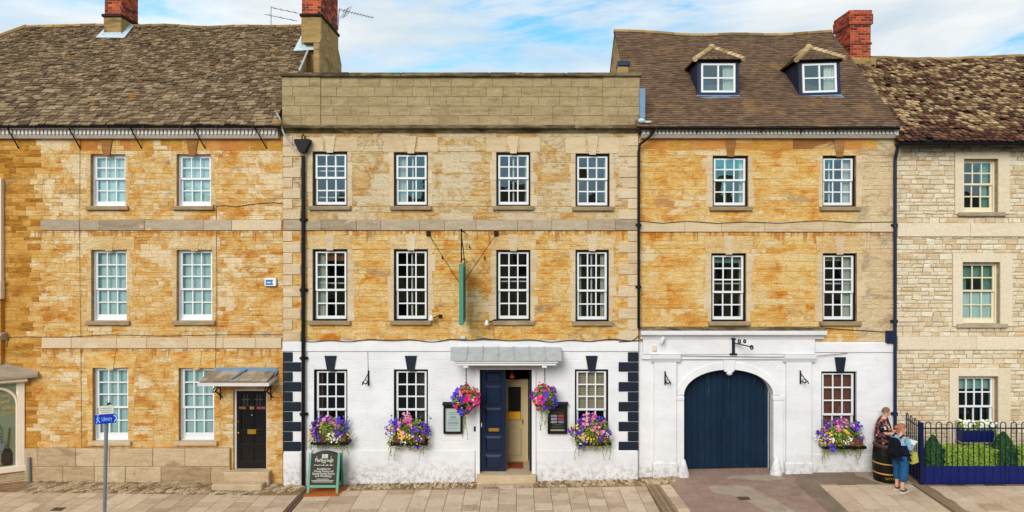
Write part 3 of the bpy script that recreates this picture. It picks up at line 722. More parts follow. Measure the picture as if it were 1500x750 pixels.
for (a, b, y0, y1, sh, mt) in flags:
    j = 0.005; t = U(0, 1)
    q = [(a + j - sh * y1 * -1 * -1, y1 + j), (b - j + sh * -y1 * -1, y1 + j), (b - j - sh * -y0, y0 - j), (a + j - sh * -y0, y0 - j)]
    q = [(a + j + sh * y1, y1 + j), (b - j + sh * y1, y1 + j), (b - j + sh * y0, y0 - j), (a + j + sh * y0, y0 - j)]
    vis = y0 > -2.5 and abs(q[0][0]) < 0.735 * (18 + y0)
    if vis and nfl < 300 and mt == 'paving':
        mb = MB(); flag(mb, q, 0.0, 0.006, t); mb.build('paving_slab', mt, pav, recalc=False); nfl += 1
    elif mt == 'paving': flag(rest, q, 0.0, 0.006, t)
    else:
        mb = MB(); n = 4; dx = (q[1][0] - q[0][0]) / n     # ribbed header
        for i in range(n):
            x0 = q[0][0] + dx * i
            flag(mb, [(x0 + .004, q[0][1] - 0.0), (x0 + dx - .004, q[0][1]), (x0 + dx - .004, q[2][1]), (x0 + .004, q[2][1])] if q[0][1] < q[2][1] else
                 [(x0 + .004, q[2][1]), (x0 + dx - .004, q[2][1]), (x0 + dx - .004, q[0][1]), (x0 + .004, q[0][1])], 0.001, 0.004, t)
        mb.build('ribbed_sett', mt, pav, recalc=False)
rest.build('outlying_slabs', 'paving', pav, kind='stuff', recalc=False)
# ribbed drainage runs across the pavement
def ribs(x0, x1, y0, y1, n, mat, shear=0.0, name='drain_rib'):
    for i in range(n):
        a = x0 + (x1 - x0) * i / n; b = x0 + (x1 - x0) * (i + 1) / n
        mb = MB(); flag(mb, [(a + .007 + shear * y1, y1), (b - .007 + shear * y1, y1), (b - .007 + shear * y0, y0), (a + .007 + shear * y0, y0)], 0.0, 0.006, U(0, 1)); mb.build(name, mat, pav, recalc=False)
ribs(3.18, 3.50, -0.62, -3.2, 5, 'paving_d', -0.03)
ribs(9.54, 9.86, -0.42, -3.2, 5, 'paving_d', 0.03)
mb = MB(); mb.box(-5.185, -5.155, -3.2, -0.16, gz(-5.1) - 0.03, gz(-5.1) + 0.004); mb.box(-5.105, -5.075, -3.2, -0.16, gz(-5.1) - 0.03, gz(-5.1) + 0.004); mb.box(-5.155, -5.105, -3.2, -0.16, gz(-5.1) - 0.03, gz(-5.1) - 0.012)
mb.build('iron_drain_channel', simple('rusty_iron', lin(104, 80, 66), 0.8, 0.3, 0.3, 12, bump=0.4), pav)
# cobbles
def cobbles(x0, x1, y0, y1, ang, l, w, yf=None):
    mb = MB(); ca, sa = math.cos(ang), math.sin(ang)
    R_ = math.hypot(x1 - x0, y1 - y0) / 2 + 0.2; cx, cy = (x0 + x1) / 2, (y0 + y1) / 2
    v = -R_
    while v < R_:
        u = -R_ + U(0, l)
        while u < R_:
            ll = l * U(0.75, 1.25); ww = w * U(0.8, 1.05)
            px = cx + (u + ll / 2) * ca - v * sa; py = cy + (u + ll / 2) * sa + v * ca
            lim = yf(px) if yf else y0
            if x0 < px < x1 and lim < py < y1:
                pts = []
                for (a, b, h) in ((-1, -1, 0), (1, -1, 0), (1, 1, 0), (-1, 1, 0)):
                    k = U(0.85, 1.0); pts.append((px + a * ll / 2 * 0.94 * ca * k - b * ww / 2 * 0.9 * sa, py + a * ll / 2 * 0.94 * sa * k + b * ww / 2 * 0.9 * ca))
                z = gz(px) + U(-0.004, 0.012)
                top = [(px + (p[0] - px) * 0.7, py + (p[1] - py) * 0.7) for p in pts]
                vs = [(p[0], p[1], z - 0.03) for p in pts] + [(p[0], p[1], z - 0.008) for p in pts] + [(p[0], p[1], z + 0.008) for p in top]
                mb.add(vs, [(0, 1, 5, 4), (1, 2, 6, 5), (2, 3, 7, 6), (3, 0, 4, 7), (4, 5, 9, 8), (5, 6, 10, 9), (6, 7, 11, 10), (7, 4, 8, 11), (8, 9, 10, 11)], U(0, 1))
            u += ll
        v += w
    return mb.build('cobble_strip', 'cobble', pav, kind='stuff', recalc=False)
cobbles(-12.0, -7.45, -0.84, -0.06, 0.95, 0.22, 0.056, lambda x: -0.84 + max(0, x + 10) * 0.03 + 0.05 * math.sin(x * 5))
cobbles(-6.2, -5.22, -0.60, -0.06, 0.95, 0.22, 0.056)
cobbles(-7.45, -6.2, -0.84, -0.6, 0.95, 0.17, 0.062)
cobbles(-4.15, -0.96, -0.52, -0.13, 1.45, 0.15, 0.055)
cobbles(0.46, 3.95, -0.56, -0.13, 1.72, 0.16, 0.058)
# driveway and patches
def patch(name, mat, pts, dz, kind='structure', parent=None):
    mb = MB(); mb.add([(x, y, gz(x) + dz) for x, y in pts], [tuple(range(len(pts)))]); o = mb.build(name, mat, parent if parent else None)
    if not parent: o['kind'] = kind
    return o
def sheet(name, mat, xa, xb, y0, y1, dz, n=24, edge=0.0, parent=None):
    mb = MB(); xs = xs_range(xa, xb, n)
    vs = [(x, y0 + edge * math.sin(x * 4.1) + edge * 0.6 * math.sin(x * 9.7), gz(x) + dz) for x in xs] + [(x, y1, gz(x) + dz) for x in xs]
    mb.add(vs, [(i, i + 1, n + 2 + i, n + 1 + i) for i in range(n)]); o = mb.build(name, mat, parent)
    if not parent: o['kind'] = 'structure'
    return o
sheet('driveway', 'tarmac_r', 3.78, 7.30, -3.2, 0.50, -0.006)
def poly_sheet(name, mat, pts, dz, parent):
    mb = MB(); mb.add([(x, y, gz(x) + dz) for x, y in pts], [tuple(range(len(pts)))]); return mb.build(name, mat, parent)
poly_sheet('concrete_patch', 'concrete', [(4.58, -1.10), (4.66, -0.92), (4.80, -0.86), (5.0, -0.90), (5.18, -0.84), (5.42, -0.92), (5.58, -0.90), (5.66, -1.15), (5.78, -1.5), (5.90, -1.95), (6.02, -2.5), (6.12, -3.2), (5.36, -3.2), (5.40, -2.6), (5.30, -2.1), (5.16, -1.72), (4.95, -1.52), (4.78, -1.44), (4.60, -1.32)], -0.002, pav)
poly_sheet('concrete_patch', 'concrete', [(5.2, -0.42), (5.4, -0.14), (6.5, -0.14), (6.7, -0.5), (6.1, -0.62), (5.6, -0.5)], -0.001, pav)
poly_sheet('dark_edge_strip', 'tarmac_d', [(6.75, -3.2), (7.28, -3.2), (7.36, -0.9), (6.9, -0.5), (6.75, -0.7)], -0.002, pav)
sheet('brown_tarmac_patch', 'tarmac_d', 6.9, 8.75, -0.94, -0.02, -0.0035, 16, 0.02)
poly_sheet('concrete_pad', 'concrete', [(8.55, -0.02), (8.45, -0.3), (8.6, -0.55), (8.75, -0.95), (9.53, -0.95), (9.53, -0.02)], 0.001, pav)
for (x, y) in ((wx(85, -1.9), -1.9), (wx(1090, -1.75), -1.75)):
    mb = MB(); mb.box(x - 0.13, x + 0.13, y - 0.1, y + 0.1, gz(x) - 0.02, gz(x) + 0.003); mb.box(x - 0.1, x + 0.1, y - 0.07, y + 0.07, gz(x), gz(x) + 0.006); mb.build('manhole_cover', simple('rusty_cover', lin(88, 66, 52), 0.8, 0.3, 0.3, 30, bump=0.5), pav)

# ------------------------------------------------------------------ roofs
class Slope:
    def __init__(s, y0, z0, y1, z1, sag=None):
        s.o = Vector((0, y0, z0)); d = Vector((0, y1 - y0, z1 - z0)); s.L = d.length; s.d = d / s.L
        s.n = Vector((0, -s.d.z, s.d.y)); s.sag = sag or (lambda x, q: 0.0)
    def P(s, x, l, h=0.0):
        p = s.o + s.d * l + s.n * h; return (x, p.y, p.z + s.sag(x, l / s.L))
    def tile(s, mb, x0, x1, l0, l1, th, lift, t, jit=0.0, m=None, skew=0.0):
        J = lambda: U(-jit, jit)
        a, b = l0 + J(), l0 + J() + skew
        vs = [s.P(x0, a, lift), s.P(x1, b, lift), s.P(x1, l1, 0.0), s.P(x0, l1, 0.0),
              s.P(x0, a, lift + th), s.P(x1, b, lift + th), s.P(x1, l1, th), s.P(x0, l1, th)]
        mb.add(vs, [(0, 1, 5, 4), (1, 2, 6, 5), (3, 0, 4, 7), (4, 5, 6, 7), (2, 3, 7, 6)], t, m)
def roof_body(parent, xa, xb, sl, depth, name, mat, hip=None):
    mb = MB(); y1, z1 = sl.P(0, sl.L)[1:]; y0, z0 = sl.P(0, 0)[1:]
    n = 12; xs = xs_range(xa, xb, n)
    row = lambda l, h: [sl.P(x, l, h) for x in xs]
    xr = [max(x, hip) if hip is not None else x for x in xs]
    e = row(0, -0.012); r = [sl.P(x, sl.L, -0.012) for x in xr]
    bk = [(x, 2 * y1 - y0, z0) for x in xs]
    vs = e + r + bk; k = n + 1
    fs = [(i, i + 1, k + i + 1, k + i) for i in range(n)] + [(k + i, k + i + 1, 2 * k + i + 1, 2 * k + i) for i in range(n)]
    mb.add(vs, fs); return mb.build(name, mat, parent)
def ridge_tiles(parent, xa, xb, sl, seg, rad, mat, dz=-0.03):
    x = xa
    while x < xb - 0.05:
        l = min(seg, xb - x)
        mb = MB(); n = 7; vs = []
        for q, rr in ((x + 0.006, rad), (x + l - 0.006, rad * 1.06)):
            p = sl.P(q, sl.L)
            for j in range(n): 
                a = PI * j / (n - 1); vs.append((q, p[1] - rr * math.cos(a) * 1.1, p[2] + dz + rr * math.sin(a)))
        mb.add(vs, [(j, j + 1, n + j + 1, n + j) for j in range(n - 1)] + [tuple(range(n)), tuple(range(2 * n - 1, n - 1, -1))], U(0, 1)); mb.build('ridge_tile', mat, parent); x += l
def gutter(parent, xa, xb, y, z, r=0.055, mat='black'):
    mb = MB(); n = 8; vs = []
    for x in (xa, xb):
        for j in range(n + 1):
            a = PI + PI * j / n; vs.append((x, y + r * math.cos(a), z + r * math.sin(a)))
        for j in range(n, -1, -1):
            a = PI + PI * j / n; vs.append((x, y + (r - .008) * math.cos(a), z + (r - .008) * math.sin(a)))
    k = 2 * n + 2
    mb.add(vs, [(i, (i + 1) % k, k + (i + 1) % k, k + i) for i in range(k)] + [tuple(range(k)), tuple(range(2 * k - 1, k - 1, -1))])
    x = xa + 0.4
    while x < xb: mb.box(x, x + 0.02, y - r - .006, y + r, z - r - .006, z + 0.004); x += 0.9
    return mb.build('gutter', mat, parent)
def pipe(parent, pts, r=0.038, mat='black', collars=(), name='downpipe'):
    mb = MB(); mb.tube(pts, r, 10)
    for c in collars: mb.tube([(c[0], c[1], c[2] - 0.04), (c[0], c[1], c[2] + 0.04)], r * 1.45, 10); mb.box(c[0] - r * 2.1, c[0] + r * 2.1, c[1] + r * 0.6, c[1] + r * 1.6, c[2] - 0.03, c[2] + 0.03)
    return mb.build(name, mat, parent, smooth=False)
def cable(parent, pts, r=0.008, mat='cable', name='cable'):
    mb = MB(); mb.tube(pts, r, 5); return mb.build(name, mat, parent)
def bricks_box(parent, x0, x1, y0, y1, z0, z1, mat, bl=0.22, bh=0.075, name='brickwork'):
    core = MB(); core.box(x0 + .004, x1 - .004, y0 + .004, y1 - .004, z0, z1); c = core.build('core', 'bmortar', parent)
    mb = MB(); z = z0; k = 0; j = 0.006
    while z < z1 - 0.02:
        h = min(bh, z1 - z)
        for side in range(4):
            A = (x0, x1) if side % 2 == 0 else (y0, y1)
            q = A[0] - (bl / 2 if k % 2 else 0)
            while q < A[1] - 0.01:
                a, b = max(q, A[0]), min(q + bl, A[1])
                if b - a > 0.03:
                    t = U(0, 1); pr = U(0.0, 0.005)
                    if side == 0: mb.box(a + j, b - j, y0 - pr, y0 + .01, z + j, z + h - j, t)
                    if side == 2: mb.box(a + j, b - j, y1 - .01, y1 + pr, z + j, z + h - j, t)
                    if side == 1: mb.box(x1 - .01, x1 + pr, a + j, b - j, z + j, z + h - j, t)
                    if side == 3: mb.box(x0 - pr, x0 + .01, a + j, b - j, z + j, z + h - j, t)
                q += bl
        z += h; k += 1
    return mb.build(name, mat, parent, kind='stuff', recalc=False)
def shell(mb, x0, x1, y, z0, z1, depth, sides=True):
    mb.add([(x0, depth, z0), (x1, depth, z0), (x1, depth, z1), (x0, depth, z1)], [(3, 2, 1, 0)])
    if sides:
        mb.add([(x0, y, z0), (x0, depth, z0), (x0, depth, z1), (x0, y, z1)], [(0, 1, 2, 3)]); mb.add([(x1, y, z0), (x1, depth, z0), (x1, depth, z1), (x1, y, z1)], [(3, 2, 1, 0)])
def gable(mb, x, sl, zb, y0, depth):
    y1, z1 = sl.P(x, sl.L)[1:]; ze = sl.P(x, 0)[2] + (y0 - sl.P(x, 0)[1]) * (sl.d.z / sl.d.y)
    mb.add([(x, y0, zb), (x, 2 * y1 - y0, zb), (x, 2 * y1 - y0, ze), (x, y1, z1), (x, y0, ze)], [(0, 1, 2, 3, 4)])
def dentil_cornice(parent, xa, xb, y, pt, pb, mat='dentil', over=0.30):
    z1, z0 = wz(pt), wz(pb); h = z1 - z0
    mb = MB(); mb.prism([(y - over, z1), (y - over, z1 - h * 0.16), (y - 0.27, z1 - h * 0.24), (y, z1 - h * 0.24), (y, z1)], 'x', xa, xb)
    mb.prism([(y, z0), (y - 0.13, z0), (y - 0.19, z0 + h * 0.22), (y - 0.20, z0 + h * 0.30), (y, z0 + h * 0.30)], 'x', xa, xb)
    mb.box(xa, xb, y - 0.17, y, z0 + h * 0.30, z1 - h * 0.24)
    c = mb.build('eaves_cornice', mat, parent)
    mb = MB(); x = xa + 0.02; dw = 0.055
    while x < xb - dw: mb.box(x, x + dw, y - 0.245, y - 0.168, z0 + h * 0.31, z1 - h * 0.26); x += dw * 1.75
    mb.build('dentil_course', mat, c, kind='stuff', recalc=False)
    return c

# ================================================================== HOUSE 1 : ochre stone house with slate roof
H1 = thing('stone_house', 'ochre stone house with stone-slate roof, black numbered door and six white sash windows', 'house', (wx(210), 0.0, 0.0))
X0, X1 = wx(-75), wx(414.5)
u1 = [hole(133, 184, 226, 302), hole(259, 309, 226, 302)]
m1 = [hole(134, 186, 366, 470), hole(259, 311, 366, 470)]
g1 = [hole(136, 188, 539, 646), hole(262, 314, 539, 646)]
d1 = (wx(342), wx(391), wz(688), wz(570))
holes1 = u1 + m1 + g1 + [d1]
mb = MB(); wall_cells(mb, X0, X1, -0.5, wz(192), holes1, 0.0, 0.22); shell(mb, X0, X1, 0.0, -0.5, wz(192), 7.4)
W1 = mb.build('wall', 'mortar1', H1, recalc=False)
mb = MB(); mb.box(-18.3, X0 - .001, 0.0, 7.4, -.5, wz(192)); mb.build('end_wall', 'ochre1b', H1)
sb = [(wx(60), wx(416), wz(338), wz(322)), (wx(62), wx(416), wz(511), wz(494))]
pl = (wx(36), wx(340), -1, wz(656))
st = coursed(X0, X1, -0.15, wz(200), holes1 + sb + [pl], (0.075, 0.155), (0.18, 0.52))
lay(st, 0.0, 'ochre1', W1, proud=(0.003, 0.010), joint=0.007, matf=lambda s: 'ochre1b' if s[1] < wx(64) else 'ochre1')
ps = coursed(wx(37), wx(338), -0.12, wz(656), [], (0.36, 0.50), (0.7, 1.25))
lay(ps, -0.035, 'plinth1', W1, name='plinth_stone', proud=(0.012, 0.03), joint=0.012, cham=0.016)
mb = MB(); mb.box(wx(37), wx(338), -0.035, 0.02, -0.4, wz(657)); mb.build('plinth', 'mortar4', H1)
band(H1, wx(60), wx(340), wz(337.5), wz(322.5), 0.0, 0.035, 'band', (0.8, 1.6)); band(H1, wx(340), wx(413), wz(337.5), wz(322.5), 0.0, 0.03, 'dress', (1.0, 1.3))
band(H1, wx(62), wx(413), wz(510), wz(494.5), 0.0, 0.035, 'dress')
def jambs(parent, h, y, mat, w=(0.10, 0.20), step=(0.22, 0.42), proud=0.013):
    for side in (0, 1):
        z = h[2]
        while z < h[3] - 0.05:
            dz = min(U(*step), h[3] - z)
            if h[3] - z - dz < 0.12: dz = h[3] - z
            ww = U(*w)
            xa, xb = (h[0] - ww, h[0]) if side == 0 else (h[1], h[1] + ww)
            block(parent, 'jamb_stone', xa, xb, z + .002, z + dz - .002, y, proud + U(-.003, .003), mat, 0.006); z += dz
def lintel(parent, h, y, mat, height=0.34, ext=0.28, proud=0.014, key=None, kw=(0.16, 0.27), kproud=0.03, khang=0.03):
    cx = (h[0] + h[1]) / 2
    for s in (-1, 1):
        e = h[0] if s < 0 else h[1]
        poly = [(cx + s * kw[0] / 2, h[3] + .003), (e + s * (ext - .02 - U(0, .05)), h[3] + .003), (e + s * (ext + U(-.05, .05)), h[3] + height), (cx + s * kw[1] / 2, h[3] + height)]
        if s > 0: poly = poly[::-1]
        mb = MB(); mb.prism(poly, 'y', y - proud, y + 0.01, U(0.2, 0.9)); mb.build('lintel_stone', mat, parent)
    if key: keystone(parent, cx, h[3] - khang, h[3] + height + 0.015, kw[0], kw[1], y, key, kproud)
CN = [('N', 'net')]
for h in u1:
    window(H1, h, 0.0, 2, 2, bm='white', box=0.035, rec=0.10, curtain=CN, st=0.055, bar=0.028, low_rail=0.11, bottom=0.5)
    jambs(H1, h, 0.0, 'pale_jamb', (0.06, 0.15)); keystone(H1, (h[0] + h[1]) / 2 - 0.03, h[3] - 0.03, wz(204), 0.16, 0.30, 0.0, 'key_brown', 0.04)
for h in m1:
    window(H1, h, 0.0, 3, 2, bm='white', box=0.035, rec=0.10, curtain=CN, st=0.055, bar=0.03, low_rail=0.13, bottom=0.5)
    jambs(H1, h, 0.0, 'pale_jamb', (0.08, 0.17)); lintel(H1, h, 0.0, 'pale_jamb', wz(347) - h[3], 0.24, key='pale_jamb', kproud=.022)
for h in g1:
    window(H1, h, 0.0, 3, 2, bm='white', box=0.035, rec=0.10, curtain=CN, st=0.055, bar=0.03, low_rail=0.15, bottom=0.5, sillm='step')
    jambs(H1, h, 0.0, 'ochre3', (0.10, 0.18)); lintel(H1, h, 0.0, 'ochre3', wz(515) - h[3], 0.20, key='ochre3')
# front door
x0, x1, z0, z1 = d1
D = MB(); fw = 0.055
D.box(x0 + .002, x0 + fw, 0.05, 0.16, z0, z1 - .002); D.box(x1 - fw * 0.6, x1 - .002, 0.05, 0.16, z0, z1 - .002); D.box(x0 + fw, x1 - fw * .6, 0.051, 0.16, z1 - fw, z1 - .002)
fr = D.build('door_frame', 'offwhite', H1)
a, b, c, d = x0 + fw, x1 - fw * .6, z0 + 0.01, z1 - fw
D = MB(); D.box(a, b, 0.11, 0.15, c, d)
H = d - c; sw = 0.10; mid = (a + b) / 2
for (p, q) in ((a, a + sw), (b - sw, b), (mid - sw / 2, mid + sw / 2)): D.box(p, q, 0.088, 0.111, c, d)
for (p, q) in ((0.0, 0.09), (0.26, 0.31), (0.44, 0.50), (0.74, 0.80), (0.96, 1.0)): D.box(a + sw, b - sw, 0.089, 0.111, c + H * p, c + H * q)
dr = D.build('door', 'door_black', H1); dr['label'] = 'glossy black panelled front door numbered 80'
for (p, q) in ((a + sw, mid - sw / 2), (mid + sw / 2, b - sw)):
    gb = MB(); ww = q - p; zb, zt = c + H * 0.81, c + H * 0.955
    for k in range(1, 3): gb.box(p + ww * k / 3 - .006, p + ww * k / 3 + .006, 0.098, 0.108, zb, zt)
    gb.box(p, q, 0.099, 0.107, (zb + zt) / 2 - .006, (zb + zt) / 2 + .006); gb.build('glazing_bars', simple('grey_bar_paint', lin(84, 84, 84), 0.5, 0.4), dr)
mb = MB(); mb.bbox(mid - 0.11, mid + 0.11, 0.072, 0.09, c + H * 0.44, c + H * 0.50, 0.006); mb.build('letter_box', 'brass', dr)
mb = MB(); mb.ball((a + 0.05, 0.06, c + H * 0.46), 0.028, 10); mb.tube([(a + 0.05, 0.06, c + H * .46), (a + 0.05, 0.09, c + H * .46)], 0.012, 8); mb.build('door_knob', 'brass', dr, smooth=True)
mb = MB(); mb.ball((a + 0.03, 0.085, c + H * 0.60), 0.016, 8); mb.build('lock', 'brass', dr)
mb = MB(); mb.ball((mid, 0.085, c + H * 0.685), 0.014, 8); mb.build('spy_hole', 'white', dr)
text_mesh('80', 0.115, 'gold', 'house_number', dr, face_xf(mid, 0.083, c + H * 0.775), extrude=0.003)
text_mesh('PARK', 0.085, 'rose_paint', 'house_name', dr, face_xf(mid - 0.235, 0.083, c + H * 0.775), width=0.17)
text_mesh('HOUSE', 0.085, 'rose_paint', 'house_name', dr, face_xf(mid + 0.235, 0.083, c + H * 0.775), width=0.21)
# steps
mb = MB(); gs = gz(wx(365)); mb.bbox(wx(333), wx(398), -0.22, 0.1, gs - 0.1, z0 + 0.005, 0.02); mb.build('door_step', 'step', H1)
mb = MB(); mb.bbox(wx(322), wx(394), -0.52, -0.222, gs - 0.12, gs + 0.13, 0.025); mb.build('door_step', 'step', H1)
# door canopy
cz0, cz1 = wz(560, -0.62), wz(544)
mb = MB(); mb.prism([(-0.62, cz0), (-0.62, cz0 - 0.05), (-0.02, cz1 - 0.09), (-0.02, cz1)], 'x', wx(308), wx(405)); cn = mb.build('door_canopy', 'slate_grey', H1); cn['label'] = 'small sloping stone-slate canopy over the black door'
mb = MB(); mb.box(wx(306), wx(407), -0.65, -0.60, cz0 - 0.09, cz0 - 0.015); mb.prism([(-0.60, cz0 - 0.02), (-0.60, cz0 - 0.09), (0.0, cz1 - 0.18), (0.0, cz1 - 0.1)], 'x', wx(403), wx(407)); mb.build('fascia', 'offwhite', cn)
mb = MB(); mb.box(wx(316), wx(407), -0.035, 0.0, cz1 - 0.05, cz1 + 0.10); mb.prism([(-0.03, cz1 + 0.0), (-0.03, cz1 + 0.018), (-0.20, cz1 - 0.055), (-0.20, cz1 - 0.07)], 'x', wx(316), wx(407)); mb.build('flashing', 'leadblue', cn)
sl = Slope(-0.64, cz0 + 0.005, -0.02, cz1 + 0.005)
for i in range(3):
    x = wx(308)
    while x < wx(405) - 0.05:
        w_ = min(U(0.16, 0.34), wx(405) - x); mb = MB(); sl.tile(mb, x + .004, x + w_ - .004, i * 0.2, min(i * 0.2 + 0.26, sl.L), 0.02, 0.014, U(0, 1), 0.008); mb.build('canopy_slate', 'slate_grey', cn, recalc=False); x += w_
mb = MB(); mb.tube([(wx(352), -0.62, cz0 + 0.06), (wx(362), -0.03, cz1 + 0.06)], 0.022, 6); mb.build('lead_roll', 'leadblue', cn)
for px in (323, 397):
    mb = MB(); x = wx(px); pts = []
    for k in range(15):
        q = k / 14; pts.append((x + 0.06 * math.sin(q * 7), -0.38 + 0.34 * q, cz0 - 0.08 - 0.44 * q ** 1.5 + 0.05 * math.sin(q * 9)))
    mb.tube(pts, 0.018, 6); mb.tube([(x, -0.02, cz0 + .02), (x, -0.02, cz0 - 0.56)], 0.013, 6)
    mb.tube([(x + 0.05 * math.cos(t * .7), -0.28 + 0.08 * math.cos(t), cz0 - 0.24 + 0.08 * math.sin(t)) for t in [i * .7 for i in range(9)]], 0.013, 5)
    mb.build('scroll_bracket', 'iron', cn)
# roof
sag1 = lambda x, q: q * (0.022 * math.sin(x * 0.9) + 0.014 * math.sin(x * 2.3 + 1)) + 0.012 * math.sin(x * 3.1 + q * 9)
SL1 = Slope(-0.32, wz(184, -0.32), 3.6, wz(39.5, 3.6), sag1)
xL, xR, xh = -17.6, -5.95, wx(40, 3.6)
hipx = lambda q: -18.7 + (xh + 18.7) * q
RB = roof_body(H1, -18.7, xR, SL1, 7.4, 'roof', 'underslate', hip=xh)
slates = []; l = -0.03; k = 0
while l < SL1.L - 0.05:
    ex = 0.130 - 0.058 * (l / SL1.L); x = xL - U(0, .2)
    while x < xR:
        w_ = U(0.09, 0.26) * (1.10 - 0.35 * l / SL1.L)
        if xR - x - w_ < 0.1: w_ = xR - x
        if x > hipx((l + 0.1) / SL1.L): slates.append((x, x + w_, l, l + ex * 1.9))
        x += w_
    l += ex
order = sorted(range(len(slates)), key=lambda i: -(slates[i][1] - slates[i][0]) * (slates[i][3] - slates[i][2])); big = set(order[:300]); rest = MB()
for i, (a, b, c, d) in enumerate(slates):
    mb = MB() if i in big else rest
    SL1.tile(mb, a + U(0.002, .012), b - U(.002, .012), c + U(-.02, .02), min(d, SL1.L), U(0.018, 0.040), U(0.022, 0.046), U(0, 1), 0.016)
    if i in big: mb.build('slate', 'slate1', RB, recalc=False)
rest.build('small_slates', 'slate1', RB, kind='stuff', recalc=False)
ridge_tiles(RB, xh, xR, SL1, 0.42, 0.10, 'ridge')
mb = MB(); mb.tube([SL1.P(hipx(1), SL1.L, 0.02), SL1.P(hipx(0.6), SL1.L * 0.6, 0.03), SL1.P(hipx(0), 0, 0.03)], 0.09, 7); mb.build('hip_ridge', 'ridge', RB)
mb = MB(); gable(mb, xR - 0.02, SL1, 6.0, 0.0, 7); mb.build('gable', 'chim_stone', H1)
band(H1, wx(62), wx(413), wz(221), wz(204), 0.0, 0.010, 'frieze', (0.3, 0.8), 'frieze_stone', lambda x: random.choice(('frieze', 'ochre1', 'ochre1b', 'ochre1b')))
dentil_cornice(H1, -18.3, wx(410), 0.0, 187.5, 203.5)
gutter(H1, -18.6, wx(411, -.4), -0.345, wz(184.5, -0.34))
for px in (14, 104, 194, 287, 377):
    mb = MB(); mb.tube([(wx(px - 3, -0.36), -0.36, wz(188, -.36)), (wx(px + 14), -0.005, wz(218))], 0.016, 6); mb.tube([(wx(px - 3, -.36), -.36, wz(188, -.36)), (wx(px + 3), -0.01, wz(190))], .012, 6); mb.build('gutter_stay', 'iron', H1)
# chimney of house 1
c1 = MB(); cx0, cx1 = wx(151.5, 3.05), wx(177.5, 3.05)
c1.bbox(cx0, cx1, 3.05, 4.0, 11.4, wz(25, 3.05), 0.015); st1 = c1.build('chimney_stack', 'chim_stone', RB)
bz = wz(24, 3.05)
bricks_box(RB, cx0 + 0.02, cx1 - 0.015, 3.08, 4.02, bz + 0.07, bz + 1.6, 'brick')
mb = MB(); mb.bbox(cx0 - 0.045, cx1 + 0.045, 3.0, 4.07, bz - 0.02, bz + 0.07, 0.02); mb.build('brick_course', simple('dark_brick_ledge', lin(60, 44, 40), 0.9, 0.1, 0.3, 14, bump=0.4), RB)
zb = SL1.P(0, (3.05 + 0.32) / (3.92) * SL1.L)[2]
def apron(parent, x0, x1, y0, y1, sl, mat, w=0.14, right=True):
    mb = MB(); f = lambda y: (y - sl.o.y) / sl.d.y
    lo, hi = f(y0), min(f(y1), sl.L)
    a = [sl.P(x0 - w, lo - w * 0.7, 0.075), sl.P(x1 + (w if right else 0), lo - w * 0.7, 0.075), sl.P(x1 + .003, lo, 0.10), sl.P(x0 - .003, lo, 0.10)]
    up = lambda p, h: (p[0], p[1], p[2] + h)
    mb.add(a, [(0, 1, 2, 3)])
    mb.add([sl.P(x0 - w, lo - w * .7, .075), sl.P(x0 - .003, lo, .1), sl.P(x0 - .003, hi, .1), sl.P(x0 - w * .8, hi, .075)], [(0, 1, 2, 3)])
    if right: mb.add([sl.P(x1 + w, lo - w * .7, .075), sl.P(x1 + w * .8, hi, .075), sl.P(x1 + .003, hi, .1), sl.P(x1 + .003, lo, .1)], [(0, 1, 2, 3)])
    p, q = sl.P(x0 - .01, lo, .1), sl.P(x1 + .01, lo, .1)
    mb.box(x0 - .012, x1 + .012, y0 - .012, y0 + .003, p[2] - 0.05, p[2] + 0.09)
    return mb.build('flashing', mat, parent)
apron(RB, cx0, cx1, 3.05, 3.6, SL1, 'leadpale', 0.16)
# party chimney between house 1 and the inn
cx0, cx1 = wx(441, 2.5), wx(470.5, 2.5); bz = wz(23, 2.5)
c2 = MB(); c2.bbox(cx0, cx1, 2.5, 4.5, 9.0, bz, 0.02); c2.bbox(wx(459, 2.3), cx1 + 0.005, 2.3, 4.9, 8.0, wz(62, 2.3), 0.02); c2.prism([(2.3, wz(62, 2.3)), (4.9, wz(62, 2.3)), (4.5, wz(45, 2.5)), (2.5, wz(55, 2.5))], 'x', cx0 + .1, cx1 + .003)
c2.build('chimney_stack', 'chim_stone', RB)
bricks_box(RB, cx0 + 0.015, cx1 - 0.015, 2.53, 4.47, bz + 0.06, bz + 1.7, 'brick')
mb = MB(); mb.bbox(cx0 - 0.04, cx1 + 0.04, 2.45, 4.55, bz - 0.03, bz + 0.06, 0.02); mb.build('brick_course', 'underslate', RB)
apron(RB, cx0, cx1 - 0.1, 2.5, 3.5, SL1, 'leadpale', 0.18, False)
mb = MB(); mb.tube([SL1.P(xR + 0.02, 2.6, 0.06), SL1.P(xR + .02, 4.2, .06)], 0.03, 5); mb.build('verge_flashing', 'lead', RB)
# aerials
def aerial(label, base, top, booms, cat='aerial'):
    o = thing('tv_aerial', label, cat, base)
    mb = MB(); mb.tube([base, top], 0.014, 6); mb.build('mast', 'galv', o)
    for (a, b, els, eh) in booms:
        mb = MB(); a = Vector(a); b = Vector(b); mb.tube([a, b], 0.009, 5)
        for i in range(els):
            p = a.lerp(b, (i + .5) / els); mb.tube([p + Vector(eh), p - Vector(eh)], 0.006, 4)
        mb.build('boom', 'iron', o)
    return o
yA = 4.2
aerial('thin twin-armed television aerial on the slate ridge', (wx(397, yA), yA, wz(46, yA)), (wx(397, yA), yA, wz(9, yA)),
       [((wx(397, yA), yA, wz(11, yA)), (wx(433, yA), yA + .3, wz(15, yA)), 4, (0, .12, 0)), ((wx(388, yA), yA, wz(21, yA)), (wx(433, yA), yA + .2, wz(28, yA)), 3, (0, .12, 0))])
yB = 4.56
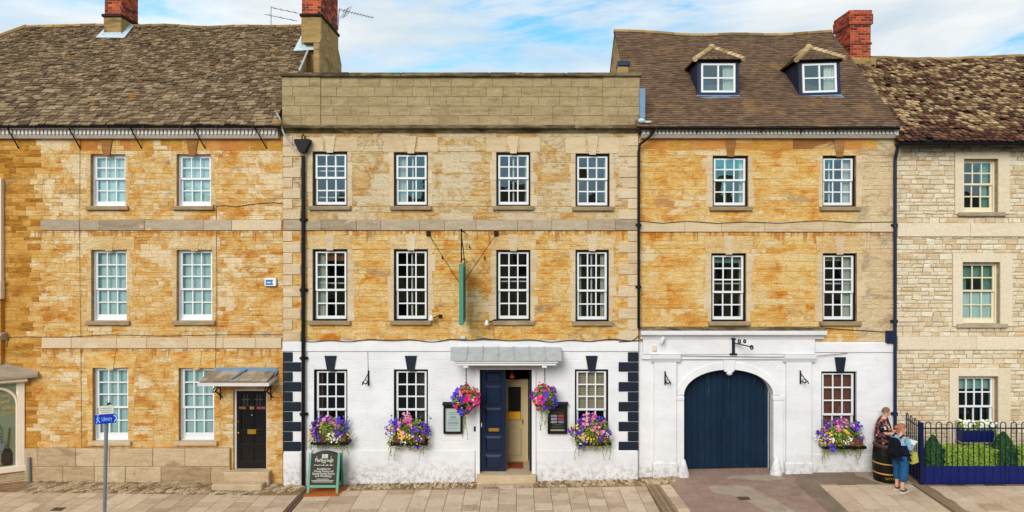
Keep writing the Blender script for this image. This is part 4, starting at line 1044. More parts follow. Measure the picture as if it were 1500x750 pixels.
aerial('toothed television aerial pointing right from the tall party-wall chimney', (wx(495, yB), yB, wz(44, yB)), (wx(497, yB), yB, wz(12, yB)),
       [((wx(497, yB), yB, wz(14, yB)), (wx(549, yB), yB - .2, wz(29, yB)), 12, (.02, 0.05, .06)), ((wx(503, yB), yB, wz(26, yB)), (wx(508, yB), yB + .2, wz(8, yB)), 6, (.13, 0, .06))])
# alarm box, cables
o = thing('alarm_box', 'small white and blue burglar alarm box on the ochre wall', 'alarm box', (wx(397), 0, wz(418)))
mb = MB(); mb.bbox(wx(389), wx(406), -0.09, -0.012, wz(419), wz(407), 0.012); mb.build('case', 'white', o)
mb = MB(); mb.prism([(wx(391), wz(417)), (wx(402), wz(417)), (wx(400.5), wz(413)), (wx(402), wz(409.5)), (wx(391), wz(409.5))], 'y', -0.094, -0.088); mb.build('blue_panel', 'bluewhite', o)
text_mesh('ADT', 0.055, 'white', 'lettering', o, face_xf(wx(396), -0.0955, wz(413.2)), extrude=0.001) if False else None
mb = MB(); mb.box(wx(392.5), wx(399), -0.097, -0.093, wz(414.2), wz(412.8)); mb.build('stripe', 'white', o)
mb = MB(); mb.box(wx(388), wx(405), -0.012, 0.0, wz(420), wz(408)); mb.build('back_plate', 'iron', o)
cable(H1, [(wx(118), -0.02, wz(204)), (wx(117.5), -0.045, wz(330)), (wx(119), -0.02, wz(500)), (wx(120), -0.02, wz(655))], 0.004)
cable(H1, [(wx(317), -0.02, wz(302)), (wx(318), -0.045, wz(420)), (wx(317), -0.045, wz(502)), (wx(316), -0.02, wz(541))], 0.006, 'cablepale')
cable(H1, [(wx(p), -0.022, wz(q)) for p, q in ((312, 300), (318, 302), (330, 301), (345, 303), (362, 300), (380, 298), (400, 297), (414, 298))], 0.008)
cable(H1, [(wx(p), -0.022, wz(q)) for p, q in ((10, 508), (14, 494), (40, 493), (90, 494), (160, 490), (240, 492), (330, 490), (414, 490))], 0.007)
mb = MB(); mb.tube([(wx(43, -0.1), -0.1, gz(-12.2)), (wx(42, -0.1), -0.1, wz(670, -.1))], 0.035, 8); o = mb.build('stub_pipe', 'galv'); tag(o, 'short upright grey pipe at the foot of the wall beside the shop window', 'pipe')

# ================================================================== SHOP BAY at the far left
S = thing('shop_front', 'cream arched shop window bay with lead canopy at the left edge', 'shop front', (wx(0), -0.5, 0))
pA = Vector((wx(38), 0.0, 0)); pB = Vector((wx(38) - 1.9, -0.95, 0)); pC = pB + Vector((-2.5, 0, 0))
dirv = (pA - pB).normalized(); nrm = Vector((dirv.y, -dirv.x, 0)); Ls = (pA - pB).length
SX = Matrix(((dirv.x, -nrm.x, 0, pB.x), (dirv.y, -nrm.y, 0, pB.y), (0, 0, 1, 0), (0, 0, 0, 1)))   # local x along face, local +y into the bay
zs0, zs1, zt = 0.27, 0.42, wz(553)
def sm(): m_ = MB(); m_.X = SX; return m_
m_ = sm(); st_ = coursed(0, Ls - .02, -0.25, zs0, [], (0.14, 0.2), (0.25, 0.5))
for s_ in st_: stone_geo(m_, s_, 0.02, 0.012, 0.02, 0.012, 0.006, U(0, 1))
m_.box(0, Ls, 0.02, 0.3, -0.3, zs0, 0.4); m_.build('stall_riser', 'plinth1', S, recalc=False)
m_ = sm(); m_.bbox(-0.05, Ls + 0.02, -0.06, 0.12, zs0, zs1, 0.015); m_.build('window_sill', 'shopcream', S)
m_ = sm(); m_.bbox(Ls - 0.17, Ls - 0.02, -0.03, 0.12, zs1, zt, 0.01); m_.bbox(0, 0.15, -0.03, 0.12, zs1, zt, 0.01); m_.bbox(0.15, Ls - 0.17, -0.02, 0.1, zt - 0.12, zt, 0.01)
# arched heads: two lights
xa_, xb_ = 0.15, Ls - 0.17; xm = (xa_ + xb_) / 2
for (p, q) in ((xa_, xm), (xm, xb_)):
    cx = (p + q) / 2; r = (q - p) / 2 - 0.02; zc = zt - 0.42 - r * 0.55
    pts = [(cx + r * math.cos(PI * i / 14), 0.03, zc + r * math.sin(PI * i / 14)) for i in range(15)]
    m_.tube(pts, 0.035, 6); m_.tube([(cx + r, 0.03, zc), (cx + r, 0.03, zs1)], 0.035, 6); m_.tube([(cx - r, 0.03, zc), (cx - r, 0.03, zs1)], 0.035, 6); m_.tube([(cx, 0.03, zc + r), (cx, 0.03, zt - 0.1)], 0.03, 6)
m_.build('window_frame', 'shopcream', S)
m_ = sm(); m_.add([(0.1, 0.05, zs1), (Ls - 0.1, 0.05, zs1), (Ls - 0.1, 0.05, zt - 0.05), (0.1, 0.05, zt - 0.05)], [(0, 1, 2, 3)]); m_.build('pane', 'glass_low', S)
mb = MB(); mb.box(pC.x, wx(35), -0.05, -0.03, zs1 - 0.05, zt); mb.build('backboard', 'shopback', S)
m_ = sm(); m_.box(0.05, Ls - 0.25, 0.121, 0.3, zs1 - 0.06, zs1 + 0.0); m_.build('display_floor', 'wood', S)
tx = SX @ Matrix.Translation((Ls - 0.36, 0.040, 0)) @ Matrix.Rotation(PI / 2, 4, 'X')
for txt, zz, sz in (('wards', wz(577), 0.14), ('and', wz(586), 0.14), ('dding', wz(595), 0.14)):
    text_mesh(txt, sz, 'gold', 'lettering', S, tx @ Matrix.Translation((0.0 if txt != 'and' else -0.08, zz, 0)), extrude=0.001)
m_ = sm(); m_.box(Ls - 0.52, Ls - 0.22, 0.038, 0.042, wz(602.5), wz(602)); m_.box(Ls - 0.52, Ls - 0.25, 0.038, 0.042, wz(605), wz(604.5)); m_.build('small_print', 'gold', S)
# canopy
m_ = sm(); zc = wz(551); m_.prism([(-0.30, zc), (-0.30, zc + 0.06), (0.3, zc + 0.36), (0.3, zc + 0.22)], 'x', -0.3, Ls + 0.28); m_.build('canopy', 'slate_grey', S)
m_ = sm(); m_.prism([(-0.22, zc - 0.01), (-0.22, zc - 0.09), (0.0, zc - 0.16), (0.2, zc - 0.16), (0.2, zc + 0.2)], 'x', -0.2, Ls + 0.06); m_.build('canopy_fascia', 'shopcream', S)
for (nm, m9, b9) in (('stall_riser', 'plinth1', (pC.x, pB.x, pB.y + .01, pB.y + .3, -.3, zs0)), ('window_sill', 'shopcream', (pC.x, pB.x, pB.y - .03, pB.y + .1, zs0, zs1)), ('window_head', 'shopcream', (pC.x, pB.x - .02, pB.y, pB.y + .1, zt - .2, zt)),
                     ('mullion', 'shopcream', (pC.x, pC.x + .12, pB.y, pB.y + .1, zs1, zt - .2)), ('mullion', 'shopcream', (pB.x - .14, pB.x - .02, pB.y, pB.y + .1, zs1, zt - .2)), ('side_wall', 'ochre1b', (pC.x - .3, pC.x - .001, pB.y, .0, -.3, zt)),
                     ('bay_roof', 'lead', (pC.x - .3, pB.x + .1, pB.y - .25, .0, zt + .002, zt + .12)), ('pane', 'glass_low', (pC.x + .12, pB.x - .14, pB.y + .05, pB.y + .055, zs1, zt - .2))):
    mb = MB(); mb.box(*b9); mb.build(nm, m9, S)
# upper pilaster strip of the neighbouring front
mb = MB(); mb.box(wx(-70), wx(6), -0.12, 0.0, wz(532), wz(440)); mb.build('upper_wall', 'ochre1b', S)
mb = MB(); mb.bbox(wx(-70), wx(7.5), -0.16, 0.0, wz(438), wz(411), 0.015); mb.bbox(wx(-70), wx(6.5), -0.12, 0, wz(411), wz(262), 0.01); mb.build('oriel_side', 'shopcream', S)
mb = MB(); mb.prism([(0, wz(486)), (-0.22, wz(488)), (-0.22, wz(491)), (-0.1, wz(497)), (0, wz(499))], 'x', wx(-70), wx(11)); mb.build('cornice', 'band', S)
# goods in the window
o = thing('hand_shovel', 'black fireside shovel with wooden handle in the shop window', 'shovel', (SX @ Vector((Ls - 0.40, 0.09, zs1))))
def G(x, y, z): return tuple(SX @ Vector((x, y, z)))
bx_ = Ls - 0.40
mb = MB(); mb.tube([G(bx_, .09, zs1 + .42), G(bx_ + .05, .10, zs1 + 0.95)], 0.022, 8); mb.build('handle', 'wood', o)
mb = MB(); pr = [(-0.10, 0.0), (-0.13, 0.12), (-0.125, 0.28), (-0.06, 0.40), (-0.015, 0.44), (0.015, 0.44), (0.06, 0.40), (0.125, 0.28), (0.13, 0.12), (0.10, 0.0)]
n_ = len(pr); vs = [G(bx_ + a, .08 + .4 * a * a, zs1 + .01 + b) for a, b in pr] + [G(bx_ + a, .095 + .4 * a * a, zs1 + .01 + b) for a, b in pr]
mb.add(vs, [tuple(range(n_)), tuple(range(2 * n_ - 1, n_ - 1, -1))] + [(i, (i + 1) % n_, n_ + (i + 1) % n_, n_ + i) for i in range(n_)]); mb.build('blade', 'iron', o)
o = thing('oven_glove', 'white multicolour-spotted oven glove hanging in the shop window', 'oven glove', G(Ls - .64, .15, zs1 + .3))
gx = Ls - 0.62; pr = [(-0.12, 0.35), (0.02, 0.28), (0.10, 0.33), (0.19, 0.52), (0.14, 0.60), (0.07, 0.55), (0.09, 0.90), (0.02, 1.05), (-0.10, 1.0)]
n_ = len(pr); vs = [G(gx + a, .13, zs1 + b) for a, b in pr] + [G(gx + a, .18, zs1 + b) for a, b in pr]
mb = MB(); mb.add(vs, [tuple(range(n_)), tuple(range(2 * n_ - 1, n_ - 1, -1))] + [(i, (i + 1) % n_, n_ + (i + 1) % n_, n_ + i) for i in range(n_)]); mb.build('glove', 'dots', o)
mb = MB(); mb.tube([G(gx - .04, .15, zs1 + 1.02), G(gx - .04, .15, zs1 + 1.16)], 0.01, 5); mb.build('loop', 'white', o)

# ================================================================== THE INN : three storeys, white ground floor, parapet
Y2 = -0.10
def h2(a, b, c, d): return hole(a, b, c, d, Y2)
H2 = thing('inn', 'three-storey inn with white painted ground floor, blank stone parapet and hanging sign', 'inn', (wx(676, Y2), Y2, 0))
X0, X1 = wx(415.5, Y2), wx(935, Y2)
u2 = [h2(458, 509, 222, 302), h2(577, 627, 223, 302), h2(727, 777, 223, 302), h2(843, 893, 225, 303)]
m2 = [h2(458, 509, 365, 470), h2(577, 627, 365, 470), h2(727, 777, 366, 470), h2(843, 892, 366, 471)]
g2 = [h2(460, 509, 541, 646), h2(577, 627, 541, 646), h2(842, 891, 541, 646)]
d2 = h2(703, 779, 541, 694)
holes2 = u2 + m2 + g2 + [d2]
zW = wz(499, Y2)
mb = MB(); wall_cells(mb, X0, X1, -0.5, wz(188, Y2), holes2, Y2, 0.26); shell(mb, X0, X1, Y2, -0.5, wz(150), 7.4)
W2 = mb.build('wall', 'mortar1', H2, recalc=False)
mb = MB(); wall_cells(mb, X0 + .001, X1 - .001, -0.5, zW, g2 + [d2], Y2 - 0.004, 0.258); wp = mb.build('painted_wall', 'white_wall', H2, recalc=False)
zb0, zb1 = wz(338, Y2), wz(322, Y2)
st = coursed(X0, X1, zb1, wz(190, Y2), u2, (0.12, 0.30), (0.3, 1.0)); lay(st, Y2, 'beige2', W2, nobj=150, proud=(0.002, 0.009), joint=0.006)
st = coursed(X0, X1, zW, zb0, m2, (0.085, 0.18), (0.25, 0.75)); lay(st, Y2, 'ochre2', W2, nobj=150, proud=(0.003, 0.010), joint=0.006)
st = coursed(X0 + .01, X1 - .01, -0.15, zW - 0.28, [(h[0] - .01, h[1] + .01, h[2], h[3] + .01) for h in g2 + [d2]], (0.20, 0.30), (0.4, 0.9))
mb = MB()
for s in st: stone_geo(mb, s, Y2 - 0.004, 0.010, U(0.0012, 0.0034), 0.012, 0.004, U(0, 1), 0.0008)
mb.build('painted_stones', 'white_wall', wp, kind='stuff', recalc=False)
# low plinth, band
for (a, b) in ((wx(441, Y2), d2[0] - 0.12), (d2[1] + 0.12, wx(934, Y2))):
    mb = MB(); mb.bbox(a, b, Y2 - 0.045, Y2, -0.3, wz(659, Y2), 0.015); mb.build('plinth', 'white_wall', H2)
mb = MB(); mb.bbox(X0, wx(441, Y2), Y2 - 0.05, Y2, -0.3, wz(663, Y2), 0.015); mb.build('plinth', 'white_wall', H2)
mb = MB(); mb.bbox(X0 - 0.02, X1, Y2 - 0.04, Y2, wz(514.5, Y2), wz(500, Y2), 0.01); mb.build('white_band', 'white_wall', H2)
band(H2, X0, X1, zb0 + .01, zb1 - .005, Y2, 0.045, 'band', (0.6, 1.1))
# quoins
def quoins(zt, zb, n, mat, mat2=None):
    h = (zt - zb) / n
    for i in range(n):
        za, zc = zt - h * (i + 1), zt - h * i
        wide = i % 2 == 1
        block(H2, 'quoin', X0 - 0.012, wx(441 if wide else 429, Y2), za + .006, zc - .006, Y2, 0.032, mat, 0.014)
        block(H2, 'quoin', wx(906 if wide else 919.5, Y2), X1 - .001, za + .006, zc - .006, Y2, 0.032, mat, 0.014)
quoins(wz(199, Y2), zb1, 8, 'dress'); quoins(zb0, wz(500, Y2), 10, 'dress'); quoins(wz(515.5, Y2), wz(661, Y2), 10, 'navy_quoin')
C = 'curtain'
specU = [dict(second=[('h', 0.66), ('v', 0.62), ('h', .17)], curtain=[('R', C, 0.1)]), dict(second=[('v', 0.52)], curtain=[('L', C, 0.33)]), dict(second=[('v', 0.5)], curtain=[('R', C, 0.16)]), dict(curtain=[('R', C, 0.12)])]
for h, k in zip(u2, specU): window(H2, h, Y2, 2, 2, **k)
specM = [dict(second=[('h', 0.52)], curtain=[('L', C, 0.36), ('P', 'blind_b', 0.3)]), dict(second=[('v', 0.5)]), dict(second=[('h', 0.55)]), dict(second=[('v', 0.5)], curtain=[('L', C, 0.2), ('R', C, 0.22)])]
for h, k in zip(m2, specM): window(H2, h, Y2, 3, 2, **k)
specG = [dict(curtain=[('L', 'blind_b', .2)]), dict(curtain=[('R', 'room2', 0.4)]), dict(curtain=[('S', 'blind_y', 0.75)])]
for h, k in zip(g2, specG): window(H2, h, Y2, 3, 2, sillm='white_wall', sill=0.04, sill_ext=0.03, **k)
for h in u2:
    keystone(H2, (h[0] + h[1]) / 2, h[3] - 0.03, wz(200, Y2), 0.16, 0.29, Y2, 'dress', 0.03); jambs(H2, h, Y2, 'dress', (0.08, 0.18)); 
    for s in (-1, 1):
        block(H2, 'lintel_stone', (h[0] + h[1]) / 2 + s * 0.17 if s > 0 else h[0] - 0.25, h[1] + 0.25 if s > 0 else (h[0] + h[1]) / 2 - 0.17, h[3] + .004, wz(201, Y2), Y2, 0.012, 'dress')
for h in m2: lintel(H2, h, Y2, 'pale_jamb', wz(344, Y2) - h[3], 0.14, key='dress', kproud=.022); jambs(H2, h, Y2, 'dress', (0.08, 0.2))
for h in g2: keystone(H2, (h[0] + h[1]) / 2, wz(543.5, Y2), wz(521, Y2), 0.17, 0.30, Y2, 'navy_quoin', 0.035)
# parapet
zc0, zc1, zp = wz(187, -0.28), wz(190, Y2), wz(113, Y2)
ps = coursed(wx(470, Y2), wx(883, Y2), wz(184, Y2), zp, [], (0.235, 0.25), (0.40, 0.56))
mb = MB(); mb.box(X0 - .03, X1 + 0.03, Y2 + 0.004, Y2 + 0.42, wz(192, Y2), zp); pb = mb.build('parapet', simple('parapet_joint', lin(118, 102, 74), 0.95, 0.1, 0.2, 9), H2)
lay(ps, Y2 + 0.004, 'parapet', pb, name='parapet_block', restname='parapet_blocks', joint=0.006, proud=(0.009, 0.014), cham=0.004, jit=0.002)
for (a, b) in ((X0 - .03, wx(470, Y2)), (wx(883, Y2), X1 + .03)):
    ps = coursed(a, b, wz(184, Y2), zp, [], (0.235, 0.25), (0.44, 0.56)); lay(ps, Y2 - 0.02, 'parapet', pb, name='pier_block', restname='pier_blocks', joint=0.005, proud=(0.012, 0.018), cham=0.004, jit=0.001)
    mb = MB(); mb.box(a, b, Y2 - 0.022, Y2 + 0.004, wz(184, Y2), zp); mb.build('parapet_pier', 'parapet', pb)
x = X0 - 0.08
while x < X1 + 0.05:
    l = min(U(0.8, 1.3), X1 + 0.08 - x); mb = MB(); mb.bbox(x + .002, x + l - .002, Y2 - 0.10, Y2 + 0.50, zp, zp + 0.10 + U(-.008, .012), 0.018, U(0, 1)); mb.build('coping_stone', 'coping', pb); x += l
mb = MB(); za, zc = wz(194.5, Y2), wz(185, Y2); h_ = zc - za
mb.prism([(Y2, za), (Y2 - 0.05, za), (Y2 - 0.07, za + h_ * .3), (Y2 - 0.19, za + h_ * .55), (Y2 - 0.20, za + h_ * .8), (Y2 - 0.05, zc + 0.03), (Y2, zc + .03)], 'x', X0 - 0.09, X1 + 0.09); mb.build('parapet_cornice', 'coping', H2)
mb = MB(); mb.box(X0, X1, Y2 + .4, 7.4, wz(150), wz(150) + 0.05); mb.build('flat_roof', 'lead', H2)
# downpipes
xp = wx(444, Y2 - .1); yp = Y2 - 0.09
dp = pipe(H2, [(xp, yp, wz(228, yp)), (xp, yp, gz(xp) - 0.02)], 0.048, 'black', [(xp, yp, wz(q, yp)) for q in (322, 425, 525, 607)])
mb = MB(); zt = wz(207, yp)
mb.prism([(-0.19, 0.10), (0.19, 0.10), (0.19, 0.02), (0.07, -0.22), (-0.07, -0.22), (-0.19, 0.02)], 'y', yp - 0.13, yp + 0.09); mb.v = [(v[0] + xp, v[1], v[2] + zt - 0.06) for v in mb.v]
mb.build('hopper_head', 'iron', dp)
cable(H2, [(xp - .03, yp, zt + 0.04), (xp - .03, yp, zt + .12), (xp, yp - .02, zt + .17), (xp + .04, yp, zt + 0.12), (xp + .04, yp, zt + .03)], 0.02, 'black', 'swan_neck')
cable(H2, [(wx(p), -0.3, wz(q)) for p, q in ((411, 168), (416, 178), (419, 192), (424, 205), (432, 216), (440, 221))], 0.02, 'lead', 'overflow_pipe')
xq = wx(935, -0.12)
pipe(H2, [(xq, -0.17, wz(222)), (xq, -0.17, wz(481, -.17))], 0.036, 'black', [(xq, -0.17, wz(q)) for q in (330, 420)])
pipe(H2, [(wx(956, -.3), -0.38, wz(190, -.35)), (wx(953, -.3), -0.32, wz(199, -.3)), (wx(937, -.17), -0.19, wz(212, -.17)), (xq, -0.17, wz(224, -.17))], 0.034, 'black', (), 'swan_neck')
mb = MB(); mb.box(wx(937, -.2), wx(944.5, -.2), -0.25, -0.1, wz(173, -.2), wz(130, -.2)); mb.build('lead_flashing', 'leadblue', H2)
mb = MB(); mb.ball((wx(940, -.3), -0.3, wz(177, -.3)), 0.10, 10, (1, .8, .7)); mb.ball((wx(949, -.3), -0.3, wz(179, -.3)), 0.07, 10, (1.6, .8, .5)); mb.build('lead_spout', 'leadpale', H2, smooth=True)
mb = MB(); mb.ball((wx(406, -.35), -0.35, wz(180, -.35)), 0.12, 10, (1.2, .8, .8)); mb.build('mortar_fillet', 'chim_stone', H2)
# telephone cables along the white band
pts = []
for i in range(60):
    p = 440 + (935 - 440) * i / 59; pts.append((wx(p, Y2), Y2 - 0.055, wz(498.5 + 1.2 * math.sin(i * 0.9) + 1.0 * math.sin(i * .31) - (2 if 25 < i < 33 else 0), Y2)))
cable(H2, pts, 0.013)
cable(H2, [(wx(p), Y2 - .04, wz(q)) for p, q in ((935, 490), (930, 495), (922, 499), (905, 500))], 0.014)
for (px, a, b) in ((540, 514, 548), (723, 478, 498)): cable(H2, [(wx(px), Y2 - .02, wz(a)), (wx(px + 1), Y2 - .02, wz(b))], 0.005, 'cablepale')
# --- entrance
x0, x1, z0, z1 = d2
zf = wz(693, Y2)
mb = MB(); 
for (a, b) in ((x0 - 0.10, x0), (x1, x1 + 0.10)): mb.bbox(a, b, Y2 - 0.05, Y2 + 0.1, zf - 0.12, z1 + .0, 0.006)
mb.bbox(x0 - 0.10, x1 + 0.10, Y2 - 0.06, Y2 + 0.1, z1, z1 + 0.09, 0.006); DF = mb.build('door_frame', 'white', H2)
mb = MB(); mb.bbox(x0 - 0.08, x1 + 0.1, Y2 - 0.20, Y2 + 0.16, gz(0.2) - 0.1, zf, 0.015); mb.build('threshold', 'step', H2)
lf = MB(); lx1 = wx(741, Y2 + .14); yl = Y2 + 0.12
lf.box(x0 + .003, lx1, yl, yl + 0.05, zf + 0.01, z1 - .003); leaf = lf.build('door_leaf', 'navy_door', H2); leaf['label'] = 'closed navy panelled door leaf with brass letter box'
Hh = z1 - zf
for (a, b, in_) in ((0.72, 0.95, 0), (0.715, 0.71, 1)): pass
pnl = [(0.235, 0.35), (0.115, 0.215), (0.36, 0.56), (0.58, 0.76), (0.79, 0.92)]
lw = lx1 - x0
for (a, b) in ((0.03, 0.165), (0.195, 0.345), (0.375, 0.62), (0.65, 0.835), (0.86, 0.965)):
    mb = MB(); za, zc = zf + Hh * a, zf + Hh * b; xa, xb = x0 + lw * 0.20, x0 + lw * 0.84; c_ = 0.05
    vs = [(xa, yl - .001, za), (xb, yl - .001, za), (xb, yl - .001, zc), (xa, yl - .001, zc), (xa + c_, yl - .035, za + c_), (xb - c_, yl - .035, za + c_), (xb - c_, yl - .035, zc - c_), (xa + c_, yl - .035, zc - c_)]
    mb.add(vs, [(0, 1, 5, 4), (1, 2, 6, 5), (2, 3, 7, 6), (3, 0, 4, 7), (4, 5, 6, 7)]); mb.build('door_panel', 'navy_door', leaf)
mb = MB(); zl = wz(631, Y2); mb.bbox(x0 + lw * .33, x0 + lw * .74, yl - 0.05, yl - .001, zl - .04, zl + .04, 0.008); mb.build('letter_box', 'brass', leaf)
mb = MB(); zl = wz(624, Y2); mb.bbox(x0 + .015, x0 + .05, yl - 0.03, yl - .001, zl - .05, zl + .05, 0.006); mb.build('door_handle', 'white', leaf)
# lobby
mb = MB(); ye = Y2 + 1.7; q = 0.0
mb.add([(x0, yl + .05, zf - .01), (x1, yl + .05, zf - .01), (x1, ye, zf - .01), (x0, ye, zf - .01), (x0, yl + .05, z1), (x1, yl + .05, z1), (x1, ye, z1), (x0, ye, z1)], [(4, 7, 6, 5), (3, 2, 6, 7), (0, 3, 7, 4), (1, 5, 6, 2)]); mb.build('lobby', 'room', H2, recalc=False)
mb = MB(); mb.box(x0, x1, Y2 + 0.16, ye, zf - 0.06, zf - 0.002); mb.build('lobby_floor', 'step', H2)
yd = Y2 + 1.0
dx0, dx1 = wx(739, yd), wx(768, yd); dz0, dz1 = zf, wz(560, yd)
mb = MB(); mb.box(dx0, dx1, yd, yd + .05, dz0, dz0 + (dz1 - dz0) * .52); mb.box(dx0, dx0 + .1, yd, yd + .05, dz0 + (dz1 - dz0) * .52, dz1); mb.box(dx1 - .09, dx1, yd, yd + .05, dz0 + (dz1 - dz0) * .52, dz1); mb.box(dx0 + .1, dx1 - .09, yd, yd + .05, dz1 - .12, dz1)
mb.bbox(dx0 + .09, dx1 - .08, yd - .02, yd, dz0 + .15, dz0 + (dz1 - dz0) * .42, .02); mb.box(dx1, dx1 + .10, yd - .03, yd + .08, dz0, dz1 + .08); mb.box(dx0 - .1, dx1, yd - .03, yd + .08, dz1, dz1 + .08)
idr = mb.build('inner_door', 'innerdoor', H2); idr['label'] = 'cream half-glazed inner door standing behind the open entrance'
mb = MB(); mb.box(dx0 + .1, dx1 - .09, yd + .02, yd + .03, dz0 + (dz1 - dz0) * .52, dz1 - .12); mb.build('glazing', 'door_black', idr)
mb = MB(); mb.box(dx0 + .04, dx1 - .1, yd - .035, yd - .022, dz0 + (dz1 - dz0) * .53, dz0 + (dz1 - dz0) * .63); mb.build('notice', 'yellow', idr)
mb = MB(); mb.tube([(dx1 - .05, yd - .06, dz0 + 1.0), (dx1 - .05, yd - .06, dz0 + 1.12)], .012, 6); mb.build('door_handle', 'brass', idr)
mb = MB(); mb.box(x1 - .05, x1 - .003, Y2 + .14, Y2 + 0.75, zf + .01, z1 - .01); op = mb.build('door_leaf', 'navy_door', H2); op['label'] = 'second navy door leaf folded back into the lobby'
mb = MB(); mb.bbox(wx(744, yd - .3), wx(766, yd - .4), Y2 + .35, Y2 + .85, zf, zf + .015, .004); o = mb.build('door_mat', 'mat2'); tag(o, 'red-brown mat inside the open inn doorway', 'mat')
mb = MB(); mb.lathe([(0.02, .1), (0.07, .03), (0.075, 0.0), (0.02, -.02)], (wx(750, .4), .4, wz(553, .4)), 12); mb.tube([(wx(750, .4), .4, wz(553, .4) + .1), (wx(750, .4), .4, z1)], .008, 5); o = mb.build('hanging_lamp', 'redlamp'); tag(o, 'small red lampshade hanging inside the inn doorway', 'lamp')
mb = MB(); mb.bbox(wx(694.5), wx(698), Y2 - .03, Y2 - .004, wz(630), wz(623), .004); mb.build('door_bell', 'iron', H2)
# lead canopy
CY = -0.80
ca0, ca1 = wx(659.5, CY), wx(823, CY); zlo, zhi = wz(527.5, CY), wz(507, Y2)
mb = MB(); b0, b1 = wx(663, Y2), wx(819, Y2)
mb.add([(ca0, CY, zlo), (ca1, CY, zlo), (b1 + .05, Y2, zhi), (b0 - .05, Y2, zhi), (ca0, CY, zlo - .025), (ca1, CY, zlo - .025), (ca1 - .05, Y2, zlo - .025), (ca0 + .05, Y2, zlo - .025)],
       [(0, 1, 2, 3), (4, 5, 1, 0), (1, 5, 6, 2), (0, 3, 7, 4), (7, 6, 5, 4)])
cn = mb.build('canopy', 'lead', H2); cn['label'] = 'grey lead-covered canopy over the inn entrance'
for i in range(1, 7):
    f_ = i / 7; mb = MB(); mb.tube([(ca0 + (ca1 - ca0) * f_, CY - .005, zlo + .008), (b0 + (b1 - b0) * f_, Y2, zhi + .01)], 0.016, 6); mb.build('lead_roll', 'lead', cn)
mb = MB(); f0, f1 = wx(668, CY + .1), wx(815, CY + .1); mb.bbox(f0, f1, CY + .08, Y2 - .01, zlo - .15, zlo - .027, .012); mb.bbox(f0 - .04, f1 + .04, CY + .04, Y2 - .012, zlo - .085, zlo - .03, .012); mb.build('fascia', 'white', cn)
mb = MB(); mb.bbox(wx(700), wx(782), Y2 - .075, Y2 - .06, z1 + .02, z1 + .16, .004); mb.build('frieze', 'offwhite', cn)
for px in (683, 797):
    mb = MB(); x = wx(px, -0.45); mb.box(x - .06, x + .06, -0.7, Y2, zlo - .20, zlo - .152); mb.build('corbel', 'white', cn)

# --- hanging sign (edge on)
o = thing('hanging_sign', 'teal green pub sign seen edge-on, hung on a black iron bracket between upper windows', 'sign', (wx(676), Y2, wz(478)))
xs_ = wx(675.5, -1.2)
mb = MB(); mb.box(xs_ - .015, xs_ + .015, -1.12, -1.09, wz(385, -1.1), wz(338, -1.1)); mb.box(xs_ - .012, xs_ + .012, -1.12, Y2, wz(338, -1.1) - .03, wz(338, -1.1)); mb.box(xs_ - .012, xs_ + .012, -1.12, Y2, wz(381, -1.1), wz(381, -1.1) + .025)
mb.tube([(xs_, -1.1, wz(345, -1.1)), (xs_ + .02, -.6, wz(372, -.6)), (xs_, Y2, wz(385))], .012, 5); mb.ball((xs_, -1.105, wz(337, -1.1)), .03, 8); mb.build('bracket', 'iron', o)
mb = MB(); zt_, zb_ = wz(387, -1.2), wz(476, -1.2)
mb.bbox(xs_ - .05, xs_ + .05, -1.22, -1.14, zb_, zt_, .008); mb.bbox(xs_ - .05, xs_ + .05, -0.38, -0.30, zb_, zt_, .008); mb.bbox(xs_ - .048, xs_ + .048, -1.14, -.38, zt_ - .08, zt_, .008); mb.bbox(xs_ - .048, xs_ + .048, -1.14, -.38, zb_, zb_ + .08, .008); mb.build('sign_frame', 'teal', o)
mb = MB(); mb.box(xs_ - .03, xs_ + .03, -1.14, -.38, zb_ + .08, zt_ - .08); mb.build('sign_panel', simple('sign_panel_paint', lin(44, 70, 66), .5, .4), o)
for px, cx in ((628, -1), (727, 1)):
    mb = MB(); x = wx(px, Y2); mb.tube([(x, Y2 - .03, wz(343, Y2)), (xs_ + cx * .05, -1.15, wz(414, -1.15))], .008, 5); mb.build('stay_rod', 'iron', o)
    mb = MB(); mb.bbox(x - .055, x + .055, Y2 - .05, Y2 - .012, wz(346, Y2), wz(338.5, Y2), .006); mb.build('anchor_plate', 'iron', o)
def spot(label, px, py, flip):
    o = thing('floodlight', label, 'floodlight', (wx(px), Y2, wz(py)))
    x, z = wx(px, -.3), wz(py, -.3)
    mb = MB(); mb.tube([(x - .14 * flip, Y2 - .01, z + .06), (x - .10 * flip, -.22, z + .05), (x, -.30, z)], .014, 6); mb.box(x - .18 * flip - .03, x - .18 * flip + .05, Y2 - .04, Y2 - .01, z, z + .09); mb.build('arm', 'iron', o)
    mb = MB(); mb.lathe([(.025, .09), (.05, .03), (.062, -.03), (.058, -.035), (.0, -.02)], (x + .02 * flip, -.32, z), 12); mb.build('lamp_head', 'white', o, smooth=True)
spot('small white floodlight beside the teal hanging sign, left one', 633, 467, -1); spot('small white floodlight beside the teal hanging sign, right one', 714, 474, -1)
for (px, py) in ((648, 378), (710, 378), (688, 362)):
    mb = MB(); x, z = wx(px, Y2), wz(py, Y2); mb.tube([(x, Y2 - .015, z), (x, Y2 - .07, z)], .02, 7); mb.tube([(x, Y2 - .06, z), (x, Y2 - .06, z + .05)], .01, 5); mb.build('iron_fixing', 'iron', H2)
mb = MB(); x, z = wx(679), wz(493); mb.bbox(x - .06, x + .06, Y2 - .09, Y2 - .012, z - .04, z + .03, .01); mb.build('junction_box', 'leadpale', H2)

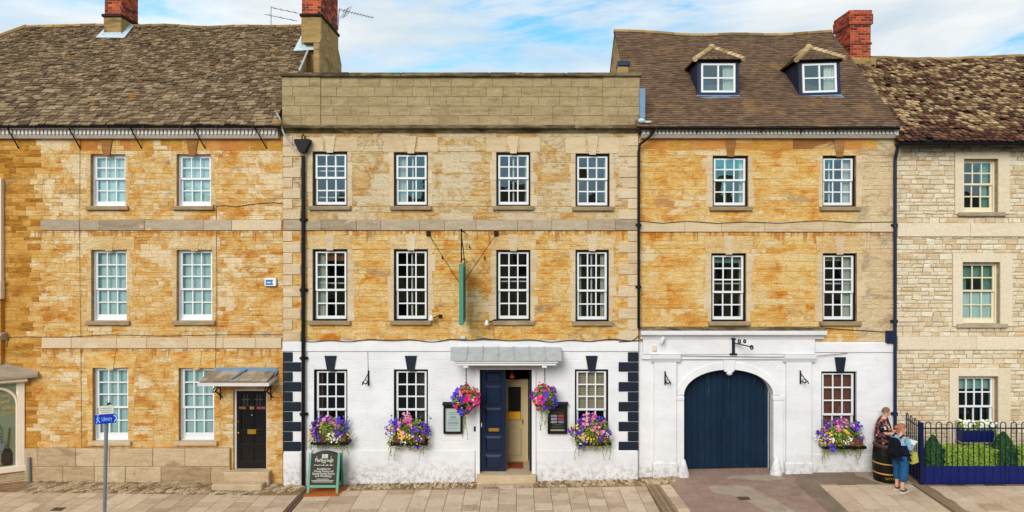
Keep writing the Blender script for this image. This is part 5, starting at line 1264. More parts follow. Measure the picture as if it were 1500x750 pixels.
def basket_hook(label, px, py, y, flip=1, s=1.0):
    o = thing('wall_bracket', label, 'wall bracket', (wx(px, y), y, wz(py, y)))
    x, z = wx(px, y), wz(py, y)
    mb = MB(); mb.bbox(x - .02 * s, x + .02 * s, y - .03, y - .012, z - .20 * s, z + .18 * s, .004); mb.build('back_plate', 'iron', o)
    mb = MB(); mb.tube([(x, y - .02, z - .10 * s), (x + .05 * flip * s, y - .18, z - .13 * s), (x + .08 * flip * s, y - .34 * s, z - .06 * s), (x + .08 * flip * s, y - .38 * s, z - .12 * s)], .014 * s, 6)
    mb.tube([(x, y - .02, z + .12 * s), (x + .05 * flip * s, y - .2, z - .02 * s), (x + .08 * flip * s, y - .34 * s, z - .06 * s)], .012 * s, 6)
    mb.tube([(x + .04 * flip * s + .05 * s * math.cos(t), y - .16, z - .08 * s + .05 * s * math.sin(t)) for t in [i * .6 for i in range(12)]], .009, 5); mb.build('scroll_arm', 'iron', o)
    return o
basket_hook('black scrolled basket bracket on the white wall between the two left ground-floor inn windows', 540, 553, Y2, -1)

# ================================================================== HOUSE 3 : honey stone house with archway and dormers
H3 = thing('archway_house', 'honey stone house with brown tiled roof, two dormers and a blue arched carriage gate', 'house', (wx(1123), 0, 0.2))
X0, X1 = wx(935.5), wx(1312)
u3 = [hole(1044, 1096, 228, 303), hole(1205, 1254, 228, 303)]
m3 = [hole(1042, 1093, 371, 471), hole(1205, 1255, 371, 471)]
g3 = [hole(1203, 1255, 544, 656)]
ga = (wx(1001.5), wx(1132), -0.5, wz(541))
zW = wz(501)
mb = MB(); wall_cells(mb, X0, X1, zW - 0.1, wz(194), u3 + m3, 0.0, 0.24)
shell(mb, X0, X1, 0.0, -0.5, wz(192), 7.4); W3 = mb.build('wall', 'mortar1', H3, recalc=False)
zb0, zb1 = wz(340), wz(325)
st = coursed(X0, X1, zW, wz(198), u3 + m3 + [(X0, X1, zb0, zb1)], (0.09, 0.19), (0.25, 0.75)); lay(st, 0.0, 'ochre3', W3, proud=(0.003, 0.010), joint=0.006)
band(H3, X0 + .02, wx(1285), wz(219), wz(203), 0.0, 0.010, 'frieze', (0.5, 1.1), 'frieze_stone', lambda x: random.choice(('frieze', 'ochre1b', 'key_brown', 'ochre1b', 'frieze')))
band(H3, X0 + .02, wx(1309), zb0 + .005, zb1, 0.0, 0.045, 'dress', (0.9, 1.6))
spec = [dict(second=[('v', .42)], curtain=[('R', C, .18)]), dict(second=[('v', .3)], curtain=[('R', C, .28)])]
for h, k in zip(u3, spec): window(H3, h, 0.0, 2, 2, **k); jambs(H3, h, 0.0, 'dress', (.07, .2)); keystone(H3, (h[0] + h[1]) / 2, h[3] - .03, wz(205), .16, .28, 0.0, 'key_brown', .035)
spec = [dict(second=[('h', .55)], curtain=[('P', 'curtain_g', .25), ('R', C, .12)]), dict(second=[('h', .55)], curtain=[('R', C, .32), ('P', 'blind_y', .2)])]
for h, k in zip(m3, spec): window(H3, h, 0.0, 3, 2, **k); jambs(H3, h, 0.0, 'dress', (.08, .22)); lintel(H3, h, 0.0, 'pale_jamb', wz(346) - h[3], .18, key='dress', kproud=.022)
# white ground floor with elliptical arch
yw = -0.006; zs, zc = wz(578), wz(541)
mb = MB(); wall_cells(mb, X0, X1 - .001, -0.5, zW, g3 + [ga], yw, 0.26)
n = 28; cxa, rx = (ga[0] + ga[1]) / 2, (ga[1] - ga[0]) / 2; rz_ = zc - zs
arc = [(cxa - rx * math.cos(PI * i / n), zs + rz_ * math.sin(PI * i / n)) for i in range(n + 1)]
for i in range(n):
    (a, p), (b, q) = arc[i], arc[i + 1]
    mb.add([(a, yw, p), (b, yw, q), (b, yw, zc), (a, yw, zc)], [(0, 1, 2, 3)]); mb.add([(a, yw, p), (a, 0.34, p), (b, 0.34, q), (b, yw, q)], [(0, 1, 2, 3)])
for xx in (ga[0], ga[1]): mb.add([(xx, 0.2, -.5), (xx, .36, -.5), (xx, .36, zs), (xx, .2, zs)], [(0, 1, 2, 3)])
WP3 = mb.build('painted_wall', 'white_wall', H3, recalc=False)
st = coursed(wx(1190), X1 - .01, -0.1, zW - .28, [(g3[0][0] - .01, g3[0][1] + .01, g3[0][2], g3[0][3])], (.2, .3), (.4, .9)); mb = MB()
for s in st: stone_geo(mb, s, yw, .010, U(.0012, .0034), .012, .004, U(0, 1), .0008)
mb.build('painted_stones', 'white_wall', WP3, kind='stuff', recalc=False)
# archivolt and jambs
mb = MB(); rw = 0.17
o1 = [(cxa - (rx + rw) * math.cos(PI * i / n), zs + (rz_ + rw) * math.sin(PI * i / n)) for i in range(n + 1)]
for i in range(n):
    A, B, Cc, Dd = arc[i], arc[i + 1], o1[i + 1], o1[i]
    mb.add([(A[0], yw - .03, A[1]), (B[0], yw - .03, B[1]), (Cc[0], yw - .03, Cc[1]), (Dd[0], yw - .03, Dd[1])], [(0, 1, 2, 3)])
    mb.add([(Dd[0], yw - .03, Dd[1]), (Cc[0], yw - .03, Cc[1]), (Cc[0], yw, Cc[1]), (Dd[0], yw, Dd[1])], [(0, 1, 2, 3)]); mb.add([(A[0], yw - .03, A[1]), (A[0], yw + .01, A[1]), (B[0], yw + .01, B[1]), (B[0], yw - .03, B[1])], [(0, 1, 2, 3)])
mb.build('arch_moulding', 'white_wall', H3)
for (a, b) in ((ga[0] - .26, ga[0]), (ga[1], ga[1] + .26)):
    mb = MB(); mb.bbox(a, b, yw - .05, yw + .01, -0.2, zs - .13, .012); mb.bbox(a - .02, b + .0, yw - .07, yw + .01, zs - .13, zs - .03, .012); mb.build('arch_pier', 'white_wall', H3)
for (x, s) in ((ga[0], -1), (ga[1], 1)):
    mb = MB(); mb.lathe([(.0, .42), (.05, .40), (.10, .22), (.15, .06), (.17, -.15)], (x + s * .04, -0.12, gz(x)), 12); mb.build('wheel_guard_stone', 'white_wall', H3, smooth=True)
keystone(H3, cxa, zc - .04, wz(527), .24, .28, yw, 'white_wall', .09)
# pilasters, entablature
for (a, b) in ((957, 990), (1150, 1187)):
    mb = MB(); mb.bbox(wx(a), wx(b), -.10, .0, gz(wx(a)) - .1, wz(527), .012); mb.bbox(wx(a - 2), wx(b + 1), -.13, 0, gz(wx(a)) - .1, wz(676), .015)
    mb.build('pilaster', 'white_wall', H3)
    mb = MB(); z_ = wz(527); mb.prism([(0, z_ - .04), (-.11, z_ - .04), (-.13, z_), (-.17, z_ + .06), (-.18, z_ + .14), (0, z_ + .14)], 'x', wx(a - 4), wx(b + 5)); mb.build('capital', 'white_wall', H3)
mb = MB(); mb.bbox(wx(941), wx(1192), -.09, 0, wz(518.5), wz(496), .01); mb.bbox(wx(939), wx(1193), -.07, 0.0, wz(526), wz(518.7), .01); mb.build('entablature', 'white_wall', H3)
mb = MB(); za, zc_ = wz(496), wz(481); h_ = zc_ - za
mb.prism([(0, za), (-.10, za), (-.12, za + h_ * .25), (-.20, za + h_ * .45), (-.26, za + h_ * .5), (-.27, za + h_ * .85), (-.22, za + h_ * .9), (0, zc_)], 'x', wx(937), wx(1205)); mb.build('gate_cornice', 'white_wall', H3)
mb = MB(); mb.prism([(-.24, zc_ - .03), (-.24, zc_ - .015), (0, zc_ + .05), (0, zc_ + .01)], 'x', wx(937), wx(1205)); mb.build('lead_capping', 'coping', H3)
mb = MB(); mb.bbox(wx(1193), X1 - .002, -.045, 0, wz(516), wz(502), .01); mb.build('white_band', 'white_wall', H3)
mb = MB(); mb.bbox(wx(1188), X1 - .002, -.04, 0, -.2, wz(665), .015); mb.build('plinth', 'white_wall', H3)
window(H3, g3[0], yw, 3, 2, sillm='white_wall', sill=.04, sill_ext=.03, curtain=[('S', 'blind_b', 0.0)])
keystone(H3, (g3[0][0] + g3[0][1]) / 2 + .02, wz(545), wz(523), .18, .28, yw, 'navy_quoin', .035)
# gate leaves of planks
GT = thing('carriage_gate', 'weathered dark blue double plank gate filling the white arch', 'gate', (cxa, .36, gz(cxa)))
nP = 14; gw = (ga[1] - ga[0] + .1) / nP
for i in range(nP):
    a = ga[0] - .05 + i * gw; xm_ = a + gw / 2; u_ = min(1, abs(xm_ - cxa) / rx)
    top = zs + rz_ * math.sqrt(max(0, 1 - u_ * u_)) + .12
    mb = MB(); mb.bbox(a + .002, a + gw - .002, .36 + U(0, .006), .40, gz(a) + .03, top, .004, U(0, 1)); mb.build('gate_plank', 'gate_blue', GT)
mb = MB(); mb.box(ga[0] - .05, ga[1] + .05, .40, .43, gz(cxa) + .3, zs); mb.build('gate_rail', 'gate_blue', GT)
mb = MB(); mb.bbox(cxa + .0 - .03 - .03, cxa + .02, .325, .36, gz(cxa) + .05, wz(612, .3), .006); mb.build('meeting_stile', 'gate_blue', GT)
mb = MB(); mb.tube([(cxa - .03, .352, wz(612, .3)), (cxa - .03, .352, zc + .02)], .012, 6); mb.build('cover_strip', 'gate_blue', GT)
# arch lamp, bracket, camera, hooks
o = thing('globe_lamp', 'round white globe lamp under the keystone of the gate arch', 'lamp', (cxa, -.05, wz(546)))
x = wx(1068); mb = MB(); mb.ball((x, -.02, wz(545)), .085, 14); mb.build('globe', 'white', o, smooth=True); mb = MB(); mb.tube([(x, -.02, wz(541)), (x, -.02, wz(538))], .045, 8); mb.build('fitting', 'white', o)
o = thing('sign_bracket', 'blue-black iron scrolled sign bracket above the gate arch', 'bracket', (wx(1075), -.1, wz(518)))
x = wx(1074, -.1); mb = MB(); mb.bbox(x - .035, x + .035, -.14, -.095, wz(518), wz(494), .006); mb.bbox(x - .09, x + .09, -.15, -.09, wz(518.6), wz(516.5), .006); mb.bbox(x - .06, x + .06, -.15, -.09, wz(496), wz(494.5), .006); mb.build('bracket_post', 'navy_quoin', o)
mb = MB(); mb.tube([(x, -.12, wz(501)), (x + .25, -.75, wz(508, -.7))], .016, 6)
for (cx_, cy_, cz_, r_) in ((.10, -.28, wz(500, -.28), .04), (.25, -.75, wz(509, -.75), .045), (.16, -.5, wz(500, -.5), .035)):
    mb.tube([(x + cx_ + r_ * math.cos(t) * .7, cy_ + r_ * math.sin(t) * .3, cz_ + r_ * math.sin(t)) for t in [i * .7 for i in range(10)]], .018, 6)
mb.build('scroll_arm', 'navy_quoin', o)
o = thing('security_camera', 'white bullet security camera at the left end of the gate entablature', 'camera', (wx(965), -.1, wz(500)))
mb = MB(); mb.tube([(wx(970), -.16, wz(494)), (wx(964), -.36, wz(500, -.3))], .05, 10); mb.build('camera_body', 'white', o, smooth=False); mb = MB(); mb.tube([(wx(968), -.16, wz(497)), (wx(967), -.09, wz(502))], .018, 6); mb.build('mount', 'white', o)
mb = MB(); mb.bbox(wx(954), wx(960), -.14, -.09, wz(513), wz(505), .006); mb.build('junction_box', 'cream_paint', o)
basket_hook('black scrolled basket bracket on the pilaster left of the gate', 974, 553, -.10, 1, .9)
basket_hook('black scrolled basket bracket on the pilaster right of the gate', 1172, 552, -.10, 1, .9)
cable(H3, [(wx(p), -.105 if p < 1190 else -.05, wz(q)) for p, q in ((958, 519), (1000, 520), (1060, 521), (1130, 522), (1188, 521), (1240, 517))], .008, 'cablepale')
cable(H3, [(wx(p), -.03, wz(q)) for p, q in ((1200, 480), (1230, 482), (1262, 484), (1295, 486))], .010)
cable(H3, [(wx(p), -.06, wz(q)) for p, q in ((937, 324), (970, 327), (1005, 324), (1050, 327), (1090, 325), (1140, 327), (1200, 323), (1250, 326), (1308, 325))], .009)
mb = MB(); mb.bbox(wx(1296), wx(1308), -.12, -.01, wz(502), wz(484), .01); o = mb.build('meter_box', 'dormer_blue', H3)
# roof
sag3 = lambda x, q: q * (-0.13 * math.sin(PI * min(1, max(0, (x - 3) / 7.2))) + 0.02 * math.sin(x * 2.1)) + 0.006 * math.sin(x * 3 + q * 7)
SL3 = Slope(-0.31, wz(186, -.31), 3.6, wz(46, 3.6), sag3)
xa3, xb3 = 3.0, wx(1319, -.3)
RB3 = roof_body(H3, xa3, xb3, SL3, 7.4, 'roof', 'underroof')
dorm = [(wx(1052, .8), 0.8), (wx(1201, .8), 0.8)]
def tiles(sl, xa, xb, tw, ex, th, lift, mat, parent, gap=0.003, jit=0.003, skip=None, varw=0.0, name='roof_tiles', matf=None, low=None, drop=0.0):
    mbs = {}; l = -0.03; k = 0
    while l < sl.L - 0.03:
        x = xa - (tw / 2 if k % 2 else 0)
        while x < xb - .02:
            w_ = tw * U(1 - varw, 1 + varw); a, b = max(x, xa), min(x + w_, xb)
            if b - a > .03 and not (skip and skip((a + b) / 2, l)) and random.random() >= drop:
                mt = matf((a + b) / 2, l) if matf else mat
                sl.tile(mbs.setdefault(mt, MB()), a + gap, b - gap, l, min(l + ex * 1.9, sl.L), th * U(.85, 1.15), lift * U(.85, 1.15), U(0, 1), jit)
            x += w_
        l += ex; k += 1
    for mt, mb in mbs.items(): mb.build(name, mt, parent, kind='stuff', recalc=False)
def in_dormer(x, l):
    y = SL3.P(0, l)[1]
    return any(abs(x - dx) < 0.44 and dy + .05 < y < dy + .9 for dx, dy in dorm)
tiles(SL3, xa3, xb3, .165, .105, .016, .030, 'tile3', RB3, .0025, .004, in_dormer)
ridge_tiles(RB3, xa3 - .02, xb3 + .0, SL3, .45, .10, 'ridge')
for gx_ in (xa3 + .02, xb3 - .08): mb = MB(); gable(mb, gx_, SL3, 6.0, 0, 7); mb.build('gable', 'chim_stone', H3)
dentil_cornice(H3, X0 + .05, wx(1311), 0.0, 188.5, 203)
gutter(H3, wx(937, -.4), wx(1319, -.4), -.345, wz(187, -.34))
mb = MB(); mb.bbox(wx(905, 1.0), wx(921, 1.0), 1.0, 1.4, 9.5, wz(97, 1.0), .02); mb.build('flue_base', 'chim_stone', H3); mb = MB(); mb.bbox(wx(905, 1.0), wx(923, 1.0), .97, 1.4, wz(97, 1.0), wz(89, 1.0), .02); mb.build('flue_cap', 'dormer_blue', H3)
for px in (1024, 1116, 1176, 1226):
    mb = MB(); mb.tube([(wx(px, -.36), -.36, wz(190, -.36)), (wx(px - 8), -.02, wz(203))], .012, 5); mb.build('gutter_stay', 'iron', H3)
# dormers
def dormer(cx, y0, roll, parent, label):
    w = .47; zw0, zw1 = wz(135.5, y0), wz(93, y0)
    rm = Matrix.Translation((cx, y0, zw0)) @ Matrix.Rotation(roll, 4, 'Y') @ Matrix.Translation((-cx, -y0, -zw0))
    ez = zw1 + .06; yb = 2.2
    m_ = MB(); m_.X = rm
    m_.box(cx - w - .08, cx - w, y0, y0 + .08, zw0 - .08, ez); m_.box(cx + w, cx + w + .08, y0, y0 + .08, zw0 - .08, ez); m_.box(cx - w, cx + w, y0 + .001, y0 + .08, zw1, ez); m_.box(cx - w, cx + w, y0, y0 + .08, zw0 - .08, zw0)
    for s in (-1, 1):
        x_ = cx + s * (w + .075)
        m_.add([(x_, y0 + .02, zw0 - .15), (x_, y0 + .02, ez), (x_, yb, ez)], [(0, 1, 2)])
    D_ = m_.build('dormer', 'dormer_blue', parent); D_['label'] = label
    sb_ = MB(); sb_.X = rm; a, b = cx - w + .02, cx + w - .02; t_ = .05
    sb_.box(a, a + t_, y0 - .015, y0 + .05, zw0, zw1); sb_.box(b - t_, b, y0 - .015, y0 + .05, zw0, zw1); sb_.box(a + t_, b - t_, y0 - .014, y0 + .05, zw0, zw0 + t_); sb_.box(a + t_, b - t_, y0 - .014, y0 + .05, zw1 - t_, zw1)
    sb_.box((a + b) / 2 - .02, (a + b) / 2 + .02, y0 - .012, y0 + .04, zw0 + t_, zw1 - t_); sb_.box(a + t_, b - t_, y0 - .01, y0 + .04, (zw0 + zw1) / 2 - .018, (zw0 + zw1) / 2 + .018); sb_.build('casement', 'white', D_)
    for i in range(2):
        for j in range(2):
            p = MB(); p.X = rm; xa_ = a + t_ + (b - a - 2 * t_) * i / 2; xb_ = a + t_ + (b - a - 2 * t_) * (i + 1) / 2; za_ = zw0 + t_ + (zw1 - zw0 - 2 * t_) * j / 2; zb_ = zw0 + t_ + (zw1 - zw0 - 2 * t_) * (j + 1) / 2
            p.add([(xa_, y0 + .02, za_), (xb_, y0 + .02, za_), (xb_, y0 + .02, zb_), (xa_, y0 + .02, zb_)], [(0, 1, 2, 3)]); p.build('pane', 'glass', D_)
    drape(b - .3, b, y0 + .12, zw0, zw1, 3, .02).build('curtain', 'curtain', D_)
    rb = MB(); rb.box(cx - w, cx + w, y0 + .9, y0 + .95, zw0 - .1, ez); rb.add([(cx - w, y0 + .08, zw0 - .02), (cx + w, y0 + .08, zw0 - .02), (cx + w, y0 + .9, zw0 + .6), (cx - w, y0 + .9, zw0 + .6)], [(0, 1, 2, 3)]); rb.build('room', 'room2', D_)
    # hipped roof
    m_ = MB(); m_.X = rm; e = w + .17; ya = y0 - .12; az = wz(70, 1.45) - .03; ay = 1.42; yr = 2.6
    m_.add([(cx - e, ya, ez), (cx + e, ya, ez), (cx, ay, az), (cx - e, yb + .3, ez), (cx + e, yb + .3, ez), (cx, yr, az)], [(0, 1, 2), (0, 2, 5, 3), (1, 4, 5, 2)]); m_.build('dormer_roof', 'underroof', D_)
    # tiles on front hip and side slopes
    tl = MB(); tl.X = rm
    A, Bp, Ap = Vector((cx - e, ya, ez)), Vector((cx + e, ya, ez)), Vector((cx, ay, az))
    def run(P, Q, top, topQ, n_):
        nrm_ = (Q - P).cross(top - P).normalized()
        if nrm_.z < 0: nrm_ = -nrm_
        for i in range(n_):
            f0, f1 = i / n_, min(1, (i + 1.8) / n_)
            l0, r0, l1, r1 = P.lerp(top, f0), Q.lerp(topQ, f0), P.lerp(top, f1), Q.lerp(topQ, f1)
            k_ = max(1, int((r0 - l0).length / .16))
            for j in range(k_):
                q0, q1 = j / k_ + .01, (j + 1) / k_ - .01
                vs = [l0.lerp(r0, q0) + nrm_ * .025, l0.lerp(r0, q1) + nrm_ * .025, l1.lerp(r1, q1), l1.lerp(r1, q0)]
                tl.add([tuple(v) for v in vs] + [tuple(v + nrm_ * .016) for v in vs], [(0, 1, 5, 4), (1, 2, 6, 5), (3, 0, 4, 7), (4, 5, 6, 7)], U(0, 1))
    R2 = Vector((cx, yr, az))
    run(A, Bp, Ap, Ap, 7); run(Vector((cx - e, yb + .3, ez)), A, R2, Ap, 7); run(Bp, Vector((cx + e, yb + .3, ez)), Ap, R2, 7)
    tl.build('dormer_tiles', 'tile3', D_, kind='stuff', recalc=False)
    for P in (A, Bp):
        for i in range(8):
            p0, p1 = P.lerp(Ap, i / 8 - .01), P.lerp(Ap, (i + 1.25) / 8)
            bt = MB(); bt.X = rm; bt.tube([tuple(p0 + Vector((0, -.012, .03))), tuple(p1 + Vector((0, -.0, .015)))], [.075, .05], 8, t=U(0, 1)); bt.build('bonnet_tile', 'bonnet', D_)
    bt = MB(); bt.X = rm; bt.ball((cx, ay, az + .03), .10, 10); bt.tube([(cx, ay, az + .02), (cx, yr, az + .02)], .07, 8); bt.build('ridge_cap', 'bonnet', D_, smooth=True)
    m_ = MB(); m_.X = rm; m_.add([(cx - w - .14, y0 - .16, zw0 - .235), (cx + w + .14, y0 - .16, zw0 - .235), (cx + w + .1, y0 - .005, zw0 - .07), (cx - w - .1, y0 - .005, zw0 - .07)], [(0, 1, 2, 3)]); m_.build('lead_apron', 'leadblue', D_)
dormer(dorm[0][0], .8, 0.0, RB3, 'left dormer window with bonnet-tiled hipped roof'); dormer(dorm[1][0], .8, -0.03, RB3, 'right dormer window, leaning slightly')

# ================================================================== HOUSE 4 : rubble stone
H4 = thing('rubble_house', 'pale rubble-stone house with mossy tiled roof behind blue railings', 'house', (wx(1420), 0, .28))
X0, X1 = wx(1312.5), wx(1590)
gl4 = [hole(1411, 1461, 233, 311), hole(1409, 1464, 384, 474), hole(1403, 1461, 551, 648)]
outer = [hole(1398, 1478, 222, 314), hole(1395, 1482, 371, 478), hole(1390, 1479, 539, 652)]
mb = MB(); wall_cells(mb, X0, X1, -.5, wz(206), gl4, 0, .22); shell(mb, X0, X1, 0, -.5, wz(206), 7.4); W4 = mb.build('wall', 'mortar4', H4, recalc=False)
bands4 = [(X0, X1, wz(347), wz(327)), (X0, X1, wz(512.5), wz(493))]
st = coursed(X0, X1, -.1, wz(208), outer + bands4, (.075, .14), (.12, .36))
lay(st, 0.0, 'rubble4', W4, proud=(.007, .020), joint=.015, cham=.014, jit=.012, bow=.004)
for b_ in bands4: band(H4, b_[0] + .02, b_[1], b_[2] + .005, b_[3], 0, .05, 'dress4', (1.2, 2.0))
for h, o_ in zip(gl4, outer):
    for (a, b, c, d, nm) in ((o_[0], h[0], o_[2], o_[3], 'surround_jamb'), (h[1], o_[1], o_[2], o_[3], 'surround_jamb'), (h[0] + .001, h[1] - .001, h[3], o_[3], 'surround_head')):
        block(H4, nm, a, b, c, d, 0, .045, 'dress4', .008)
sp4 = [dict(curtain=[('R', 'curtain_g', .32)]), dict(curtain=[('L', 'curtain_g', .3), ('R', 'curtain_g', .3), ('P', 'curtain_g', .4), ('N', 'net', .75)]), dict(curtain=[('P', 'roman', .38)])]
for i, (h, k) in enumerate(zip(gl4, sp4)):
    window(H4, h, 0, 2, 2, cols=(4 if i == 2 else 3), fm=('cream_paint' if i < 2 else 'white'), bm=('cream_paint' if i < 2 else 'dress4'), box=.04, rec=.11, low_rail=.11, bottom=.5, sill_ext=.16, sillm='band', **k)
sag4 = lambda x, q: q * (0.05 * math.cos((x - 9) * 0.9) - .02) + .01 * math.sin(x * 5 + q * 8)
SL4 = Slope(-.32, wz(208, -.32), 3.6, wz(84, 3.6), sag4)
XR4 = X1 + 5.0
RB4 = roof_body(H4, xb3 - .06, XR4, SL4, 7.4, 'roof', 'underroof')
tiles(SL4, xb3 - .06, XR4, .165, .125, .026, .048, 'tile4', RB4, .024, .022, None, .25, 'roof_tiles', matf=lambda x, l: 'tile4r' if (l < .55 + .2 * math.sin(x * 3) or random.random() < .24) else 'tile4', drop=.07)
mb = MB(); mb.box(X1 + .001, XR4 - .15, 0.0, 7.4, -.5, wz(206)); mb.build('end_wall', 'rubble4', H4)
mb = MB(); gable(mb, XR4 - .2, SL4, 6.0, 0, 7); mb.build('gable', 'chim_stone', H4)
ridge_tiles(RB4, xb3 + .3, XR4, SL4, .45, .10, 'ridge')
gutter(H4, wx(1312, -.38), XR4, -.39, wz(210, -.38), .075); mb = MB(); mb.box(X0 + .02, XR4, -.30, -.02, wz(214), wz(207)); mb.build('fascia', 'black', H4)
xp = wx(1311.5, -.1); pipe(H4, [(wx(1316, -.38), -.36, wz(215, -.36)), (xp, -.14, wz(226, -.1)), (xp, -.09, wz(234, -.1)), (xp, -.09, gz(xp) - .02)], .042, 'dormer_blue', [(xp, -.09, wz(q)) for q in (330, 470, 605)])
# brick chimney between house 3 and 4
cx0, cx1 = wx(1245.5, 3.2), wx(1275.5, 3.2); zt_ = wz(15, 3.2); zbs = wz(86, 3.2) - .8
bricks_box(RB4, cx0, cx1, 3.2, 4.2, zbs, zt_ - .42, 'brick3')
bricks_box(RB4, cx0 - .05, cx1 + .05, 3.15, 4.25, zt_ - .42, zt_ - .12, 'brick3', name='corbelled_brickwork'); bricks_box(RB4, cx0 - .03, cx1 + .03, 3.17, 4.23, zt_ - .12, zt_, 'brick3', name='cap_brickwork')
bricks_box(RB4, cx0 - .03, cx1 + .03, 3.17, 4.23, wz(65, 3.2), wz(62, 3.2), 'brick3', name='string_brickwork')
mb = MB(); mb.bbox(cx0 - .12, cx1 + .12, 3.08, 4.3, zbs, wz(85.5, 3.2), .03); mb.build('mortar_fillet', 'chim_stone', RB4)

# ================================================================== plants
def rvec():
    while True:
        v = Vector((U(-1, 1), U(-1, 1), U(-1, 1)))
        if .05 < v.length < 1: return v.normalized()
def leaf_quad(mb, p, nrm, size, t, asp=.55):
    a = nrm.orthogonal().normalized(); a.rotate(Matrix.Rotation(U(0, 6.28), 3, nrm)); b = nrm.cross(a)
    p = Vector(p); k = nrm * size * .18
    mb.add([tuple(p - a * size), tuple(p - b * size * asp + k), tuple(p + a * size), tuple(p + b * size * asp + k)], [(0, 1, 2), (0, 2, 3)], t)
def bloom(mb, p, nrm, r, t, n=5):
    a = nrm.orthogonal().normalized(); a.rotate(Matrix.Rotation(U(0, 6.28), 3, nrm)); b = nrm.cross(a); p = Vector(p)
    vs = [tuple(p - nrm * r * .35)]
    for i in range(n * 2):
        q = PI * i / n; rr = r * (1.0 if i % 2 == 0 else .72)
        vs.append(tuple(p + (a * math.cos(q) + b * math.sin(q)) * rr + nrm * r * (.12 if i % 2 == 0 else .0)))
    mb.add(vs, [(0, i + 1, (i + 1) % (2 * n) + 1) for i in range(2 * n)], t)
def trail(root, x, y, z, length, mat='leafy'):
    mb = MB(); lm = MB(); pts = []; n = 7; ph = U(0, 6)
    for i in range(n): pts.append((x + .03 * math.sin(ph + i * .9), y - .02 * math.sin(i), z - length * i / (n - 1)))
    mb.tube(pts, .005, 4); st_ = mb.build('stem', 'stem', root)
    for i in range(int(length / .012)):
        q = U(0, 1); p = pts[min(int(q * (n - 1)), n - 2)]; leaf_quad(lm, (p[0] + U(-.03, .03) * (1.2 - q), p[1] + U(-.03, .03), z - length * q), rvec(), U(.012, .024) * (1.2 - .5 * q), U(0, 1), .8)
    lm.build('trailing_leaves', mat, root, kind='stuff', recalc=False)
def planting(root, f, n_leaf, blooms, lf='leaf', ls=(.02, .045), lf2='leafy', out=(0, -1, .4)):
    """f() -> (point, outward, height fraction) on the mound; blooms = [(material, count, size, filter)]"""
    a, b = MB(), MB()
    for i in range(n_leaf):
        p, o_, h = f(U(0.3, 1.0)); leaf_quad(a if random.random() < .68 else b, p, (o_ + rvec() * .8).normalized(), U(*ls), U(0, 1))
    a.build('foliage', lf, root, kind='stuff', recalc=False); b.build('light_foliage', lf2, root, kind='stuff', recalc=False)
    for mat, cnt, size, flt in blooms:
        mb = MB(); k = 0; tries = 0; cen = []
        while k < cnt and tries < cnt * 120:
            tries += 1; p, o_, h = f(U(.94, 1.08))
            if flt and not flt(p, h): continue
            if len(cen) < max(5, cnt // 7): cen.append(p)                 # blooms of one plant sit together
            elif min((p - q).length for q in cen) > .10: continue
            bloom(mb, p, (o_ + rvec() * .45 + Vector(out) * .5).normalized(), size * U(.85, 1.35), U(0, 1)); k += 1
        if mb.v: mb.build(mat[2:] + '_blooms', mat, root, kind='stuff', recalc=False)
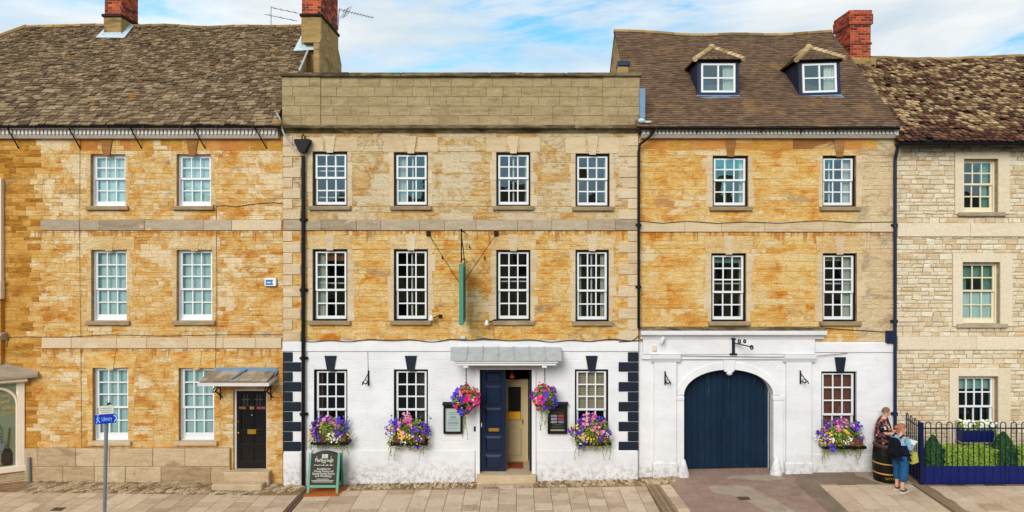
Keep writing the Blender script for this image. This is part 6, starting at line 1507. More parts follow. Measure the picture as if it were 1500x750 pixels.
def window_box(label, px0, px1, py0, py1, y, seed, yaw=None):
    random.seed(seed)
    ym = y - .22; x0, x1 = wx(px0, ym), wx(px1, ym); zt = wz(py0, ym); zb = wz(py1, ym)
    o = thing('window_box', label, 'window box', ((x0 + x1) / 2, y, zb), 'flower boxes under the ground-floor windows')
    mb = MB(); mb.bbox(x0 + .12, x1 - .06, y - .34, y - .012, zb, zb + .07, .01); mb.build('shelf', 'black', o)
    mb = MB(); mb.prism([(y - .30, zb + .07), (y - .03, zb + .07), (y - .02, zb + .24), (y - .32, zb + .24)], 'x', x0 + .2, x1 - .14); mb.build('trough', 'terracotta', o)
    mb = MB(); mb.box(x0 + .22, x1 - .16, y - .29, y - .04, zb + .20, zb + .235); mb.build('soil', 'soil', o)
    cx, rx = (x0 + x1) / 2, (x1 - x0) / 2; H_ = zt - zb
    def f(k):
        th = U(0, 2 * PI); ph = U(-.62, 1.0)
        lump = .94 + .14 * math.sin(th * 5 + ph * 4 + seed) + U(-.08, .06)
        d = Vector((math.cos(th) * math.cos(ph * PI / 2), -abs(math.sin(th)) * math.cos(ph * PI / 2) if random.random() < .85 else math.sin(th) * .3, math.sin(ph * PI / 2)))
        p = Vector((cx + d.x * rx * .97 * k * lump, min(y - .03, y - .16 + d.y * .24 * k * lump), zb + .34 * H_ + d.z * H_ * .66 * k * lump)); return p, d, (p.z - zb) / H_
    planting(o, f, 3200, [('p_violet', 125, .033, lambda p, h: h > .28 and (abs(p.x - cx) > rx * .42 or random.random() < .3)), ('p_blue', 55, .032, lambda p, h: abs(p.x - cx) > rx * .3), ('p_pink', 52, .036, lambda p, h: h > .35 and abs(p.x - cx - rx * .05) < rx * .5),
                          ('p_yellow', 42, .026, lambda p, h: .15 < h < .75 and p.x < cx + rx * .2), ('p_white', 80, .020, lambda p, h: .05 < h < .45), ('p_orange', 10, .026, lambda p, h: h < .5), ('p_hot', 14, .03, lambda p, h: h > .5)], ls=(.018, .038))
    for i in range(6): trail(o, cx + U(-.9, .9) * rx, y - U(.2, .33), zb + U(.05, .2), U(.22, .5) if i % 3 == 0 else U(.12, .25))
    for q in (-.8, .55): trail(o, cx + q * rx, y - .3, zb + .15, .52); trail(o, cx + q * rx + .05, y - .3, zb + .15, .42)
    # a few flowers reaching up
    mb = MB(); bl = MB()
    for i in range(6):
        x = cx + U(-.85, .85) * rx; a = Vector((x, y - .15, zb + H_ * .6)); b = a + Vector((U(-.1, .1), U(-.05, .05), H_ * U(.25, .45))); mb.tube([a, b], .004, 4); bloom(bl, b, Vector((0, -.8, .6)), .026, U(0, 1))
    mb.build('flower_stems', 'stem', o, kind='stuff'); bl.build('tall_blooms', 'p_violet', o, kind='stuff', recalc=False)
    return o
window_box('flower box of purple and pink petunias behind the chalkboard', 450, 516, 612, 650, Y2, 21)
window_box('flower box of purple and pink petunias under the second ground-floor inn window', 565, 631, 610, 651, Y2, 22)
window_box('flower box of purple and pink petunias right of the entrance, beside the dark quoins', 837, 898, 610, 651, Y2, 23)
window_box('flower box of purple and pink petunias near the man and barrel', 1197, 1270, 616, 656, yw, 24)
def basket(label, px, py, r, y, seed, side):
    random.seed(seed)
    cx, cz = wx(px, y), wz(py, y)
    o = thing('hanging_basket', label, 'hanging basket', (cx, y, cz - r), 'hanging baskets beside the inn door')
    mb = MB(); mb.lathe([(.02, -.24), (.10, -.21), (.16, -.12), (.18, 0.0), (.17, .01), (.0, .01)], (cx, y, cz - .03), 14); mb.build('basket', 'soil', o)
    mb = MB(); zt = wz(538, y)
    for k in range(3):
        q = k * 2.1; mb.tube([(cx + .16 * math.cos(q), y + .16 * math.sin(q), cz), (cx, y, cz + r + .12)], .005, 4)
    for k in range(int((zt - cz - r - .1) / .045)):
        z = cz + r + .12 + k * .045; mb.tube([(cx + .016 * math.cos(t) * (1 if k % 2 else .3), y + .016 * math.cos(t) * (.3 if k % 2 else 1), z + .03 * math.sin(t)) for t in [i * .9 for i in range(8)]], .006, 4)
    mb.build('chain', 'iron', o)
    def f(k):
        d = rvec(); lump = 1 + .15 * math.sin(d.x * 5 + seed) * math.cos(d.z * 4) + U(-.1, .1)
        p = Vector((cx, y, cz)) + Vector((d.x * r * 1.0, d.y * r * .85, d.z * r * 1.05)) * k * lump; return p, d, d.z
    planting(o, f, 1700, [('p_hot', 95, .046, lambda p, h: h < .35 and (p.x - cx) * side > -r * .15), ('p_blue', 95, .040, lambda p, h: h < .75 and (p.x - cx) * side < r * .35), ('p_violet', 70, .036, None), ('p_red', 22, .040, lambda p, h: h > .55), ('p_pink', 26, .036, lambda p, h: -.2 < h < .7), ('p_hot', 22, .036, None)], ls=(.02, .04))
    for i in range(4): trail(o, cx + U(-.35, .25) * r, y - U(0, .15), cz - r * .7, U(.35, .85))
    return o
basket('full hanging basket left of the inn door, above the white menu case', 683, 584, .325, -.5, 31, 1)
basket('smaller hanging basket right of the inn door, above the dark poster case', 798, 582, .29, -.5, 32, -1)
random.seed(77)

# ================================================================== menu cases
def menu_case(label, px0, px1, py0, py1, poster):
    y = Y2; x0, x1, z0, z1 = wx(px0, y), wx(px1, y), wz(py1, y), wz(py0, y)
    o = thing('menu_case', label, 'menu case', ((x0 + x1) / 2, y, z0))
    mb = MB(); mb.box(x0, x1, y - .075, y - .012, z0, z1); mb.build('back_box', 'iron', o)
    mb = MB(); t = .055; yf = y - .11
    mb.bbox(x0, x0 + t, yf, y - .076, z0, z1, .006); mb.bbox(x1 - t, x1, yf, y - .076, z0, z1, .006); mb.bbox(x0 + t, x1 - t, yf, y - .076, z0, z0 + t, .006); mb.bbox(x0 + t, x1 - t, yf, y - .076, z1 - t * 1.5, z1, .006); mb.build('frame', 'iron', o)
    mb = MB(); mb.prism([(y - .14, z1), (y - .14, z1 + .02), (y - .012, z1 + .06), (y - .012, z1)], 'x', x0 - .025, x1 + .025); mb.build('hood', 'iron', o)
    mb = MB(); mb.box(x0 + t, x1 - t, y - .084, y - .077, z0 + t, z1 - t * 1.5); p = mb.build('sheet', 'poster' if poster else 'paper', o)
    cx = (x0 + x1) / 2; w = x1 - x0 - 2 * t; zz = lambda q: z0 + t + (z1 - z0 - 2.5 * t) * q
    if poster:
        def tw(s, x, q, sz, m_, wd): text_mesh(s, sz, m_, 'lettering', p, face_xf(x, y - .086, zz(q)), width=wd, extrude=.001)
        M.setdefault('pl_red', simple('poster_red', lin(210, 90, 80), .5, .3)); M.setdefault('pl_lilac', simple('poster_lilac', lin(206, 200, 226), .5, .3)); M.setdefault('pl_blue', simple('poster_blue', lin(150, 176, 226), .5, .3)); M.setdefault('pl_gold', simple('poster_gold', lin(150, 130, 90), .5, .3))
        mb = MB()
        for (row, q) in enumerate((.66, .53, .40)):
            pass
        rows = [(.67, 'pl_lilac', 'pl_red'), (.54, 'pl_lilac', 'pl_red'), (.41, 'pl_lilac', 'pl_blue')]
        for q, c1_, c2_ in rows:
            for (s_, c_) in ((-1, c1_), (1, c2_)):
                mb = MB(); k = 5
                for i in range(k):
                    a = cx + s_ * w * .23 - w * .2 + i * w * .4 / k; h_ = .030 * U(.8, 1.1); mb.box(a, a + w * .4 / k * .8, y - .088, y - .0835, zz(q) - h_, zz(q) + h_)
                mb.build('lettering', c_, p)
        mb = MB(); mb.box(cx - w * .38, cx + w * .38, y - .088, y - .0835, zz(.80), zz(.81)); mb.box(cx - w * .3, cx + w * .3, y - .088, y - .0835, zz(.28), zz(.30)); mb.box(cx - w * .38, cx + w * .38, y - .088, y - .0835, zz(.18), zz(.20)); mb.build('small_print', 'pl_gold', p)
        mb = MB(); mb.box(cx - w * .46, cx + w * .46, y - .088, y - .0835, zz(.03), zz(.09)); mb.build('pale_strip', 'notice', p)
    else:
        mb = MB()
        for q, f_ in ((.80, .55), (.74, .62), (.64, .4), (.60, .5), (.56, .36), (.49, .74), (.40, .7), (.36, .76), (.32, .72), (.24, .6), (.14, .74)): mb.box(cx - w * f_ / 2, cx + w * f_ / 2, y - .0865, y - .0835, zz(q), zz(q) + .010)
        mb.build('small_print', 'ink', p)
    mb = MB(); mb.add([(x0 + t, yf + .01, z0 + t), (x1 - t, yf + .01, z0 + t), (x1 - t, yf + .01, z1 - t * 1.5), (x0 + t, yf + .01, z1 - t * 1.5)], [(0, 1, 2, 3)]); mb.build('pane', 'glass_low', o)
menu_case('black wall case with a white printed menu left of the inn door', 650, 678, 592, 634, False)
menu_case('black wall case with a dark coloured poster right of the inn door', 802, 830.5, 592, 634, True)

# ================================================================== chalkboard A-sign on its mat
ax, ay = wx(474, -.72), -.72; az = gz(ax)
mb = MB(); mx0, mx1 = wx(446, -.9), wx(497, -.9)
pts = [(mx0, -1.0), (mx1, -1.0), (wx(509, -.25), -.22), (wx(457, -.25), -.22)]
mb.add([(x, y, gz(x) - .01) for x, y in pts] + [(x, y, gz(x) + .014) for x, y in pts], [(4, 5, 6, 7), (0, 1, 5, 4), (1, 2, 6, 5), (2, 3, 7, 6), (3, 0, 4, 7)]); o = mb.build('mat', 'mat'); tag(o, 'rust-orange mat under the chalkboard on the pavement', 'mat')
A = thing('chalkboard_sign', 'standing chalkboard in a pale teal frame with white lettering by the drainpipe', 'sign board', (ax, ay, az))
zg = az + .014; W_ = .70; Hb = .99; tilt = math.radians(13)
RA = Matrix.Translation((ax, ay - .10, zg)) @ Matrix.Rotation(-tilt, 4, 'X')
RBk = Matrix.Translation((ax + .03, ay + .36, zg)) @ Matrix.Rotation(tilt, 4, 'X')
def board_shape(m, w, z0, z1, arch, y0, y1):
    n = 10; pr = [(-w / 2, z0), (w / 2, z0), (w / 2, z1)] + [(w / 2 - w * i / n, z1 + arch * math.sin(PI * i / n)) for i in range(1, n)] + [(-w / 2, z1)]
    m.prism(pr, 'y', y0, y1)
for X_, nm, back in ((RA, 'front', False), (RBk, 'back', True)):
    m_ = MB(); m_.X = X_
    for s in (-1, 1): m_.bbox(s * (W_ / 2 - .0) - .03, s * (W_ / 2) + .03, -.02, .02, 0, Hb - .06, .006)
    m_.bbox(-W_ / 2 + .03, W_ / 2 - .03, -.018, .018, .13, .19, .006); m_.build(nm + '_frame', 'teal_pale' if not back else 'teal', A)
    m_ = MB(); m_.X = X_; board_shape(m_, W_ - .07, .19, Hb - .09, .09, -.010, .012); m_.build(nm + '_board', 'chalk', A)
    if not back: fb = A.children[-1]
def at(z, x=0.0, dy=-.0125): return RA @ Matrix.Translation((x, dy, z)) @ Matrix.Rotation(PI / 2, 4, 'X')
text_mesh('Marlborough', .115, 'letter', 'lettering', fb, at(.765), width=.44, extrude=.001); text_mesh('ARMS', .04, 'letter', 'lettering', fb, at(.71), extrude=.001)
for s, z, w in (('Available for', .565, .34), ('Private Parties and', .51, .46), ('Special Family Events', .455, .54), ('and Weddings', .40, .40)): text_mesh(s, .07, 'letter', 'lettering', fb, at(z), width=w, extrude=.0015)
m_ = MB(); m_.X = RA
for k in range(5):                                                    # little crest of columns above the name
    m_.box(-.055 + k * .03, -.055 + k * .03 + .018, -.0145, -.010, .825, .895)
m_.box(-.06, .085, -.0145, -.010, .895, .905); m_.box(-.06, .085, -.0145, -.010, .815, .823); m_.box(-.19, -.183, -.0145, -.01, .80, .86); m_.box(.16, .167, -.0145, -.01, .80, .87); m_.build('crest', 'letter', fb)
m_ = MB(); m_.X = RA
for k in range(14): x = -.24 + k * .035; m_.box(x, x + .022, -.0145, -.010, .645 + .006 * math.sin(k * 2), .660 + .006 * math.sin(k * 2.3))
for z, w in ((.33, .32), (.295, .56), (.265, .50)):
    k = int(w / .03)
    for i in range(k): x = -w / 2 + i * .03; m_.box(x, x + .022, -.0145, -.010, z - .006, z + .006)
m_.build('small_print', 'letter', fb)

# ================================================================== finger post
yP = -3.0; xP = wx(152.5, yP); zg = gz(xP)
P_ = thing('sign_post', 'grey steel street post carrying a blue arrow sign at the left', 'sign post', (xP, yP, zg))
lean = .035; ztop = wz(592, yP)
pp = lambda z: (xP + lean * (z - zg) / (ztop - zg) * 1.6 + .0, yP, z)
mb = MB(); mb.tube([pp(zg - .05), pp(ztop)], .038, 12); mb.lathe([(.042, 0), (.03, .03), (.0, .035)], pp(ztop), 10); mb.build('pole', 'galv', P_, smooth=False)
def sgn(x0, x1, z0, z1, arrow, y, rise): 
    m_ = MB(); X = Matrix.Translation((x0, y, z0)) @ Matrix.Rotation(-rise, 4, 'Y'); m_.X = X; w, h = x1 - x0, z1 - z0
    pr = [(0, 0), (w - (h * .38 if arrow else 0), 0)] + ([(w, h / 2)] if arrow else []) + [(w - (h * .38 if arrow else 0), h), (0, h)]
    return m_, pr, X, w, h
m_, pr, X, w, h = sgn(wx(141.5, yP), wx(176.5, yP), wz(621, yP), wz(607.5, yP), True, yP - .05, .10)
m_.prism(pr, 'y', -.012, .0); bs = m_.build('arrow_sign', 'bluesign', P_); bs['label'] = 'blue arrow-shaped Library sign'
tx = lambda a, b: X @ Matrix.Translation((a, -.0135, b)) @ Matrix.Rotation(PI / 2, 4, 'X')
text_mesh('Library', .13, 'bluelet', 'lettering', bs, tx(w * .52, h * .5), width=w * .42, extrude=.001)
m_ = MB(); m_.X = X; ch = .035
m_.prism([(w * .80, h * .14), (w * .80 + ch, h * .14), (w * .80 + ch + h * .30, h * .5), (w * .80 + ch, h * .86), (w * .80, h * .86), (w * .80 + h * .30, h * .5)], 'y', -.016, -.012)
def bar2(a, b, t): 
    d = Vector((b[0] - a[0], b[1] - a[1])); n_ = Vector((-d.y, d.x)).normalized() * t; m_.prism([(a[0] - n_.x, a[1] - n_.y), (b[0] - n_.x, b[1] - n_.y), (b[0] + n_.x, b[1] + n_.y), (a[0] + n_.x, a[1] + n_.y)], 'y', -.016, -.012)
fx_, fz_ = w * .15, h * .5
bar2((fx_, fz_ + .055), (fx_ - .005, fz_ - .005), .014); bar2((fx_ - .005, fz_), (fx_ - .04, fz_ - .075), .008); bar2((fx_, fz_), (fx_ + .035, fz_ - .07), .008); bar2((fx_, fz_ + .05), (fx_ - .035, fz_ + .005), .006); bar2((fx_, fz_ + .05), (fx_ + .04, fz_ + .02), .006)
m_.lathe([(.0, -.004), (.016, 0), (.0, .004)], (0, 0, 0), 8); m_.v = m_.v[:-24]; m_.f = m_.f[:-16]; m_.t = m_.t[:-16]; m_.m = m_.m[:-16]
m_.prism([(fx_ + .004 + .015 * math.cos(t), fz_ + .078 + .015 * math.sin(t)) for t in [i * PI / 4 for i in range(8)]], 'y', -.016, -.012)
m_.build('walker_and_arrow', 'bluelet', bs)
m_, pr, X, w, h = sgn(wx(147.5, yP), wx(169, yP), wz(606, yP), wz(594, yP), False, yP - .05, .05); m_.prism(pr, 'y', -.01, 0); ns = m_.build('notice_plate', 'notice', P_)
m_ = MB(); m_.X = X
for q, f_ in ((.70, .74), (.45, .82), (.22, .6)): m_.box(w * (.5 - f_ / 2), w * (.5 + f_ / 2), -.0125, -.0095, h * q - .006, h * q + .006)
m_.build('small_print', 'ink', ns)
mb = MB(); mb.tube([pp(ztop - .02), (pp(ztop)[0] + .09, yP - .03, ztop + .03)], .02, 6); mb.ball(pp(ztop), .04, 8); mb.build('clamp', 'iron', P_)
for z in (wz(604, yP), wz(616, yP)):
    mb = MB(); q = pp(z); mb.box(q[0] - .045, q[0] + .045, yP - .05, yP + .042, z - .015, z + .015); mb.build('band_clip', 'galv', P_)

# ================================================================== barrel bin
bxx, byy = wx(1298.5, -.66), -.66; bz = gz(bxx)
B_ = thing('barrel_bin', 'black barrel-shaped litter bin with gold hoops beside the couple', 'litter bin', (bxx, byy, bz))
br = lambda z: .285 + .035 * math.sin(PI * min(1, max(0, z / .84)))
mb = MB(); mb.lathe([(0, .012)] + [(br(z), z + .012) for z in [i * .05 for i in range(18)]] + [(.24, .86), (.24, .60)], (bxx, byy, bz), 28); mb.build('staves', 'barrel', B_, smooth=False)
for z in (.22, .46):
    mb = MB(); mb.lathe([(br(z) + .002, z - .016), (br(z) + .007, z - .012), (br(z) + .007, z + .012), (br(z) + .002, z + .016)], (bxx, byy, bz), 28); mb.build('hoop', 'gold', B_, smooth=True)
mb = MB(); mb.lathe([(.30, .84), (.31, .86), (.30, .90), (.22, .91), (.21, .86)], (bxx, byy, bz), 28); mb.build('rim', 'rimbrown', B_, smooth=True)
mb = MB()
for (a0, a1, z0_, z1_) in ((-2.3, -1.5, .68, .81),):
    n = 10
    for (p, q, r_, s_) in ((a0, a1, z0_ - .015, z0_), (a0, a1, z1_, z1_ + .015), (a0 - .05, a0, z0_ - .015, z1_ + .015), (a1, a1 + .05, z0_ - .015, z1_ + .015)):
        vs = []
        for i in range(n + 1):
            t = p + (q - p) * i / n
            for z in (r_, s_): rr = br(z) + .012; vs.append((bxx + rr * math.cos(t), byy + rr * math.sin(t), bz + z + .012))
        mb.add(vs, [(2 * i, 2 * i + 2, 2 * i + 3, 2 * i + 1) for i in range(n)])
mb.build('opening_surround', 'rimbrown', B_)
def bend(z0):
    def f(c):
        t = -PI / 2 - .15 + c.x / .31; rr = br(z0 + c.y) + .004 + c.z; return Vector((bxx + rr * math.cos(t), byy + rr * math.sin(t), bz + z0 + c.y))
    return f
text_mesh('LITTER', .07, 'gold', 'lettering', B_, None, width=.24, bend=bend(.12), extrude=.001)

# ================================================================== railings and front garden
RL = thing('railings', 'royal blue hoop-topped railings with corrugated lower panel around the front garden', 'railings', (wx(1420, -.97), -.97, gz(11)))
yr_ = -.97; xc = wx(1349.5, yr_); xw = wx(1327, 0); xe = wx(1580, yr_); zr0 = gz(xc); Hr = 1.43
zr1 = wz(620, yr_)
mb = MB(); mb.bbox(xc - .04, xc + .04, yr_ - .04, yr_ + .04, zr0 - .05, zr1 + .02, .006); mb.build('corner_post', 'rail_dark', RL)
def hoops(fp, L, n0=0.0, sp=.128):
    i = 0; s = n0
    while s + sp < L:
        mb = MB(); a, b = s, s + sp; r = sp / 2; zt_ = zr1 - .02 - r + .05
        pts = [fp(a, zr0 + .40), fp(a, zt_)] + [fp(a + r - r * math.cos(PI * k / 8), zt_ + r * math.sin(PI * k / 8)) for k in range(1, 8)] + [fp(b, zt_), fp(b, zr0 + .40)]
        mb.tube(pts, .012, 7); mb.build('hoop_bar', 'rail_dark', RL); s += 2 * sp
front = lambda s, z: (xc + .10 + s, yr_, z); 
side_d = Vector((xw - xc, -.02 - yr_, 0)); sL = side_d.length; sd_ = side_d.normalized()
sidef = lambda s, z: (xc + sd_.x * (s + .06), yr_ + sd_.y * (s + .06), z)
hoops(front, xe - xc - .1); hoops(sidef, sL - .05)
for fp, L in ((front, xe - xc - .1), (sidef, sL - .06)):
    for z in (zr1 - .12, zr0 + .42): mb = MB(); mb.tube([fp(-.06, z), fp(L, z)], .018, 6); mb.build('rail', 'rail_dark', RL)
# corrugated panels: folded sheet
def corrug(fp, L, nx, ny, mat):
    mb = MB(); n = int(L / .025); vs = []
    for z in (zr0 + .015, zr0 + .44):
        for i in range(n + 1):
            ph = i % 8; off = (0, .0, .03, .03, .03, .03, 0, 0)[ph]; p = fp(L * i / n, z); vs.append((p[0] + nx * off, p[1] + ny * off, p[2]))
    mb.add(vs, [(i, i + 1, n + 2 + i, n + 1 + i) for i in range(n)]); return mb.build('lower_panel', mat, RL)
corrug(lambda s, z: (xc + .04 + s, yr_ - .02, z), xe - xc - .04, 0, -1, 'rail_blue'); corrug(lambda s, z: sidef(s, z), sL - .08, -.9, -.3, 'rail_dark')
mb = MB(); mb.box(wx(1471, yr_) - .02, wx(1471, yr_) + .02, yr_ - .06, yr_ + .02, zr0, zr0 + .45); mb.build('panel_joint', 'rail_dark', RL)
g = MB(); g.box(xw + .05, xe, yr_ + .06, -.03, zr0 - .1, zr0 + .32); struct(g.build('garden_bed', 'soil'))
def topiary(label, px, top, r, y, seed):
    random.seed(seed); x = wx(px, y); z0 = zr0 + .32; H_ = wz(top, y) - z0
    o = thing('topiary', label, 'topiary bush', (x, y, z0), 'clipped evergreen cones')
    mb = MB(); mb.tube([(x, y, z0), (x, y, z0 + H_ * .8)], [.03, .01], 6); mb.build('trunk', 'stem', o)
    mb = MB()
    mb.lathe([(r * .72 * (1 - (i / 8) ** 3.0) + .01, H_ * i / 8 * .93) for i in range(9)], (x, y, z0), 12, t=.02)
    for i in range(3600):
        q = U(0, 1); th = U(0, 6.283); rr = r * (1 - q ** 3.0) * U(.74, 1.08) * (1 + .06 * math.sin(th * 3 + q * 7)) + .02; d = Vector((math.cos(th), math.sin(th), .4))
        leaf_quad(mb, (x + rr * math.cos(th), y + rr * math.sin(th), z0 + q * H_), (d + rvec() * .7).normalized(), U(.014, .034), U(0, 1))
    mb.build('crown', 'yew', o, recalc=False)
topiary('dark clipped evergreen cone inside the railing corner', 1367, 638, .20, -.62, 51); topiary('dark clipped evergreen cone right of the garden window box', 1470, 633, .26, -.60, 52)
def hedge(label, px0, px1, top, y, d, seed):
    random.seed(seed); x0, x1 = wx(px0, y), wx(px1, y); z0 = zr0 + .32; H_ = wz(top, y) - z0
    o = thing('box_hedge', label, 'hedge', ((x0 + x1) / 2, y, z0))
    mb = MB(); mb.box(x0 + .04, x1 - .04, y - d / 2 + .04, y + d / 2 - .04, z0, z0 + H_ - .05, .05); mb.build('inner_twigs', 'yew', o)
    mb = MB()
    for i in range(int(5200 * (x1 - x0) / 1.3)):
        x = U(x0, x1); s = random.random(); lump = .03 * math.sin(x * 9) + .02 * math.sin(x * 23)
        if s < .45: p = (x, y + U(-d / 2, d / 2), z0 + H_ + lump + U(-.04, .03)); n = Vector((0, -.2, 1))
        else: p = (x, y - d / 2 + U(-.03, .05) + lump * .5, z0 + U(0, H_)); n = Vector((0, -1, .4))
        leaf_quad(mb, p, (n + rvec() * .8).normalized(), U(.014, .03), U(0, 1))
    mb.build('leaves', 'box', o, kind='stuff', recalc=False)
hedge('low bright green box hedge behind the railings under the window', 1379, 1456, 655, -.50, .35, 53); hedge('low bright green box hedge at the right edge behind the railings', 1485, 1560, 655, -.50, .35, 54)
# blue window box with white flowers
random.seed(61); x0, x1 = wx(1404, -.2), wx(1450, -.2); zb, zt = wz(645, -.2), wz(629, -.2)
o = thing('window_box', 'royal blue window box with white flowers behind the railings', 'window box', ((x0 + x1) / 2, -.1, zb))
mb = MB(); mb.prism([(-.34, zb), (-.13, zb), (-.11, zt), (-.37, zt)], 'x', x0, x1); mb.build('trough', 'rail_blue', o)
mb = MB(); mb.box(x0, x1, -.30, -.0, zb - .06, zb); mb.build('shelf', 'band', o)
def f(k):
    x = U(x0 - .05, x1 + .12); d = Vector((U(-.3, .3), U(-1, .2), U(0, 1))).normalized(); p = Vector((x, -.22 + d.y * .15 * k, zt + .02 + max(0, d.z) * .22 * k - (.25 if x > x1 else 0) * random.random())); return p, d, d.z
planting(o, f, 700, [('p_white', 90, .034, lambda p, h: h > .3)], lf='box', ls=(.02, .045)); random.seed(99)

# ================================================================== people
def skin_mesh(name, J, E, mat, parent, root, X, sub=2, smooth=True):
    """J: name -> (pos, rx, ry) ; E: list of name pairs"""
    keys = list(J); idx = {k: i for i, k in enumerate(keys)}
    me = bpy.data.meshes.new(name); me.from_pydata([tuple(X @ Vector(J[k][0])) for k in keys], [(idx[a], idx[b]) for a, b in E], [])
    o = bpy.data.objects.new(name, me); COL.objects.link(o)
    o.modifiers.new('skin', 'SKIN')
    sv = me.skin_vertices[0].data
    for k in keys:
        r = J[k][1]; r2 = J[k][2] if len(J[k]) > 2 else r
        sv[idx[k]].radius = (r, r2); sv[idx[k]].use_root = (k == root)
    s = o.modifiers.new('sub', 'SUBSURF'); s.levels = sub; s.render_levels = sub
    dg = bpy.context.evaluated_depsgraph_get(); dg.update()
    m2_ = bpy.data.meshes.new_from_object(o.evaluated_get(dg), depsgraph=dg)
    bpy.data.objects.remove(o); m2_.name = name; m2_.materials.clear(); m2_.materials.append(M[mat])
    m2_.polygons.foreach_set('use_smooth', [True] * len(m2_.polygons))
    return link(bpy.data.objects.new(name, m2_), parent)
def hand(J, E, wrist, key, d, up, size=1.0):
    """palm and five fingers starting at joint `wrist`, pointing along d"""
    w = Vector(J[wrist][0]); d = Vector(d).normalized(); up = Vector(up).normalized(); s = d.cross(up).normalized()
    J[key + 'p'] = (tuple(w + d * .055 * size), .030 * size, .016 * size); E.append((wrist, key + 'p'))
    for i, (o_, l) in enumerate(((-.024, .055), (-.008, .066), (.008, .062), (.024, .048))):
        a = w + d * .095 * size + s * o_ * size; b = a + (d * .8 - up * .5) * l * .55 * size; c = b + (d * .25 - up * .9) * l * .5 * size
        for n_, q in (('a', a), ('b', b), ('c', c)): J[key + str(i) + n_] = (tuple(q), .0085 * size)
        E += [(key + 'p', key + str(i) + 'a'), (key + str(i) + 'a', key + str(i) + 'b'), (key + str(i) + 'b', key + str(i) + 'c')]
    a = w + d * .03 * size - s * .035 * size; b = a + (d * .7 - s * .5) * .035 * size
    J[key + 'ta'] = (tuple(a), .010 * size); J[key + 'tb'] = (tuple(b), .009 * size); E += [(key + 'p', key + 'ta'), (key + 'ta', key + 'tb')]
def face_bits(o, X, hc, yaw, pitch, hairm, glasses, hair_kind):
    Hm = X @ Matrix.Translation(hc) @ Matrix.Rotation(yaw, 4, 'Z') @ Matrix.Rotation(pitch, 4, 'Y')   # local +x = face direction
    m_ = MB(); m_.X = Hm
    for s in (-1, 1): m_.ball((.088, s * .032, .012), .011, 8)
    m_.build('eyes', 'white', o, smooth=True)
    m_ = MB(); m_.X = Hm
    for s in (-1, 1): m_.ball((.097, s * .032, .012), .005, 6)
    m_.build('pupils', 'dark_cloth', o, smooth=True)
    m_ = MB(); m_.X = Hm; m_.tube([(.092, -.022, -.052), (.099, 0, -.054), (.092, .022, -.052)], .005, 6); m_.build('mouth', 'p_red', o)
    m_ = MB(); m_.X = Hm
    for s in (-1, 1): m_.ball((-.005, s * .082, -.0), .024, 8, (.6, .4, 1.2))
    m_.tube([(.088, 0, .02), (.115, 0, -.018), (.092, 0, -.028)], [.007, .014, .008], 6); m_.build('ears_and_nose', 'skin', o, smooth=True)
    m_ = MB(); m_.X = Hm; n, k = 16, 9; vs = []
    for i in range(k + 1):                                     # hair cap: a lumpy shell over crown, sides and nape
        th = PI * .60 * i / k
        for j in range(n):
            q = 2 * PI * j / n; front = max(0, math.cos(q)); lim = th * (1 - .50 * front)
            r = 1 + .05 * math.sin(j * 5 + i * 3) * math.sin(th)
            vs.append(((.098 * math.sin(lim) * math.cos(q)) * r - .006, .087 * math.sin(lim) * math.sin(q) * r, .118 * math.cos(lim) * r + .005))
    m_.add(vs, [(i * n + j, i * n + (j + 1) % n, (i + 1) * n + (j + 1) % n, (i + 1) * n + j) for i in range(k) for j in range(n)])
    if hair_kind == 'bun': m_.ball((-.105, 0, -.005), .052, 10, (1, 1.1, 1)); m_.ball((-.06, 0, -.075), .05, 10, (1, 1.3, 1))
    m_.build('hair', hairm, o, smooth=True)
    if glasses:
        m_ = MB(); m_.X = Hm
        for s in (-1, 1):
            m_.tube([(.106, s * .034 + .024 * math.cos(t), .010 + .019 * math.sin(t)) for t in [i * PI / 6 for i in range(13)]], .0028, 5); m_.tube([(.104, s * .058, .014), (.0, s * .084, .02)], .0028, 4)
        m_.tube([(.107, -.011, .014), (.107, .011, .014)], .0028, 4); m_.build('glasses', 'iron', o)
def head_joints(J, E, neck, hc, yaw, pitch):
    R_ = Matrix.Rotation(yaw, 3, 'Z') @ Matrix.Rotation(pitch, 3, 'Y'); c = Vector(hc)
    P = lambda x, z: tuple(c + R_ @ Vector((x, 0, z)))
    J['h0'] = (P(.012, -.075), .058, .064); J['h1'] = (P(.0, -.02), .078, .088); J['h2'] = (P(-.004, .045), .078, .090); J['h3'] = (P(-.004, .088), .050, .058)
    E += [(neck, 'h0'), ('h0', 'h1'), ('h1', 'h2'), ('h2', 'h3')]

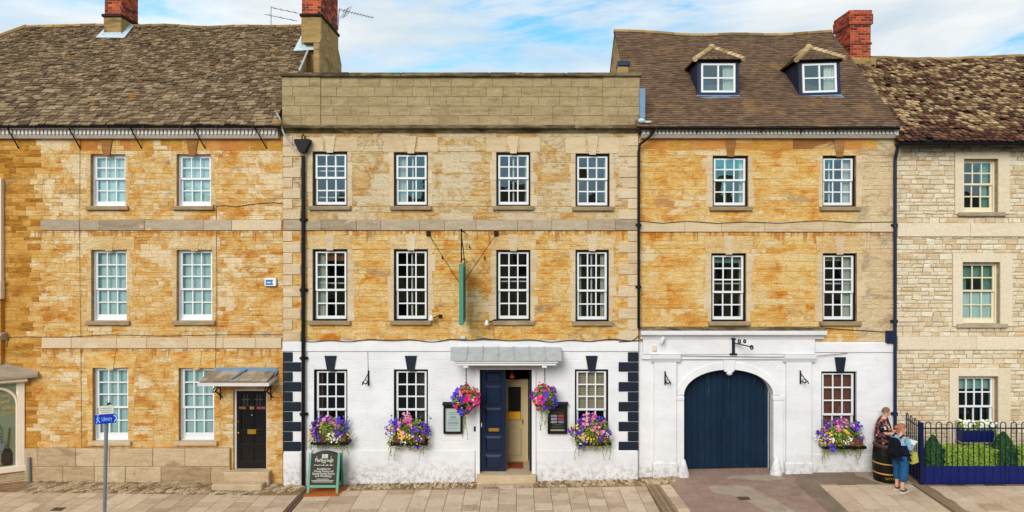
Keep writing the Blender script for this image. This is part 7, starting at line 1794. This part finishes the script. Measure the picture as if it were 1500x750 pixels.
# woman: light blue cardigan, rucksack, seen from behind her left shoulder, facing right
yW = -1.42; xW = wx(1319, yW); zWn = gz(xW)
Wm = thing('person', 'person in light blue cardigan and cropped jeans with black rucksack, holding a paper', 'person', (xW, yW, zWn))
ang = math.radians(28); X = Matrix.Translation((xW, yW, zWn)) @ Matrix.Rotation(ang, 4, 'Z')      # local +x forward, +y her left
S_ = 1.0; hc = (.03, 0, 1.455)
J = {'pel': ((0, 0, .86), .13, .12), 'waist': ((.0, 0, 1.00), .115, .105), 'chest': ((.0, 0, 1.16), .13, .11), 'neck0': ((.005, 0, 1.29), .06, .06), 'neck': ((.015, 0, 1.345), .046, .046),
     'shL': ((.0, .15, 1.245), .055), 'elL': ((.05, .21, 1.00), .042), 'wrL': ((.27, .15, 1.05), .026), 'shR': ((.0, -.15, 1.245), .055), 'elR': ((.05, -.21, 1.00), .042), 'wrR': ((.27, -.13, 1.05), .026),
     'hpL': ((0, .09, .80), .095), 'knL': ((.05, .09, .46), .06), 'anL': ((-.01, .09, .09), .035), 'toL': ((.13, .10, .035), .03), 'hpR': ((0, -.09, .80), .095), 'knR': ((-.03, -.10, .46), .06), 'anR': ((-.10, -.10, .09), .035), 'toR': ((.04, -.11, .035), .03)}
E = [('pel', 'waist'), ('waist', 'chest'), ('chest', 'neck0'), ('neck0', 'neck'), ('chest', 'shL'), ('shL', 'elL'), ('elL', 'wrL'), ('chest', 'shR'), ('shR', 'elR'), ('elR', 'wrR'), ('pel', 'hpL'), ('hpL', 'knL'), ('knL', 'anL'), ('anL', 'toL'), ('pel', 'hpR'), ('hpR', 'knR'), ('knR', 'anR'), ('anR', 'toR')]
head_joints(J, E, 'neck', hc, -.6, .22); hand(J, E, 'wrL', 'L', (.9, -.3, .1), (0, 0, 1), .9); hand(J, E, 'wrR', 'R', (.9, .3, .1), (0, 0, 1), .9)
skin_mesh('body', J, E, 'skin', Wm, 'pel', X)
face_bits(Wm, X, hc, -.6, .22, 'hair_red', False, 'bun')
Jc = {'b0': ((0, 0, .925), .195, .18), 'b': ((0, 0, .97), .185, .175), 'w': ((0, 0, 1.04), .175, .165), 'c': ((0, 0, 1.17), .175, .15), 'n': ((.005, 0, 1.28), .075, .075), 'sl': ((0, .155, 1.245), .07), 'el': ((.05, .215, 1.00), .056), 'wl': ((.24, .16, 1.045), .042), 'sr': ((0, -.155, 1.245), .07), 'er': ((.05, -.215, 1.0), .056), 'wr': ((.24, -.14, 1.045), .042)}
skin_mesh('cardigan', Jc, [('b0', 'b'), ('b', 'w'), ('w', 'c'), ('c', 'n'), ('c', 'sl'), ('sl', 'el'), ('el', 'wl'), ('c', 'sr'), ('sr', 'er'), ('er', 'wr')], 'cardigan', Wm, 'c', X)
Jj = {'p': ((0, 0, .96), .175, .165), 'pb': ((0, 0, .82), .18, .165), 'hl': ((0.01, .095, .72), .125), 'kl': ((.05, .095, .46), .098), 'al': ((.015, .095, .24), .092), 'hr': ((0, -.095, .74), .115), 'kr': ((-.03, -.105, .46), .098), 'ar': ((-.075, -.105, .24), .092)}
skin_mesh('jeans', Jj, [('p', 'pb'), ('pb', 'hl'), ('hl', 'kl'), ('kl', 'al'), ('pb', 'hr'), ('hr', 'kr'), ('kr', 'ar')], 'jeans', Wm, 'pb', X)
Jt = {'a': ((0, 0, .97), .165, .155), 'm': ((0, 0, .925), .185, .175), 'b': ((0, 0, .885), .185, .175)}
skin_mesh('navy_hem', Jt, [('a', 'm'), ('m', 'b')], 'navy_cloth', Wm, 'm', X)
for (a, b, nm) in (((-.02, .09, .05), (.155, .10, .045), 'L'), ((-.11, -.10, .05), (.065, -.11, .045), 'R')):
    sh = skin_mesh('shoe', {'a': (a, .045, .05), 'm': (tuple((Vector(a) + Vector(b)) / 2 + Vector((0, 0, .004))), .045, .042), 'b': (b, .042, .034)}, [('a', 'm'), ('m', 'b')], 'shoe', Wm, 'm', X)
    m_ = MB(); m_.X = X; c = (Vector(a) + Vector(b)) / 2; m_.bbox(c.x - .135, c.x + .13, c.y - .045, c.y + .045, 0.0, .025, .01); m_.build('sole', 'sole', sh)
# rucksack, map and bag are carried, so they are things of their own
o = thing('rucksack', 'black rucksack worn on the back of the person in light blue', 'rucksack', tuple(X @ Vector((-.2, 0, 1.0))))
J = {'a': ((-.21, 0, .92), .13, .10), 'b': ((-.235, 0, 1.05), .15, .12), 'c': ((-.20, 0, 1.20), .13, .09), 'd': ((-.17, 0, 1.27), .09, .06)}
J = {k: (v[0], v[1], v[2]) for k, v in J.items()}
skin_mesh('pack_body', J, [('a', 'b'), ('b', 'c'), ('c', 'd')], 'pack', o, 'b', X)
m_ = MB(); m_.X = X
for s in (-1, 1): m_.tube([(-.15, s * .09, 1.27), (-.03, s * .10, 1.335), (.10, s * .11, 1.27), (.145, s * .12, 1.15), (.10, s * .15, 1.02), (-.12, s * .11, .95)], .018, 6, flat=.5)
m_.build('straps', 'pack', o)
m_ = MB(); m_.X = X; m_.bbox(-.37, -.31, -.09, .09, .90, 1.04, .02); m_.build('front_pocket', 'pack', o)
o = MB(); o.X = X; o.add([(.26, -.14, 1.03), (.30, .14, 1.03), (.44, .12, 1.14), (.40, -.16, 1.14)] + [(.262, -.14, 1.032), (.302, .14, 1.032), (.442, .12, 1.142), (.402, -.16, 1.142)], [(0, 1, 2, 3), (7, 6, 5, 4), (0, 1, 5, 4), (1, 2, 6, 5), (2, 3, 7, 6), (3, 0, 4, 7)]); oo = o.build('leaflet', 'paper'); tag(oo, 'white leaflet held open by the person in light blue', 'leaflet')
o = thing('shoulder_bag', 'olive green shoulder bag at the hip of the person in light blue', 'bag', tuple(X @ Vector((.17, -.2, .66))))
m_ = MB(); m_.X = X @ Matrix.Translation((.19, -.17, .66)); m_.prism([(-.06, .0), (.16, .02), (.10, .26), (-.02, .27)], 'y', -.05, .05); m_.build('bag_body', 'bag', o)
m_ = MB(); m_.X = X; m_.tube([(.18, -.17, .92), (.16, -.19, 1.02), (.08, -.20, 1.10), (.02, -.19, 1.28)], .008, 5); m_.build('strap', 'bag', o)

# man: floral shirt, glasses, standing behind the barrel, looking down to the right
yM = -.28; xM = wx(1294, yM); zM = gz(xM)
Mn = thing('person', 'grey-haired person in glasses and dark floral shirt standing behind the barrel bin', 'person', (xM, yM, zM))
X = Matrix.Translation((xM, yM, zM)) @ Matrix.Rotation(math.radians(-30), 4, 'Z'); k = 1.05; hc = (.06, 0, 1.575)
J = {'pel': ((0, 0, .95), .14, .13), 'waist': ((0, 0, 1.10), .14, .13), 'chest': ((.0, 0, 1.28), .15, .13), 'neck0': ((.015, 0, 1.40), .07, .07), 'neck': ((.03, 0, 1.455), .054, .054),
     'shL': ((0, .18, 1.355), .062), 'elL': ((.05, .25, 1.08), .047), 'wrL': ((.29, .17, 1.08), .03), 'shR': ((0, -.18, 1.355), .062), 'elR': ((.05, -.25, 1.08), .047), 'wrR': ((.29, -.12, 1.10), .03),
     'hpL': ((0, .10, .88), .10), 'knL': ((.02, .10, .50), .065), 'anL': ((-.01, .11, .09), .038), 'toL': ((.14, .12, .035), .032), 'hpR': ((0, -.10, .88), .10), 'knR': ((.02, -.10, .5), .065), 'anR': ((-.01, -.11, .09), .038), 'toR': ((.14, -.12, .035), .032)}
E = [('pel', 'waist'), ('waist', 'chest'), ('chest', 'neck0'), ('neck0', 'neck'), ('chest', 'shL'), ('shL', 'elL'), ('elL', 'wrL'), ('chest', 'shR'), ('shR', 'elR'), ('elR', 'wrR'), ('pel', 'hpL'), ('hpL', 'knL'), ('knL', 'anL'), ('anL', 'toL'), ('pel', 'hpR'), ('hpR', 'knR'), ('knR', 'anR'), ('anR', 'toR')]
head_joints(J, E, 'neck', hc, -.1, .28); hand(J, E, 'wrL', 'L', (.85, -.45, .05), (0, 0, 1)); hand(J, E, 'wrR', 'R', (.85, .4, .05), (0, 0, 1))
skin_mesh('body', J, E, 'skin', Mn, 'pel', X); face_bits(Mn, X, hc, -.1, .28, 'hair_grey', True, 'short')
Jc = {'h': ((0, 0, .82), .23, .21), 'b': ((0, 0, .94), .225, .21), 'w': ((0, 0, 1.10), .22, .20), 'c': ((0, 0, 1.28), .215, .18), 'n': ((.015, 0, 1.40), .085, .08), 'sl': ((0, .20, 1.35), .11), 'el': ((.045, .262, 1.12), .098), 'sr': ((0, -.20, 1.35), .11), 'er': ((.045, -.262, 1.12), .098)}
skin_mesh('shirt', Jc, [('h', 'b'), ('b', 'w'), ('w', 'c'), ('c', 'n'), ('c', 'sl'), ('sl', 'el'), ('c', 'sr'), ('sr', 'er')], 'shirt', Mn, 'c', X)
Jj = {'p': ((0, 0, .94), .150, .14), 'pb': ((0, 0, .86), .145, .135), 'hl': ((0, .10, .80), .115), 'kl': ((.02, .10, .5), .085), 'al': ((-.005, .11, .12), .07), 'hr': ((0, -.10, .80), .115), 'kr': ((.02, -.10, .5), .085), 'ar': ((-.005, -.11, .12), .07)}
skin_mesh('trousers', Jj, [('p', 'pb'), ('pb', 'hl'), ('hl', 'kl'), ('kl', 'al'), ('pb', 'hr'), ('hr', 'kr'), ('kr', 'ar')], 'dark_cloth', Mn, 'pb', X)
for s in (1, -1):
    skin_mesh('shoe', {'a': ((-.03, s * .11, .055), .05, .055), 'm': ((.06, s * .115, .052), .05, .045), 'b': ((.16, s * .12, .045), .045, .038)}, [('a', 'm'), ('m', 'b')], 'dark_cloth', Mn, 'm', X)

# ================================================================== the other side of the street (mirrored in the window panes)
random.seed(5)
xo = -34.0; k = 0; hs = [5.6, 6.4, 5.9, 6.8, 6.0, 5.5, 6.3]
desc = ['first brown stone', 'grey stone', 'yellowish stone', 'taller brown stone', 'second yellowish stone', 'low brown stone', 'last grey stone']
while k < 7:
    w_ = 9.6; h_ = hs[k]; y0 = -25.0
    T = thing('terrace_house', desc[k] + ' house across the street, mirrored in the window panes', 'house', (xo + w_ / 2, y0 - 3, 0), 'houses across the street')
    wl = MB(); wl.box(xo, xo + w_ - .01, y0 - 7, y0, -.5, h_); wl.build('wall', ['sill', 'band', 'chim_stone', 'sill', 'chim_stone', 'sill', 'band'][k], T)
    rf = MB(); rf.prism([(y0 - 7.2, h_), (y0 + .3, h_), (y0 - 3.5, h_ + 3.0)], 'x', xo - .005, xo + w_ - .015); r_ = rf.build('roof', 'slate1', T)
    cm = MB(); cm.bbox(xo + w_ - 1.0, xo + w_ - .3, y0 - 4, y0 - 3, h_ + 2, h_ + 4.2, .03); cm.build('chimney', 'chim_stone', r_)
    for fl in (1.0, 3.7):
        for i in range(4):
            x = xo + 1.2 + i * 2.1; wn_ = MB(); wn_.box(x, x + 1.0, y0 + .004, y0 + .03, fl, fl + 1.6); wn_.build('window', 'band', T); gl_ = MB(); gl_.box(x + .08, x + .92, y0 + .031, y0 + .035, fl + .08, fl + 1.52); gl_.build('pane', 'door_black', T.children[-1])
    xo += w_; k += 1
